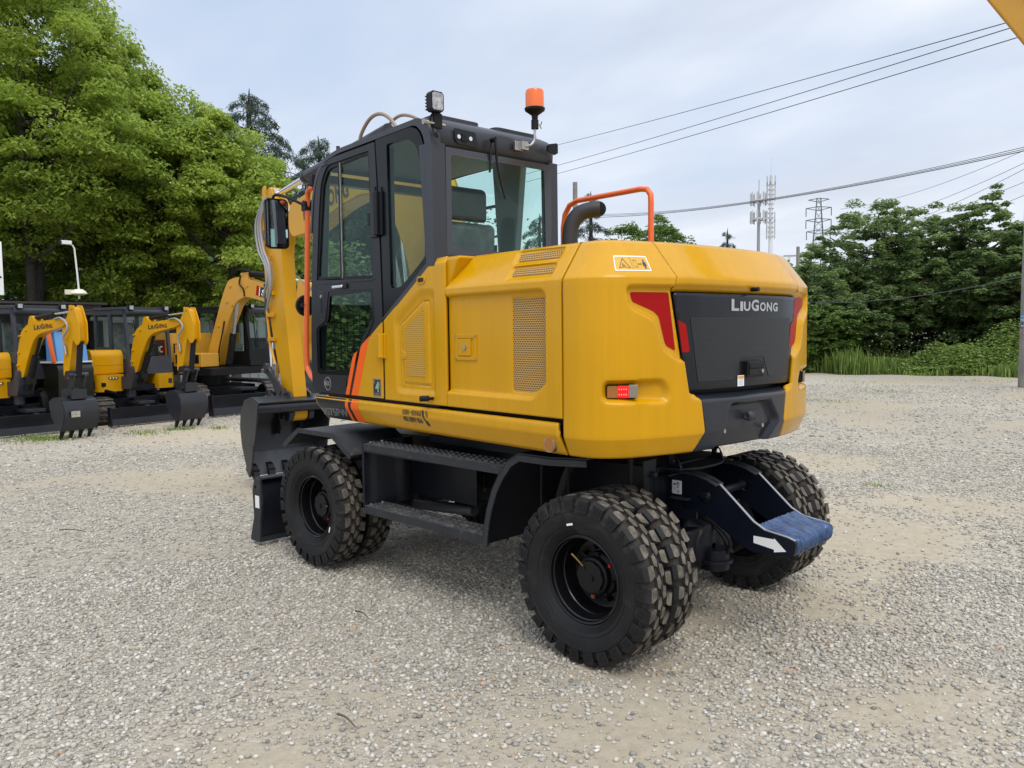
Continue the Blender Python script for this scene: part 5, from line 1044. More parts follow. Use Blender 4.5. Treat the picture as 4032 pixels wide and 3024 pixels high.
    # swing post, boom, arm, bucket; boom plane y = 0 at foot
    MB().prism(rounded([(.66, .66), (1.02, .66), (1.10, .86), (1.08, 1.10), (1.0, 1.12), (.92, .92), (.66, .90)], .03), -.40, -.12, 'y').cyl((.82, -.26, .50), (.82, -.26, .95), .09, 16).build('swing_post', GREY, root, bevel=.01)
    by = -.26
    bpl = rounded([(.96, 1.02), (1.00, 1.40), (1.16, 1.85), (1.40, 2.02), (1.70, 2.06), (2.30, 2.12), (2.46, 2.10), (2.50, 2.00), (2.42, 1.93), (2.10, 1.86), (1.74, 1.78), (1.52, 1.64), (1.34, 1.36), (1.14, .98)], [.05, .2, .2, .15, .2, .2, .06, .06, .06, .2, .2, .15, .2, .05], 4)
    bo = vprism(bpl, .15, by, 'boom', YEL2, root, bev=.008)
    for sg in (.078, -.078): vprism(inset(bpl, -.008), .006, by+sg, 'boom_flange', YEL2, bo, bev=.001)
    vprism(rounded([(1.36, 1.98), (1.42, 2.20), (1.50, 2.22), (1.60, 2.05)], .03), .16, by, 'cylinder_lug', YEL2, bo, bev=.004)
    lg_ = logo(.56, .125); lg_.xf(T(1.56, by-.0845, 1.865) @ RSIDE @ Matrix.Rotation(R(4), 4, 'Z')); lg_.build('lettering', DKT, bo, smooth=0)
    for x_, z_ in ((1.06, 1.42), (1.12, 1.72), (1.32, 1.86), (1.95, 2.02), (1.02, 1.2)): MB().cyl((x_, by-.11, z_), (x_, by-.08, z_), .022, 10).build('boss', YEL2, bo)
    c_ = MB().cyl((1.12, by+.0, .78), (1.42, by, 1.36), .058, 16).build('boom_cylinder', BLK, root); MB().cyl((1.42, by, 1.36), (1.60, by, 1.68), .03, 12).build('piston_rod', BLK, c_)
    MB().bb((1.18, by-.07, .86), (1.28, by+.07, 1.0)).build('cylinder_guard', BLK, c_, bevel=.01)
    c_ = MB().cyl((1.50, by, 2.16), (2.05, by, 2.24), .052, 16).build('arm_cylinder', BLK, root); MB().cyl((2.05, by, 2.24), (2.66, by, 2.30), .024, 12).build('piston_rod', CHR, c_)
    apl = rounded([(2.62, 2.40), (2.74, 2.36), (2.80, 2.05), (2.80, 1.62), (2.72, 1.56), (2.66, 1.66), (2.50, 1.10), (2.40, .98), (2.34, 1.05), (2.36, 1.50), (2.36, 1.90), (2.50, 2.14)], [.04, .05, .1, .05, .05, .08, .1, .04, .04, .2, .1, .1], 4)
    ar = vprism(apl, .125, by, 'arm', YEL2, root, bev=.010)
    for sg in (.066, -.066): vprism(rounded([(2.60, 2.44), (2.74, 2.42), (2.86, 2.02), (2.86, 1.60), (2.78, 1.54), (2.70, 1.62), (2.62, 2.0)], .04), .02, by+sg*1.02, 'arm_plate', YEL2, ar, bev=.004)
    MB().cyl((2.47, by-.10, 2.02), (2.47, by+.10, 2.02), .06, 16).cyl((2.68, by-.09, 2.36), (2.68, by+.09, 2.36), .03, 12).build('arm_pin', YEL2, ar)
    q = MB().join(flatpoly(rrect(0, 0, .07, .20, .01), 0, 0)).join(ring2(.01, .12, [(0, 0), (.05, 0), (.025, .05)], .3, .001, 1)).join(flatpoly([(.02, .03), (.05, .03), (.05, .08), (.02, .08)], .001, 1)); q.xf(T(2.42, by-.064, 1.42) @ RSIDE); q.build('warning_sticker', [mat('sticker_amber', (.75, .33, .02), .4), DKT], ar, smooth=0)
    hoses([[(2.2, by-.09, 2.12), (2.42, by-.12, 2.14), (2.60, by-.13, 2.02), (2.62, by-.13, 1.85), (2.48, by-.12, 1.68), (2.46, by-.10, 1.52)]], .018, ar)
    MB().cyl((2.47, by-.09, 1.54), (2.49, by-.09, 1.40), .024, 10).build('hose_coupling', STL, ar)
    c_ = MB().cyl((2.76, by, 1.62), (2.66, by, 1.02), .048, 14).build('bucket_cylinder', BLK, root)
    lk2 = MB().prism(rounded([(2.60, 1.10), (2.72, 1.06), (2.62, .80), (2.50, .80)], .03), by-.11, by-.08, 'y').prism(rounded([(2.60, 1.10), (2.72, 1.06), (2.62, .80), (2.50, .80)], .03), by+.08, by+.11, 'y').prism(rounded([(2.40, 1.12), (2.62, 1.14), (2.66, 1.04), (2.44, 1.02), (2.34, .96)], .03), by-.07, by+.07, 'y')
    lk2.cyl((2.66, by-.16, 1.06), (2.66, by+.16, 1.06), .035, 12).cyl((2.56, by-.16, .72), (2.56, by+.16, .72), .04, 12).bb((2.36, by-.13, .66), (2.66, by+.13, .82)).build('bucket_link', LK, root, bevel=.006)
    bucket_part(2.48, by, .345, .58, .66, root, BKM, 4)
    return root
def remap(o, f):
    if o.type == 'MESH':
        for v in o.data.vertices: v.co = f(v.co)
    for c in o.children: remap(c, f)
m1 = mini((14.40, .16, 0), R(194), 'nearest-left yellow mini excavator, its bucket in front of the dark office, cut by the photo\'s left edge')
m1['label'] = 'leftmost yellow mini excavator, parked before the dark brown office'
for o in m1.children:
    if o.name.split('.')[0] in ('boom', 'arm', 'arm_cylinder'): remap(o, lambda c: Vector((c.x, c.y, c.z if c.z < 1.7 else 1.7+(c.z-1.7)*.70)))
m2 = copy_tree(m1); m2.location = (14.50, -1.80, 0); m2.rotation_euler = (0, 0, R(193.5))
m2['label'] = 'second yellow mini excavator, parked between the leftmost mini excavator and the ochre one'
# scraped paint on the first bucket only
MB().bb((0, 0, 0), (.001, .15, .10)).xf(T(2.745, -.46, .37)).build('scratched_patch', mat('bare_scratch', (.35, .32, .26), .6, var=.5, vscale=40), m1, smooth=0)

# ---- ochre tracked excavator
def sany():
    rt = thing('tracked_excavator', 'larger ochre tracked excavator with black cab, right of the two mini excavators', 'excavator', (15.35, -4.05, 0), 0)
    CHR_ = dict(parent=rt, rot=(0, 0, R(185))); UPR = R(197)
    for y in (.92, -.92): o = track(2.75, .42, .62, y, 'steel_track', TRS, rt, 46); o.rotation_euler = (0, 0, R(185))
    MB().bb((-.8, -.75, .25), (.8, .75, .55)).cyl((0, 0, .5), (0, 0, .86), .5, 28).build('undercarriage', CHAS, **CHR_, bevel=.01)
    b_ = MB().prism(thick([(2.10, .03), (2.05, .14), (2.05, .30), (2.10, .44)], .03), -1.10, 1.10, 'y').build('dozer_blade', CHAS, **CHR_)
    MB().bb((2.07, -1.1, .03), (2.16, 1.1, .18)).build('cutting_edge', GREY, b_)
    for sg in (1, -1): MB().prism(rounded([(2.18, .02), (2.0, .02), (2.0, .45), (2.14, .46)], .01), sg*1.11-.01, sg*1.11+.01, 'y').build('blade_end_plate', CHAS, b_); MB().beam((.8, sg*.5, .35), (2.05, sg*.6, .25), .09, .14).build('blade_arm', CHAS, b_, bevel=.01)
    MB().bb((1.15, -.2, .48), (1.75, .2, .54)).build('blade_cover', CHASG, b_, bevel=.01)
    def U(mb, n, m, bev=.0, par=None, sm=35):
        o = mb.build(n, m, par or rt, bevel=bev, smooth=sm)
        if par is None: o.rotation_euler = (0, 0, UPR)
        return o
    dk_ = U(MB().prism(rounded([(-1.30, -.6), (-1.0, -1.0), (1.35, -1.02), (1.40, 1.0), (-1.0, 1.0), (-1.3, .6)], .15), .82, .98, 'z'), 'deck', BLK, .01)
    hd_ = U(MB().prism(rounded([(-1.42, 0), (-1.38, -.55), (-1.05, -1.03), (.10, -1.03), (.12, -.10), (.12, 1.0), (-1.05, 1.0), (-1.38, .55)], .14), 1.10, 1.74, 'z'), 'hood', SANYY, .03)
    U(MB().prism(rounded([(-1.41, 0), (-1.37, -.55), (-1.04, -1.02), (.10, -1.02), (.12, 1.0), (-1.04, .99), (-1.37, .55)], .14), .98, 1.10, 'z'), 'hood_base', BLK, .005)
    U(MB().prism(rounded([(-.96, 1.22), (-.72, 1.22), (-.70, 1.60), (-.96, 1.64)], .03), -1.045, -1.028, 'y'), 'side_vent', BLK, .004, hd_)
    U(MB().bb((-.60, -1.034, 1.10), (-.594, -1.028, 1.74)), 'door_seam', BLK, 0, hd_)
    q = MB().join(flatpoly([(.0, -.05), (.46, -.05), (.46, .34), (.06, .34), (.0, .22)], 0, 2)).join(flatpoly([(.06, .19), (.42, .19), (.42, .30), (.10, .30)], .001, 0)).join(flatpoly([(.04, 0), (.42, 0), (.42, .06), (.06, .06)], .0005, 0))
    t_ = textmb('SY70C', .40, .15, .02, 1); t_.xf(T(-.02, .055, .002)); q.join(t_); q.xf(T(-.56, -1.036, 1.26) @ RSIDE); U(q, 'model_plate', [DKT, WHT, REDD], 0, hd_, 0)
    tb_ = U(MB().bb((.14, -1.03, 1.0), (1.02, -.55, 1.30)), 'tool_box', SANYY, .02); U(MB().bb((.22, -1.036, 1.08), (.94, -1.029, 1.27)), 'tool_box_lid', BLK, .004, tb_)
    for x_ in (.40, .74): U(MB().bb((x_-.02, -1.045, 1.0), (x_+.02, -1.034, 1.18)), 'lid_latch', BLK, .004, tb_)
    U(MB().tube([(.15, -1.0, 1.0), (.15, -1.0, 1.5), (.15, -.6, 1.5)], .018, 8), 'grab_rail', BLK)
    U(MB().cyl((-.6, -.55, 1.74), (-.6, -.55, 1.95), .04, 14), 'exhaust_pipe', STL); U(MB().cyl((-.2, -.55, 1.74), (-.2, -.55, 1.86), .07, 14, .02), 'air_intake', BLK)
    U(MB().cyl((-.15, -.8, 1.74), (-.15, -.8, 1.77), .03, 12), 'fuel_cap', BLK)
    cb_ = make_cab(None, -.30, 1.38, .02, .98, 1.0, 2.30, .25, BLK, rt, split=1.55); cb_.rotation_euler = (0, 0, UPR)
    U(MB().tube([(1.40, -.03, 1.15), (1.44, -.06, 1.5), (1.36, -.06, 1.95), (1.30, -.03, 2.1)], .014, 8), 'front_grab_rail', BLK)
    by = -.28
    bpl = rounded([(.42, 1.02), (.62, 1.5), (1.02, 2.48), (1.22, 2.86), (1.42, 2.93), (1.7, 2.92), (2.5, 2.68), (3.20, 2.40), (3.30, 2.28), (3.20, 2.20), (2.4, 2.36), (1.72, 2.52), (1.44, 2.40), (1.10, 1.80), (.76, 1.0)], [.05, .3, .3, .2, .2, .3, .3, .08, .05, .08, .3, .25, .25, .3, .05], 5)
    bo = U(MB().prism(bpl, by-.13, by+.13, 'y'), 'boom', SANYY, .01)
    for sg in (.133, -.133): U(MB().prism(inset(bpl, -.012), by+sg-.005, by+sg+.005, 'y'), 'boom_flange', SANYY, .002, bo)
    q = MB().join(flatpoly([(.03, 0), (.62, 0), (.62, .21), (.0, .21)], 0, 0)).join(flatpoly([(-.06, 0), (.02, 0), (-.01, .21), (-.09, .21)], 0, 2)).join(flatpoly([(.03, .01), (.05, .01), (.02, .20), (.0, .20)], .001, 1)); t_ = textmb('SANY', .48, .13, .03, 1); t_.xf(T(.09, .04, .002)); q.join(t_)
    q.xf(T(2.10, by-.1395, 2.52) @ RSIDE @ Matrix.Rotation(R(-17), 4, 'Z')); U(q, 'lettering', [DKT, WHT, REDD], 0, bo, 0)
    for x_, z_ in ((1.30, 2.76), (1.18, 2.42), (1.34, 2.35), (.9, 1.9), (1.8, 2.75)): U(MB().cyl((x_, by-.16, z_), (x_, by-.13, z_), .03, 10), 'boss', SANYY, 0, bo)
    c_ = U(MB().cyl((1.12, by-.08, 1.05), (1.28, by-.08, 1.72), .075, 16), 'boom_cylinder', BLK); U(MB().cyl((1.28, by-.08, 1.72), (1.44, by-.08, 2.42), .04, 14), 'piston_rod', STL, 0, c_)
    c_ = U(MB().cyl((1.66, by, 3.02), (2.4, by, 2.94), .07, 16), 'arm_cylinder', BLK); U(MB().cyl((2.4, by, 2.94), (3.2, by, 2.80), .035, 12), 'piston_rod', CHR, 0, c_)
    U(MB().bb((1.55, by-.1, 2.88), (1.78, by+.1, 3.04)), 'cylinder_lug', SANYY, .02, bo)
    hoses([[(1.20, by-.12, 2.9), (1.4, by-.15, 3.06), (1.7, by-.14, 3.10), (2.0, by-.12, 3.0)], [(1.25, by-.08, 2.92), (1.45, by-.09, 3.10), (1.75, by-.08, 3.12)], [(1.62, by-.14, 2.98), (1.60, by-.17, 2.8), (1.70, by-.16, 2.68), (1.72, by-.15, 2.52)]], .016, bo, BLK)
    hoses([[(.95, by-.2, 1.1), (.98, by-.24, 1.3), (1.06, by-.2, 1.7), (1.10, by-.16, 2.0)], [(1.30, by-.2, 1.2), (1.36, by-.2, 1.5), (1.36, by-.2, 1.65)]], .016, bo, BLK)
    apl = rounded([(3.20, 2.85), (3.45, 2.75), (3.50, 2.2), (3.42, 1.2), (3.36, .80), (3.24, .82), (3.16, 1.6), (3.10, 2.3)], .06)
    ar = U(MB().prism(apl, by-.09, by+.09, 'y'), 'arm', SANYY, .01)
    c_ = U(MB().cyl((3.56, by, 2.3), (3.52, by, 1.5), .055, 14), 'bucket_cylinder', BLK); U(MB().cyl((3.52, by, 1.5), (3.48, by, 1.1), .03, 12), 'piston_rod', CHR, 0, c_)
    U(MB().prism(rounded([(3.40, 1.15), (3.52, 1.1), (3.46, .62), (3.30, .62)], .03), by-.13, by+.13, 'y'), 'bucket_link', LK, .006)
    bu_ = bucket_part(3.20, by, .50, .80, .85, rt, BKM, 5); bu_.rotation_euler = (0, 0, UPR)
    return rt
sany()

# ================================================================= HELPERS FOR PLACING THE SURROUNDINGS (ground azimuth and range from the yard's centre line)
def at(sx, D, z=0.0):
    # ground position along the bearing of column sx (4032 wide) at horizontal range D
    az = yaw-math.atan((sx-2016)/3088.7); return Vector((CAM.x+D*math.cos(az), CAM.y+D*math.sin(az), z))
def hgt(sx, sy, D):
    hy = 1326-(sx/4032)*43; Z = D*math.cos(math.atan((sx-2016)/3088.7)); return CAM.z+(hy-sy)/3088.7*Z

# ---- office, container, sign, camera, truck
BRN = mat('dark_brown_cladding', (.028, .022, .021), .5, var=.15, vscale=2)
of = thing('site_office', 'low dark brown site office with a flat stepped eave behind the mini excavators', 'building', (20.2, 3.2, 0))
ow = MB().bb((-1.0, -5.8, 0), (3.0, 9.5, 2.22))
for k in range(9): ow.bb((-1.012, -5.8, .2+k*.22), (-.998, 9.5, .215+k*.22))
ow.build('wall', BRN, of, smooth=0); er = MB()
for k in range(3): er.bb((-1.55+k*.05, -6.2+k*.05, 2.22+k*.085), (3.3, 9.8, 2.30+k*.085))
er.bb((-1.6, -6.25, 2.475), (3.3, 9.8, 2.53)); er.build('eave', mat('eave_brown', (.050, .040, .040), .45), of, bevel=.006)
for y0_ in (-3.5, .5, 4.5): 
    w_ = MB().bb((-1.03, y0_, .9), (-1.0, y0_+1.3, 2.0)).build('window_frame', BLK, of, bevel=.005); MB().bb((-1.035, y0_+.06, .96), (-1.028, y0_+1.24, 1.94)).build('window_pane', mat('dark_pane', (.02, .025, .03), .08, coat=.5), w_, smooth=0)
CONT = mat('pale_corrugated_sheet', (.40, .42, .43), .45, var=.10, vscale=1.0, streak=.12)
def container(x, y, L, H, name, label):
    c = thing(name, label, 'container', (x, y, 0), 0)
    n = int(L/.28); pts = []
    for i in range(n): a = -L+i*.28; pts += [(0, a), (0, a+.09), (.035, a+.13), (.035, a+.23), (0, a+.27)]
    pts = [(p[0], p[1]) for p in pts]; pts += [(2.4, pts[-1][1]), (2.4, pts[0][1])]
    MB().prism(pts, .15, H-.10, 'z').build('wall', CONT, c, smooth=0)
    MB().bb((-.02, -L-.02, H-.10), (2.42, .02, H)).bb((-.02, -L-.02, .0), (2.42, .02, .15)).build('frame_rail', CONT, c, bevel=.01); return c
container(19.6, -2.95, 7.0, 2.20, 'shipping_container', 'pale grey corrugated container behind the mini and ochre excavators, right of the brown office')
sg_ = thing('sign_board', 'white upright sign board standing above the office eave at the left edge', 'sign', at(-20, 18.6, 2.53)); MB().bb((-.03, -1.0+1.0, 0), (.03, 1.4, 1.05)).xf(T(0, -.22, -.0)).build('panel', WHT, sg_, bevel=.004)
q = flatpoly([(0, 0), (.10, .02), (.07, .06), (0, .05)]); q.xf(T(-.034, -.10, .32) @ REAR); q.build('sign_mark', mat('sign_violet', (.08, .02, .08), .4), sg_, smooth=0)
MB().bb((-.02, .05, -.3), (.02, .10, 0)).bb((-.02, .9, -.3), (.02, .95, 0)).build('post', STL, sg_)
P = at(325, 18.9, 0); zb = 2.53; cc = thing('surveillance_camera', 'white surveillance camera on a thin white mast above the office eave', 'camera', (P.x, P.y, zb))
WPA = mat('white_paint', (.72, .72, .70), .4)
MB().lathe([(.002, .16), (.08, .15), (.14, .10), (.16, .06), (.10, .03), (.002, .02)], (0, 0, 0), 'z', 20).bb((0, .10, .04), (.05, .26, .14)).cyl((0, 0, -.05), (0, 0, .04), .02, 8).build('round_speaker', mat('ivory_plastic', (.68, .66, .52), .4), cc)
MB().tube([(0, 0, .14), (0, .02, .55), (0, .05, 1.0), (0, .08, 1.06), (0, .13, 1.08)], [.019, .014], 10).build('mast', WPA, cc)
MB().bb((-.04, .10, 1.07), (.05, .30, 1.15)).build('camera_body', WPA, cc, bevel=.01); MB().bb((-.045, .295, 1.075), (.045, .33, 1.14)).build('camera_lens', BLK, cc)
P = at(243, 17.0, 0); tk = thing('truck_cab', 'dark olive truck cab with a bright blue window, glimpsed behind the leftmost mini excavator', 'truck', (P.x, P.y, 0), R(190))
MB().prism(rounded([(-.9, .45), (.45, .45), (.5, 1.1), (.4, 1.22), (-.9, 1.22)], .06), -.30, .34, 'y').build('body', mat('dark_olive', (.010, .011, .006), .4), tk, bevel=.03)
fr3 = MB().prism([(.40, 1.22), (.30, 1.80), (-.02, 1.80), (-.02, 1.22)], -.26, .30, 'y').build('window_band', mat('blue_window', (.10, .30, .62), .12, coat=.6), tk, bevel=.02)
MB().beam((.44, -.34, 1.22), (.33, -.38, 1.86), .06, .06).build('orange_post', ORG, fr3, bevel=.01); MB().bb((-.9, -.34, 1.83), (.36, .34, 1.87)).bb((-.92, -.36, 1.20), (.46, .36, 1.24)).build('roof', mat('pale_trim', (.4, .4, .4), .4), fr3, bevel=.02)
for y in (.3, -.3): MB().lathe([(.02, -.10), (.38, -.10), (.40, 0), (.38, .10), (.02, .10)], (-.3, y, .40), 'y', 28).build('wheel', RUB, tk)

# ================================================================= GROUND
def gmat():
    m = bpy.data.materials.new('gravel_ground'); m.use_nodes = True; n = m.node_tree.nodes; l = m.node_tree.links; b = n['Principled BSDF']; b.inputs['Roughness'].default_value = .95; b.inputs['Specular IOR Level'].default_value = .2
    t = n.new('ShaderNodeTexCoord')
    def vor(scale, feat='F1'):
        v = n.new('ShaderNodeTexVoronoi'); v.inputs['Scale'].default_value = scale; v.feature = feat; l.new(t.outputs['Object'], v.inputs['Vector']); return v
    def noi(scale, det=5, rough=.6):
        v = n.new('ShaderNodeTexNoise'); v.inputs['Scale'].default_value = scale; v.inputs['Detail'].default_value = det; v.inputs['Roughness'].default_value = rough; l.new(t.outputs['Object'], v.inputs['Vector']); return v
    v1_ = vor(52); v2_ = vor(27)
    sp_ = n.new('ShaderNodeSeparateColor'); l.new(v1_.outputs['Color'], sp_.inputs[0]); sp2 = n.new('ShaderNodeSeparateColor'); l.new(v2_.outputs['Color'], sp2.inputs[0])
    cr = ramp(n, None, [(0.0, (0.208, 0.19, 0.161)), (.25, (0.339, 0.304, 0.245)), (.6, (0.433, 0.389, 0.31)), (.9, (0.528, 0.481, 0.389)), (1.0, (0.622, 0.58, 0.489))]); l.new(sp_.outputs[0], cr.inputs[0])
    cr2 = ramp(n, None, [(0.0, (0.255, 0.227, 0.186)), (.5, (0.404, 0.363, 0.29)), (1.0, (0.546, 0.498, 0.406))]); l.new(sp2.outputs[1], cr2.inputs[0])
    mx = n.new('ShaderNodeMixRGB'); mx.inputs[0].default_value = .45; l.new(cr.outputs[0], mx.inputs[1]); l.new(cr2.outputs[0], mx.inputs[2])
    sand = noi(14, 8, .75); crs = ramp(n, None, [(.3, (.33, .28, .205)), (.7, (.46, .40, .30))]); l.new(sand.outputs[0], crs.inputs[0])
    big = noi(2.6, 6, .7); ba = n.new('ShaderNodeAttribute'); ba.attribute_name = 'bare'; sm = n.new('ShaderNodeMath'); sm.operation = 'MULTIPLY_ADD'; sm.inputs[1].default_value = .30; l.new(big.outputs[0], sm.inputs[0]); l.new(ba.outputs['Fac'], sm.inputs[2])
    rb = ramp(n, None, [(.68, (0, 0, 0)), (.86, (1, 1, 1))]); l.new(sm.outputs[0], rb.inputs[0])
    m2_ = n.new('ShaderNodeMixRGB'); l.new(rb.outputs[0], m2_.inputs[0]); l.new(mx.outputs[0], m2_.inputs[1]); l.new(crs.outputs[0], m2_.inputs[2])
    b2 = noi(.13, 4, .5); r2_ = ramp(n, None, [(.3, (.86, .85, .84)), (.7, (1.10, 1.08, 1.05))]); l.new(b2.outputs[0], r2_.inputs[0])
    m3 = n.new('ShaderNodeMixRGB'); m3.blend_type = 'MULTIPLY'; m3.inputs[0].default_value = 1; l.new(m2_.outputs[0], m3.inputs[1]); l.new(r2_.outputs[0], m3.inputs[2]); l.new(m3.outputs[0], b.inputs['Base Color'])
    bp_n = n.new('ShaderNodeBump'); bp_n.invert = True; bp_n.inputs['Strength'].default_value = .9; bp_n.inputs['Distance'].default_value = .012
    h1 = n.new('ShaderNodeMath'); h1.operation = 'MULTIPLY'; l.new(v1_.outputs['Distance'], h1.inputs[0]); iv = n.new('ShaderNodeMath'); iv.operation = 'SUBTRACT'; iv.inputs[0].default_value = 1.0; l.new(rb.outputs[0], iv.inputs[1]); l.new(iv.outputs[0], h1.inputs[1]); l.new(h1.outputs[0], bp_n.inputs['Height']); l.new(bp_n.outputs[0], b.inputs['Normal'])
    return m
GND = gmat()
gx = np.concatenate([-np.geomspace(900, 25, 14), np.linspace(-20, 34, 163), np.geomspace(40, 900, 14)]); gy = np.concatenate([-np.geomspace(900, 36, 14), np.linspace(-32, 14, 139), np.geomspace(18, 900, 14)])
GX, GY = np.meshgrid(gx, gy, indexing='ij')
def vnoise(x, y, sc, seed=0):
    r_ = np.random.default_rng(seed); tb = r_.random((256, 256)); X, Y = np.asarray(x)*sc, np.asarray(y)*sc; xi, yi = np.floor(X).astype(int), np.floor(Y).astype(int); fx, fy = X-xi, Y-yi
    fx = fx*fx*(3-2*fx); fy = fy*fy*(3-2*fy); g = lambda a, b: tb[a % 256, b % 256]
    return (g(xi, yi)*(1-fx)+g(xi+1, yi)*fx)*(1-fy)+(g(xi, yi+1)*(1-fx)+g(xi+1, yi+1)*fx)*fy
def bare_(x, y): return vnoise(x, y, .55, 5)*.6+vnoise(x, y, 1.4, 6)*.4
def gz_(x, y): return (vnoise(x, y, .45, 1)-.5)*.030+(vnoise(x, y, 1.3, 2)-.5)*.012-.012
GZ = gz_(GX, GY)*((np.abs(GX) < 60) & (np.abs(GY) < 60)); nx_, ny_ = GX.shape
gm = MB(); gm.v = [tuple(p) for p in np.stack([GX, GY, GZ], -1).reshape(-1, 3)]; gm.f = [(i*ny_+j, (i+1)*ny_+j, (i+1)*ny_+j+1, i*ny_+j+1) for i in range(nx_-1) for j in range(ny_-1)]; gm.m = [0]*len(gm.f)
go_ = gm.build('ground', GND, smooth=60, kind='structure')
ga_ = go_.data.attributes.new('bare', 'FLOAT', 'POINT'); gc_ = np.array([v.co[:2] for v in go_.data.vertices]); ga_.data.foreach_set('value', bare_(gc_[:, 0], gc_[:, 1]).astype(np.float32))

def fastmesh(name, V, F, material, attr=None, smooth=False):
    me = bpy.data.meshes.new(name); k = F.shape[1]; me.vertices.add(len(V)); me.vertices.foreach_set('co', V.astype(np.float32).ravel()); me.loops.add(F.size); me.loops.foreach_set('vertex_index', F.astype(np.int32).ravel())
    me.polygons.add(len(F)); me.polygons.foreach_set('loop_start', np.arange(0, F.size, k, dtype=np.int32)); me.materials.append(material)
    if attr is not None: a = me.attributes.new('tone', 'FLOAT', 'POINT'); a.data.foreach_set('value', attr.astype(np.float32))
    me.update(calc_edges=True); me.validate()
    if smooth: me.polygons.foreach_set('use_smooth', [True]*len(me.polygons))
    o = bpy.data.objects.new(name, me); COL.objects.link(o); return o
def tonemat(name, stops, rough=.8, trans=0.0, spec=.3, noise=None):
    m = bpy.data.materials.new(name); m.use_nodes = True; n = m.node_tree.nodes; l = m.node_tree.links; b = n['Principled BSDF']; b.inputs['Roughness'].default_value = rough; b.inputs['Specular IOR Level'].default_value = spec
    a = n.new('ShaderNodeAttribute'); a.attribute_name = 'tone'; rp = ramp(n, None, stops); l.new(a.outputs['Fac'], rp.inputs[0]); src = rp.outputs[0]
    if noise:
        t = n.new('ShaderNodeTexCoord'); x = n.new('ShaderNodeTexNoise'); x.inputs['Scale'].default_value = noise; x.inputs['Detail'].default_value = 4; l.new(t.outputs['Object'], x.inputs['Vector'])
        r_ = ramp(n, None, [(.3, (.8, .8, .8)), (.7, (1.15, 1.15, 1.15))]); l.new(x.outputs[0], r_.inputs[0]); mm = n.new('ShaderNodeMixRGB'); mm.blend_type = 'MULTIPLY'; mm.inputs[0].default_value = 1; l.new(src, mm.inputs[1]); l.new(r_.outputs[0], mm.inputs[2]); src = mm.outputs[0]
    l.new(src, b.inputs['Base Color'])
    if trans:
        tr = n.new('ShaderNodeBsdfTranslucent'); l.new(src, tr.inputs[0]); mx = n.new('ShaderNodeMixShader'); mx.inputs[0].default_value = trans; l.new(b.outputs[0], mx.inputs[1]); l.new(tr.outputs[0], mx.inputs[2]); l.new(mx.outputs[0], n['Material Output'].inputs[0])
    return m
# --- loose stones on the near ground
phi = (1+5**.5)/2
ICO = np.array([(-1, phi, 0), (1, phi, 0), (-1, -phi, 0), (1, -phi, 0), (0, -1, phi), (0, 1, phi), (0, -1, -phi), (0, 1, -phi), (phi, 0, -1), (phi, 0, 1), (-phi, 0, -1), (-phi, 0, 1)])/math.hypot(1, phi)
ICF = np.array([(0, 11, 5), (0, 5, 1), (0, 1, 7), (0, 7, 10), (0, 10, 11), (1, 5, 9), (5, 11, 4), (11, 10, 2), (10, 7, 6), (7, 1, 8), (3, 9, 4), (3, 4, 2), (3, 2, 6), (3, 6, 8), (3, 8, 9), (4, 9, 5), (2, 4, 11), (6, 2, 10), (8, 6, 7), (9, 8, 1)])
def stones(N, dmin, dmax, smin, smax, pw, seed):
    r_ = np.random.default_rng(seed); az = yaw+r_.uniform(-.78, .78, N*2); D = dmin+(dmax-dmin)*r_.random(N*2)**pw
    x = CAM.x+D*np.cos(az); y = CAM.y+D*np.sin(az); bare = bare_(x, y)+(vnoise(x, y, 5.0, 7)-.5)*.14
    keep = r_.random(N*2) > np.clip((bare-.59)*7, 0, .85); x, y = x[keep][:N], y[keep][:N]; n = len(x)
    # keep clear of the tyres' contact patches
    s = smin+(smax-smin)*r_.random(n)**2.2; sc_ = np.stack([s*r_.uniform(.75, 1.35, n), s*r_.uniform(.6, 1.1, n), s*r_.uniform(.38, .75, n)], 1)
    V = ICO[None]*(1+r_.uniform(-.22, .22, (n, 12, 1)))*sc_[:, None, :]*.5
    a = r_.uniform(0, 2*PI, n); tl = r_.normal(0, .25, n); ca, sa = np.cos(a)[:, None], np.sin(a)[:, None]; ct, st_ = np.cos(tl)[:, None], np.sin(tl)[:, None]
    X, Y, Z = V[..., 0], V[..., 1], V[..., 2]; X, Z = X*ct-Z*st_, X*st_+Z*ct; X, Y = X*ca-Y*sa, X*sa+Y*ca
    V = np.stack([X+x[:, None], Y+y[:, None], Z+(gz_(x, y)+sc_[:, 2]*.22)[:, None]], -1)
    F = (ICF[None]+np.arange(n)[:, None, None]*12).reshape(-1, 3); return V.reshape(-1, 3), F, np.repeat(r_.random(n), 12)
S1 = stones(86000, 2.3, 6.4, .008, .034, .60, 1); S2 = stones(64000, 5.8, 12.5, .013, .038, .70, 2)
S3 = stones(42000, 11.5, 26, .022, .060, .75, 3)
V = np.concatenate([S1[0], S2[0], S3[0]]); F = np.concatenate([S1[1], S2[1]+len(S1[0]), S3[1]+len(S1[0])+len(S2[0])]); A = np.concatenate([S1[2], S2[2], S3[2]])
STN = tonemat('gravel_stone', [(0, (0.202, 0.189, 0.176)), (.03, (0.248, 0.234, 0.206)), (.07, (0.313, 0.288, 0.245)), (.35, (0.377, 0.347, 0.288)), (.65, (0.451, 0.414, 0.344)), (.9, (0.524, 0.486, 0.413)), (.985, (0.626, 0.594, 0.525)), (.995, (0.414, 0.288, 0.189)), (1, (0.432, 0.297, 0.172))], .85, noise=60)
gs_ = fastmesh('gravel', V, F, STN, A); gs_['kind'] = 'stuff'; gs_['label'] = 'loose grey and beige gravel stones spread over the yard'

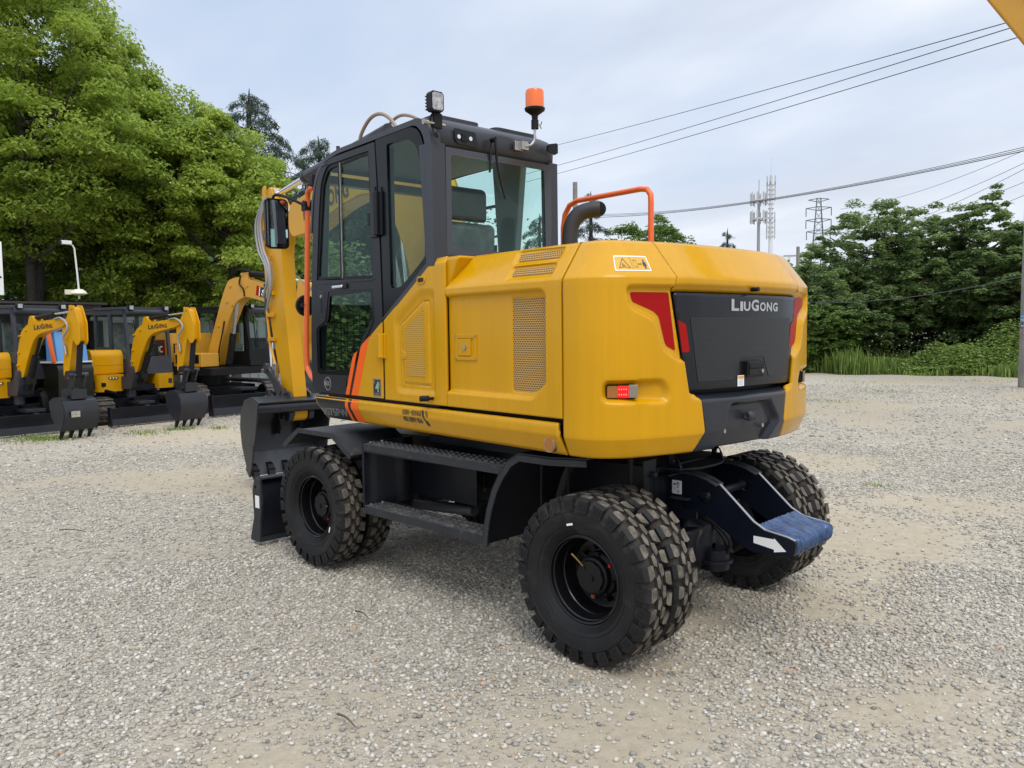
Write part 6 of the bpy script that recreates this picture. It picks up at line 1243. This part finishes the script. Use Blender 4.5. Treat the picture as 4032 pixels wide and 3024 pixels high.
# ================================================================= VEGETATION
def leafcloud(P, size, r_, droop=.5, elong=2.2, tone=None, spread=1.0):
    n = len(P); a = r_.uniform(0, 2*PI, n); dz = -np.abs(r_.normal(droop, .35, n)); dirv = np.stack([np.cos(a)*spread, np.sin(a)*spread, dz], 1); dirv /= np.linalg.norm(dirv, axis=1)[:, None]
    b = r_.normal(0, .55, (n, 3))+np.array([0, 0, 1.0]); side_ = np.cross(dirv, b); side_ /= np.linalg.norm(side_, axis=1)[:, None]+1e-9
    L = size*r_.uniform(.65, 1.3, n)[:, None]; w = L/elong/2; mid = P+dirv*L*.45
    V = np.stack([P, mid+side_*w, P+dirv*L, mid-side_*w], 1).reshape(-1, 3); F = np.arange(n*4).reshape(n, 4); t = np.repeat(tone if tone is not None else r_.random(n), 4); return V, F, t
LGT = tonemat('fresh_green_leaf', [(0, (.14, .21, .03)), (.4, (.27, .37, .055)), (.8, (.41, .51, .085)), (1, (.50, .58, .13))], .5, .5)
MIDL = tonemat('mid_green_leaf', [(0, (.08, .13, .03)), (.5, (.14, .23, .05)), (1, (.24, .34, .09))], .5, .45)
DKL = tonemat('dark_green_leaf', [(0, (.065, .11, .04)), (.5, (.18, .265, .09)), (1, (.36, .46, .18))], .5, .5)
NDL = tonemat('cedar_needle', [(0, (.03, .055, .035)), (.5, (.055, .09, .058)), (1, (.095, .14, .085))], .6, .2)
BARK = mat('bark', (.045, .038, .030), .9, var=.4, vscale=12, bump=.6, bscale=30)
def tree(name, label, loc, h, rad, zlow, nclump, nleaf, size, m, seed, cat='tree', group=None, shape=1.0, droop=.6, clr=.85, fork=False, tr=.16, lean=(0, 0), nbr=9):
    r_ = np.random.default_rng(seed); root = thing(name, label, cat, loc, 0, group); zc = (h+zlow)/2; hz_ = (h-zlow)/2
    # clump centres: shell of an uneven ellipsoid plus some inside
    n = nclump; u_ = r_.normal(0, 1, (n, 3)); u_ /= np.linalg.norm(u_, axis=1)[:, None]; rr = r_.uniform(.45, 1.0, n)**.6
    lump = 1+.18*np.sin(3*np.arctan2(u_[:, 1], u_[:, 0])+seed)+.12*np.sin(5*u_[:, 2]+seed*2)
    C = u_*(rr*lump)[:, None]*np.array([rad, rad, hz_]); wz = 1-.28*np.clip(C[:, 2]/hz_, 0, 1)**2*shape; C[:, :2] *= wz[:, None]; C[:, 2] += zc; C[:, 0] += lean[0]*(C[:, 2]/h); C[:, 1] += lean[1]*(C[:, 2]/h)
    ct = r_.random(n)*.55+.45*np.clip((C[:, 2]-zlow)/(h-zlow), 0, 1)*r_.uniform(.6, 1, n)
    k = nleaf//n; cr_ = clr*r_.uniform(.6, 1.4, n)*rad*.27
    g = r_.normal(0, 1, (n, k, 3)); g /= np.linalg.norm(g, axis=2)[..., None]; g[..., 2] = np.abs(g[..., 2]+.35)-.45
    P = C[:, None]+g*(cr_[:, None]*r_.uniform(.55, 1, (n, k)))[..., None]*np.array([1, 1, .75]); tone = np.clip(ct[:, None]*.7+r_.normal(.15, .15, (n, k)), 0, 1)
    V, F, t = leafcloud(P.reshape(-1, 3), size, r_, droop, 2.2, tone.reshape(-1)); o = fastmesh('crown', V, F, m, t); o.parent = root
    tb = MB(); r1_ = random.Random(seed)
    stems = [(0, 0)] if not fork else [(-.3, .15), (.4, -.3)]
    for sx_, sy_ in stems:
        top = Vector((lean[0]+sx_*2.2, lean[1]+sy_*2.2, h*.78)); pts = [Vector((sx_*.15, sy_*.15, -.1)), Vector((sx_*.6, sy_*.6, zlow*.8)), Vector((sx_*1.5, sy_*1.5, zc)), top]
        tb.tube(pts, [tr, tr*.2], 8, smooth=4)
        for q in range(nbr):
            t0 = r1_.uniform(.2, .95); b0 = pts[1].lerp(pts[3], t0); a = r1_.uniform(0, 2*PI); e = b0+Vector((math.cos(a)*rad*.75, math.sin(a)*rad*.75, r1_.uniform(.3, 1.0)*hz_*.5)); tb.tube([b0, b0.lerp(e, .5)+Vector((0, 0, -.1)), e], [tr*.38, tr*.08], 6, smooth=3)
    tb.build('trunk', BARK, root, smooth=50); return root
def cedar(name, label, loc, h, rad, seed, group=None, nb=46, lean=0.0, zl=1.5):
    r_ = np.random.default_rng(seed); r1_ = random.Random(seed); root = thing(name, label, 'tree', loc, 0, group); tb = MB(); tb.tube([(0, 0, 0), (lean*.5, 0, h*.5), (lean, 0, h*.93), (lean*1.4, 0, h)], [h*.022, .012], 8)
    Ps = []; Ds = []
    for b in range(nb):
        t0 = (b+r1_.random())/nb; z0 = zl+(h*.99-zl)*t0; L = rad*(1-t0)**.75*r1_.uniform(.7, 1.15)+.25; a = b*2.4+r1_.uniform(-.5, .5); d_ = Vector((math.cos(a), math.sin(a), 0)); p0 = Vector((lean*t0, 0, z0))
        pts = [p0, p0+d_*L*.45+Vector((0, 0, L*.14)), p0+d_*L*.8+Vector((0, 0, L*.04)), p0+d_*L+Vector((0, 0, -L*.16))]; tb.tube(pts, [.035*(1-t0)+.012, .006], 5, smooth=3)
        m_ = max(10, int(L*75)); s = r_.random(m_)**.8; base = np.array([[*pts[0]], [*pts[1]], [*pts[2]], [*pts[3]]]); ii = np.clip((s*3).astype(int), 0, 2); ff = (s*3-ii)[:, None]; B = base[ii]*(1-ff)+base[ii+1]*ff
        sd_ = np.array([-d_.y, d_.x, 0]); off = r_.normal(0, .13*L*(1-.5*s)+.04, m_); B = B+sd_[None]*off[:, None]; B[:, 2] += -np.abs(off)*.35+r_.normal(0, .03, m_)
        for q in range(5): Ps.append(B+r_.normal(0, .035, B.shape)-np.array([0, 0, .035*q]))
    P = np.concatenate(Ps); tone = np.clip(r_.normal(.5, .25, len(P)), 0, 1); V, F, t = leafcloud(P, .15, r_, 1.0, 5.0, tone); o = fastmesh('crown', V, F, NDL, t); o.parent = root; tb.build('trunk', BARK, root, smooth=50); return root
def pt(sx, D): v = at(sx, D); return (v.x, v.y, 0)
GL = 'broadleaf trees behind the site office'
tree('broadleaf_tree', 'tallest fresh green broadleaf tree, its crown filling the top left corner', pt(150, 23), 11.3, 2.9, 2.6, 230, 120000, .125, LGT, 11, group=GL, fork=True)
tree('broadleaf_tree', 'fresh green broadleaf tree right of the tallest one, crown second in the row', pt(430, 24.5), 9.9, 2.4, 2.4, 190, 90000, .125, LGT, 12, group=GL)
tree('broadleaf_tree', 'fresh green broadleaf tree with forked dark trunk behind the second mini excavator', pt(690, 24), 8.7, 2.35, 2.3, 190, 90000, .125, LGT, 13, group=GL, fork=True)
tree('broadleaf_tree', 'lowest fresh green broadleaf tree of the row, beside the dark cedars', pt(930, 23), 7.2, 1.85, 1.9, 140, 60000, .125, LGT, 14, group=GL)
tree('broadleaf_tree', 'fresh green broadleaf tree cut off by the left edge behind the sign board', pt(-250, 25), 10.2, 2.9, 2.4, 150, 50000, .15, LGT, 15, group=GL)
GC = 'dark cedars behind the excavators'
cedar('deodar_cedar', 'tallest dark cedar with pointed leaning top, left of the excavator cab', pt(1000, 33), 11.2, 4.9, 21, GC, 84, -.25)
cedar('deodar_cedar', 'dark cedar with drooping top just above the cab roof\'s front end', pt(1290, 36), 10.4, 4.7, 22, GC, 76, .2)
cedar('deodar_cedar', 'dark cedar standing behind the cab side windows', pt(1490, 34), 9.0, 4.2, 23, GC, 80, zl=.8)
cedar('deodar_cedar', 'dark cedar seen through the right part of the rear window', pt(2130, 44), 8.2, 2.7, 24, GC, 44)
cedar('deodar_cedar', 'narrow dark cedar beside the utility pole behind the orange handrail', pt(2330, 46), 9.7, 2.4, 25, GC, 46)
cedar('deodar_cedar', 'small distant cedar top peeking above the tail hood', pt(2862, 62), 9.3, 1.9, 26, GC, 30)
tree('round_tree', 'round dense green tree rising above the hood under the orange handrail', pt(2565, 50), 8.6, 2.9, 2.5, 160, 34000, .20, MIDL, 31, droop=.1, clr=.7)
GR = 'dark trees beyond the weeds'
lab = ['leafy dark tree just right of the tail hood, lowest of the right-hand wood', 'dark feathery tree below the lattice pylon', 'tall dark feathery tree right of the pylon, reaching above its neighbours', 'dark feathery tree in the middle of the right-hand wood', 'dark feathery tree with a pointed sprig on top', 'dark tree beside the roadside pole at the right edge', 'pale-topped lower tree in front of the right-hand wood', 'dark bushy tree filling the gap at the tail hood\'s right edge']
spec_ = [(3060, 37, 4.7, 2.1), (3225, 38, 5.4, 2.0), (3450, 36, 6.8, 2.5), (3660, 37, 6.5, 2.4), (3860, 36, 6.8, 2.1), (4030, 36, 5.2, 2.1), (3200, 33, 2.9, 1.6), (3330, 34.5, 4.1, 1.9)]
for i, (sx, D, h, rd) in enumerate(spec_):
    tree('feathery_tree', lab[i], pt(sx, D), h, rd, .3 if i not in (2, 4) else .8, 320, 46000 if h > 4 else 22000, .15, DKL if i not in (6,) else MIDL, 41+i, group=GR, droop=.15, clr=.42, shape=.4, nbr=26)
for i, (sx, D, h) in enumerate([(3130, 40, 4.4), (3340, 41, 4.6), (3550, 41, 4.9), (3760, 41, 4.8), (3960, 40, 4.6), (4150, 38, 4.8)]):
    tree('feathery_tree', ['shaded tree deep in the wood right of the tail hood', 'shaded tree deep in the wood under the pylon', 'shaded tree deep in the middle of the wood, left one', 'shaded tree deep in the middle of the wood, right one', 'shaded tree deep in the wood near the pole', 'shaded tree at the very right edge behind the pole'][i], pt(sx, D), h, 2.6, .0, 120, 20000, .22, DKL, 60+i, group=GR, droop=.2, clr=.95, shape=.2)
# far woods reading as one mass
def mass(name, label, pts, hmin, hmax, n, size, m, seed, depth=2.5):
    r_ = np.random.default_rng(seed); P = []
    A_ = np.array([[p[0], p[1]] for p in pts]); seg = np.linalg.norm(np.diff(A_, axis=0), axis=1); cs_ = np.concatenate([[0], np.cumsum(seg)]); s = r_.uniform(0, cs_[-1], n); x = np.interp(s, cs_, A_[:, 0]); y = np.interp(s, cs_, A_[:, 1])
    H = hmin+(hmax-hmin)*(vnoise(s, s*0, .45, seed)*.65+vnoise(s, s*0, 1.6, seed+1)*.35); z = H*r_.random(n)**.75; P = np.stack([x+r_.normal(0, depth*.35, n), y+r_.normal(0, depth*.35, n), z], 1)
    V, F, t = leafcloud(P, size, r_, .3, 1.9, np.clip(r_.normal(.45, .25, n)+.2*vnoise(s, z, 1.3, seed+3), 0, 1)); o = fastmesh(name, V, F, m, t); o['kind'] = 'stuff'; o['label'] = label; return o
mass('distant_wood', 'dim mass of foliage behind the office and the broadleaf trunks', [pt(-500, 31), pt(100, 31), pt(600, 31), pt(1050, 30), pt(1300, 30)], 4.2, 6.5, 60000, .26, DKL, 71)
mass('distant_wood', 'low far wood behind the excavator', [pt(1200, 52), pt(1900, 50), pt(2500, 52), pt(3150, 48)], 4.6, 6.6, 50000, .34, DKL, 72, 4)
mass('distant_wood', 'dark far wood behind the feathery trees', [pt(3000, 44), pt(3500, 44), pt(4150, 42), pt(4700, 38)], 3.4, 4.6, 60000, .30, DKL, 73, 3)
mass('distant_wood', 'dark conifer foliage behind the cab windows', [pt(1080, 39), pt(1400, 39), pt(1760, 41)], 6.0, 8.6, 60000, .24, NDL, 74, 4)
# weeds along the far edge of the yard
def weeds(name, label, N, xr, yf, hfun, wid, m, seed, bend=.35, lean=.5, kind='stuff'):
    r_ = np.random.default_rng(seed); x = r_.uniform(xr[0], xr[1], N); y = yf(x, r_, N); H = hfun(x, y, r_, N); a = r_.uniform(0, 2*PI, N); dx, dy = np.cos(a)*H*bend*r_.random(N), np.sin(a)*H*bend*r_.random(N); px, py = -np.sin(a), np.cos(a); w = wid*r_.uniform(.6, 1.3, N)
    b = np.stack([x, y, gz_(x, y)], 1); mid = b+np.stack([dx*.4, dy*.4, H*.6], 1); tip = b+np.stack([dx, dy, H], 1); pv = np.stack([px*w, py*w, 0*w], 1)
    V = np.stack([b-pv*.6, b+pv*.6, mid+pv, mid-pv, tip], 1).reshape(-1, 3); i = np.arange(N)*5; F1 = np.stack([i, i+1, i+2, i+3], 1); F2 = np.stack([i+3, i+2, i+4, i+4], 1); F = np.concatenate([np.concatenate([F1[:, [0, 1, 2]], F1[:, [0, 2, 3]]]), F2[:, :3]]); t = np.repeat(r_.random(N), 5)
    o = fastmesh(name, V, F, m, t); o['kind'] = kind; o['label'] = label; return o
GRS = tonemat('weed_green', [(0, (.09, .15, .03)), (.5, (.20, .30, .06)), (1, (.34, .43, .12))], .6, .4)
edge = lambda x: -24.6-.06*(9-x)*0-.28*(9-x)*.6
def yfar(x, r_, N): return -25.4-.19*(9-x)-np.abs(r_.normal(0, 2.4, N))-(vnoise(x, x*0, .8, 9)-.5)*1.2
weeds('weeds', 'tall green weeds and grass along the far edge of the gravel', 36000, (-6, 24), yfar, lambda x, y, r_, N: (.10+.95*vnoise(x, y, .9, 12)**2.2+.25*np.clip((-26-y)/3, 0, 1))*r_.uniform(.3, 1.25, N), .022, GRS, 81)
r_ = np.random.default_rng(5); n = 110000; x = r_.uniform(-5, 23, n); y = -25.45-.19*(9-x)-np.abs(r_.normal(0, 1.4, n))-.6*vnoise(x, x*0, 1.1, 33); z = (.14+1.45*vnoise(x, y, .9, 13)*np.clip((-25.4-.19*(9-x)-y)/1.2, .22, 1)+.55*np.exp(-((x-4.0)/2.2)**2)*np.clip((-26.4-.19*(9-x)-y)/1.0, 0, 1))*r_.random(n)**.6
V, F, t = leafcloud(np.stack([x, y, z], 1), .13, r_, .1, 2.4, np.clip(r_.normal(.5, .3, n), 0, 1)); o = fastmesh('leafy_weeds', V, F, GRS, t); o['kind'] = 'stuff'; o['label'] = 'leafy green undergrowth in front of the dark trees'
n = 260; x = r_.normal(7.3, .8, n); y = -26.9-.19*(9-x)+r_.normal(0, .4, n); z = r_.uniform(.3, 1.55, n)
V, F, t = leafcloud(np.stack([x, y, z], 1), .07, r_, .1, 1.3, r_.random(n)); o = fastmesh('seed_heads', V, F, tonemat('pale_seed', [(0, (.16, .17, .11)), (1, (.30, .30, .24))], .9), t); o['kind'] = 'stuff'; o['label'] = 'pale dry seed heads above the weeds'
def patchy(cx, cy, sx_, sy_, n, h, seed):
    r_ = np.random.default_rng(seed); return np.stack([r_.normal(cx, sx_, n), r_.normal(cy, sy_, n)], 1)
def gpoint(sx, sy):
    v = CD*3088.7+CR*(sx-2016)-CU*(sy-1512); v = Vector(v); t = -CAM.z/v.z; return CAM+v*t
spots = [(3480, 1543, .45, 110), (3250, 1578, .45, 90), (3380, 1505, 1.0, 120), (3900, 1500, 1.0, 120), (170, 1725, .22, 260), (110, 1730, .3, 160), (250, 1722, .2, 60), (560, 1703, .25, 130), (735, 1688, .12, 60), (860, 1684, .12, 50), (680, 1690, .1, 50), (3470, 1910, .08, 16)]
XY = []
for i, (a, b, s, n) in enumerate(spots):
    g = gpoint(a, b); XY.append(patchy(g.x, g.y, s, s*.7, n*2, .1, 90+i))
XY = np.concatenate(XY); N_ = len(XY)
weeds('grass_tufts', 'small green grass tufts growing through the gravel', N_, (0, 1), lambda x, r_, N: x, lambda x, y, r_, N: r_.uniform(.03, .11, N), .006, GRS, 82) if False else None
r_ = np.random.default_rng(8); H = r_.uniform(.02, .075, N_); a = r_.uniform(0, 2*PI, N_); b = np.stack([XY[:, 0], XY[:, 1], gz_(XY[:, 0], XY[:, 1])], 1); tip = b+np.stack([np.cos(a)*H*.6, np.sin(a)*H*.6, H], 1); pv = np.stack([-np.sin(a), np.cos(a), a*0], 1)*.006
V = np.stack([b-pv, b+pv, tip], 1).reshape(-1, 3); o = fastmesh('grass_tufts', V, np.arange(N_*3).reshape(-1, 3), GRS, np.repeat(r_.random(N_), 3)); o['kind'] = 'stuff'; o['label'] = 'small green grass tufts growing through the gravel'

# ================================================================= POLES, WIRES, TOWERS
CONC = mat('weathered_concrete', (.23, .215, .195), .85, var=.2, vscale=3, bump=.3, bscale=40)
WIRE = mat('wire_black', (.07, .075, .08), .6)
def ptz(sx, sy, D): v = at(sx, D); return Vector((v.x, v.y, hgt(sx, sy, D)))
def pole(name, label, sx, D, h, r0, r1, arm=None):
    v = at(sx, D); p = thing(name, label, 'utility pole', (v.x, v.y, 0)); MB().cyl((0, 0, -.1), (0, 0, h), r0, 20, r1).build('pole_shaft', CONC, p)
    return p
rp_ = pole('utility_pole', 'thick concrete utility pole with blue and white notices at the right edge', 4046, 26, 12.5, .20, .15)
pd = (Vector((CAM.x, CAM.y))-Vector((rp_.location.x, rp_.location.y))).normalized(); aa = math.atan2(pd.y, pd.x)
def curvedsign(z0, z1, w, m, nm, rad=.192):
    n = 10; v = []; 
    for i in range(n+1):
        a = aa+(w/rad)*(.5-i/n)*-1; v += [(rad*math.cos(a), rad*math.sin(a), z0), (rad*math.cos(a), rad*math.sin(a), z1)]
    return MB().add(v, [(2*i, 2*i+2, 2*i+3, 2*i+1) for i in range(n)]).build(nm, m, rp_, smooth=60)
zt = lambda sy: hgt(4020, sy, 26)
def oncyl(mb, z0, s0, rad):
    vv = []
    for a, b, c in mb.v: an_ = aa+(s0+a)/rad; vv.append(((rad+c)*math.cos(an_), (rad+c)*math.sin(an_), z0+b))
    mb.v = vv; return mb
bs_ = curvedsign(zt(1266), zt(1237), .44, mat('notice_blue', (.03, .22, .42), .5), 'blue_notice'); q = MB().join(textmb('配电线路', .22, .04, .003)); q.v = [(a, b+.11, c) for a, b, c in q.v]; t_ = textmb('02', .12, .06, .01); q.join(t_); oncyl(q, zt(1264), -.2, .194).build('lettering', WHT, bs_, smooth=0)
bs_ = curvedsign(zt(1296), zt(1269), .44, mat('notice_navy', (.03, .04, .08), .5), 'dark_notice'); q = textmb('高压危险', .26, .05, .004); oncyl(q, zt(1286), -.2, .194).build('lettering', WHT, bs_, smooth=0)
bs_ = curvedsign(zt(1331), zt(1298), .44, mat('notice_white', (.6, .58, .56), .5), 'white_notice')
q = MB(); cx, cy = .12, .13
P_ = [(.075*math.cos(R(k)), .075*math.sin(R(k))) for k in range(0, 360, 20)]; q.join(ring2(cx, cy, P_, .2, .001, 0)); q.join(flatpoly([(cx-.06, cy+.045), (cx-.045, cy+.06), (cx+.06, cy-.045), (cx+.045, cy-.06)], .001, 0)); q.join(flatpoly([(0, 0), (.25, 0), (.25, .03), (0, .03)], .001, 0))
oncyl(q, zt(1329), -.2, .194).build('prohibition_mark', mat('notice_red', (.35, .05, .06), .5), bs_, smooth=0)
mp = pole('utility_pole', 'weathered concrete utility pole behind the orange handrail', 2269, 45, hgt(2269, 728, 45), .17, .13)
MB().bb((-.5, -.04, -.04), (.5, .04, .04)).xf(T(0, 0, hgt(2269, 860, 45)) @ Matrix.Rotation(1.0, 4, 'Z')).build('cross_arm', STL, mp)
p3 = pole('utility_pole', 'thin utility pole poking out of the trees right of the tail hood', 3138, 60, hgt(3138, 975, 60), .14, .12)
MB().bb((-1.0, -.05, -.05), (1.0, .05, .05)).xf(T(0, 0, hgt(3138, 1010, 60)) @ Matrix.Rotation(.6, 4, 'Z')).build('cross_arm', STL, p3)
def wire(label, a, b, sag, rad, n=24):
    pts = []
    for i in range(n+1): t = i/n; p = a.lerp(b, t); p.z -= sag*4*t*(1-t); pts.append(p)
    tag(MB().tube(pts, rad, 5).build('overhead_wire', WIRE), label, 'wire', 'overhead wires')
for k, (ya, yb, nm) in enumerate([(585, 85, 'topmost of the three wires climbing to the top right'), (664, 105, 'middle of the three wires climbing to the top right'), (695, 150, 'lowest of the three wires climbing to the top right')]):
    A_ = ptz(2170, ya, 34); B_ = ptz(4060, yb-6, 15); A2 = A_+(A_-B_)*.35; A2.z -= .0
    wire('overhead wire, '+nm, A2, B_+(B_-A_)*.12, .12, .009)
for k, (ya, yb, nm) in enumerate([(850, 586, 'upper strand of the bundle ending at the right pole'), (856, 594, 'middle strand of the bundle ending at the right pole'), (863, 601, 'lower strand of the bundle ending at the right pole')]):
    wire('overhead cable, '+nm, ptz(2272, ya, 45), ptz(4040, yb, 26), .55-.04*k, .010 if k < 2 else .014)
wire('slack wire hanging across the dark trees at the right', ptz(3180, 1190, 33), ptz(4040, 1085, 26), .25, .012)
for k, (a, ya, b, yb, nm) in enumerate([(3300, 830, 4100, 565, 'highest'), (3300, 905, 4100, 610, 'second'), (3300, 960, 4100, 630, 'third'), (3300, 930, 4100, 690, 'fourth'), (3300, 990, 4100, 740, 'lowest')]):
    wire('faint power line from the pylon, '+nm+' of five', ptz(a, ya, 200), ptz(b, yb, 120), 1.5, .035)
TW = mat('galvanised_tower', (.45, .46, .48), .6); 
def antennas(root, z, rr, n, hh, nm='antenna'):
    for k in range(n):
        a = 2*PI*k/n+.3; MB().bb((-.09, -.14, -hh/2), (.09, .14, hh/2)).xf(T(rr*math.cos(a), rr*math.sin(a), z) @ Matrix.Rotation(a, 4, 'Z')).cyl((rr*.9*math.cos(a), rr*.9*math.sin(a), z-hh*.6), (rr*.9*math.cos(a), rr*.9*math.sin(a), z+hh*.6), .06, 6).build(nm, TW, root)
D1 = 140; v = at(2983, D1); t1_ = thing('cell_tower', 'slim grey cell mast with two antenna rings, left of the white tower', 'tower', (v.x, v.y, 0)); zz = lambda sy: hgt(2983, sy, D1)
MB().cyl((0, 0, 0), (0, 0, zz(790)), .34, 14, .22).cyl((0, 0, zz(790)), (0, 0, zz(718)), .06, 6).build('mast', mat('mast_grey', (.26, .26, .27), .6), t1_)
for sy_ in (800, 870): MB().lathe([(1.2, zz(sy_)-.15), (1.3, zz(sy_)), (1.2, zz(sy_)+.15), (1.0, zz(sy_))], (0, 0, 0), 'z', 16).build('platform', TW, t1_); antennas(t1_, zz(sy_-8), 1.35, 8, 1.9)
D2 = 170; v = at(3030, D2); t2_ = thing('cell_tower', 'taller white cell tower with stacked antennas and a long spire', 'tower', (v.x, v.y, 0)); zz2 = lambda sy: hgt(3030, sy, D2)
MB().cyl((0, 0, 0), (0, 0, zz2(712)), .55, 16, .34).cyl((0, 0, zz2(712)), (0, 0, zz2(635)), .07, 6).build('mast', mat('mast_white', (.62, .63, .64), .5), t2_)
for sy_ in (722, 745, 780, 862, 890, 925): antennas(t2_, zz2(sy_), .80, 4, 1.9)
for k in range(12): MB().lathe([(.56, zz2(740+k*18)), (.60, zz2(740+k*18)+.1), (.56, zz2(740+k*18)+.2)], (0, 0, 0), 'z', 14).build('flange_ring', TW, t2_)
D3 = 260; v = at(3216, D3); py_ = thing('lattice_pylon', 'distant steel lattice power pylon rising behind the right-hand trees', 'pylon', (v.x, v.y, 0), yaw-.3); zz3 = lambda sy: hgt(3216, sy, D3)
pm = MB(); H3 = zz3(788); half_ = lambda z: 3.2*(1-z/H3)**1.1+.55
PYM = mat('pylon_steel', (.10, .11, .12), .6)
lev = np.linspace(0, H3, 20)
for sx_, sy_ in ((1, 1), (1, -1), (-1, 1), (-1, -1)):
    for i in range(19): pm.beam((sx_*half_(lev[i]), sy_*half_(lev[i]), lev[i]), (sx_*half_(lev[i+1]), sy_*half_(lev[i+1]), lev[i+1]), .15, .15)
for i in range(19):
    a, b = half_(lev[i]), half_(lev[i+1])
    for f in ((1, 0), (-1, 0), (0, 1), (0, -1)):
        P0_, P1_ = ((f[0]*a, -a, lev[i]), (f[0]*b, b, lev[i+1])) if f[0] else ((-a, f[1]*a, lev[i]), (b, f[1]*b, lev[i+1])); Q0, Q1 = ((f[0]*a, a, lev[i]), (f[0]*b, -b, lev[i+1])) if f[0] else ((a, f[1]*a, lev[i]), (-b, f[1]*b, lev[i+1]))
        pm.beam(P0_, P1_, .08, .08); pm.beam(Q0, Q1, .08, .08)
pm.build('tower_frame', PYM, py_, smooth=0)
for sy_, w_ in ((790, 2.9), (822, 3.6), (868, 3.6), (912, 3.4)):
    a_ = MB(); z_ = zz3(sy_)
    for sg in (1, -1): a_.beam((0, 0, z_+.1), (0, sg*w_*1.0, z_-.3), .25, .2).beam((0, 0, z_-1.1), (0, sg*w_, z_-.3), .2, .2); a_.cyl((0, sg*w_, z_-.3), (0, sg*w_, z_-2.8 if sy_ > 800 else z_-.5), .14, 6)
    a_.build('cross_arm', PYM, py_, smooth=0)
# ---- bench, leaves, twigs, neighbouring boom
g = gpoint(3195, 1462); bn = thing('wooden_bench', 'small crude wooden bench at the edge of the weeds', 'bench', (g.x, g.y, 0), yaw+PI/2-.35)
MB().bb((-.55, -.14, .42), (.40, .14, .45)).build('seat', mat('weathered_board', (.34, .30, .22), .8), bn, bevel=.004)
for x_, dx in ((-.42, 0), (.28, .12)): MB().beam((x_, 0, .42), (x_+dx, 0, 0), .12, .08, up=(1, 0, 0)).build('leg', mat('dark_timber', (.06, .045, .035), .8), bn)
MB().lathe([(.02, .0), (.12, .02), (.15, .06), (.09, .13), (.02, .14)], (.22, 0, .45), 'z', 10).build('bag_heap', BLK, bn) 
LF = mat('dry_leaf', (.36, .25, .15), .8, var=.2, vscale=30)
for i, (a, b, rz, L_) in enumerate([(3040, 2574, .2, .075), (3105, 2652, -.7, .065), (2655, 2655, .1, .06), (3150, 2772, .4, .04)]):
    g = gpoint(a, b); m = MB(); P_ = [(-1, 0), (-.5, .35), (.2, .42), (1, .0), (.3, -.38), (-.5, -.3)]; m.add([(p[0]*L_/2, p[1]*L_/2, .004+.012*abs(p[1])+.006*p[0]) for p in P_]+[(0, 0, .002)], [(6, k, (k+1) % 6) for k in range(6)])
    m.xf(T(g.x, g.y, gz_(g.x, g.y)+.018) @ Matrix.Rotation(yaw+PI/2+rz, 4, 'Z')); tag(m.build('dry_leaf', LF, smooth=0), ['brown dry leaf on the gravel, farthest of the leaves right of the rear tyre', 'brown dry leaf on the gravel, right of the rear tyre and nearer the viewer', 'thin brown leaf flat on the gravel just right of the front rear tyre', 'small ochre leaf at the bottom of the gravel, nearest the viewer'][i], 'leaf', 'dry leaves on the gravel')
TWG = mat('grey_twig', (.10, .075, .06), .8)
for i, (a, b, c_, e_, nm) in enumerate([(235, 2096, 338, 2102, 'straight brown twig lying on the gravel at the left'), (1330, 2830, 1400, 2880, 'bent dark twig at the bottom of the gravel'), (1400, 2420, 1450, 2445, 'short dark twig on the gravel between the tyres')]):
    g, h_ = gpoint(a, b), gpoint(c_, e_); tag(MB().tube([(g.x, g.y, .022), ((g.x+h_.x)/2, (g.y+h_.y)/2, .034), (h_.x, h_.y, .02)], [.006, .003], 6, smooth=3).build('twig', TWG), nm, 'twig', 'twigs on the gravel')
def p3d(sx, sy, Z): return CAM+(CD*3088.7+CR*(sx-2016)-CU*(sy-1512))*(Z/3088.7)
A_, B_ = p3d(3560, -600, 5.4), p3d(4290, 255, 4.6)
nb_ = thing('excavator_boom', 'ochre boom end of another machine entering at the top right corner', 'boom', tuple((A_+B_)/2)); off = (A_+B_)/2; dr = (B_-A_).normalized()
MB().beam(A_-off, B_-off, .34, .34, up=tuple(CU)).build('boom_box', SANYY, nb_, bevel=.02)
MB().beam(A_-off, B_-off, .37, .02, up=tuple(CU)).build('boom_flange', SANYY, nb_, bevel=.003)
MB().cyl(B_-off-CR*.24, B_-off+CR*.24, .13, 20).build('boom_pin', STL, nb_)
# short wheelset shadow catcher is the ground itself
EX['label'] = 'large yellow wheeled excavator with twin tyres and dark cab in the foreground'
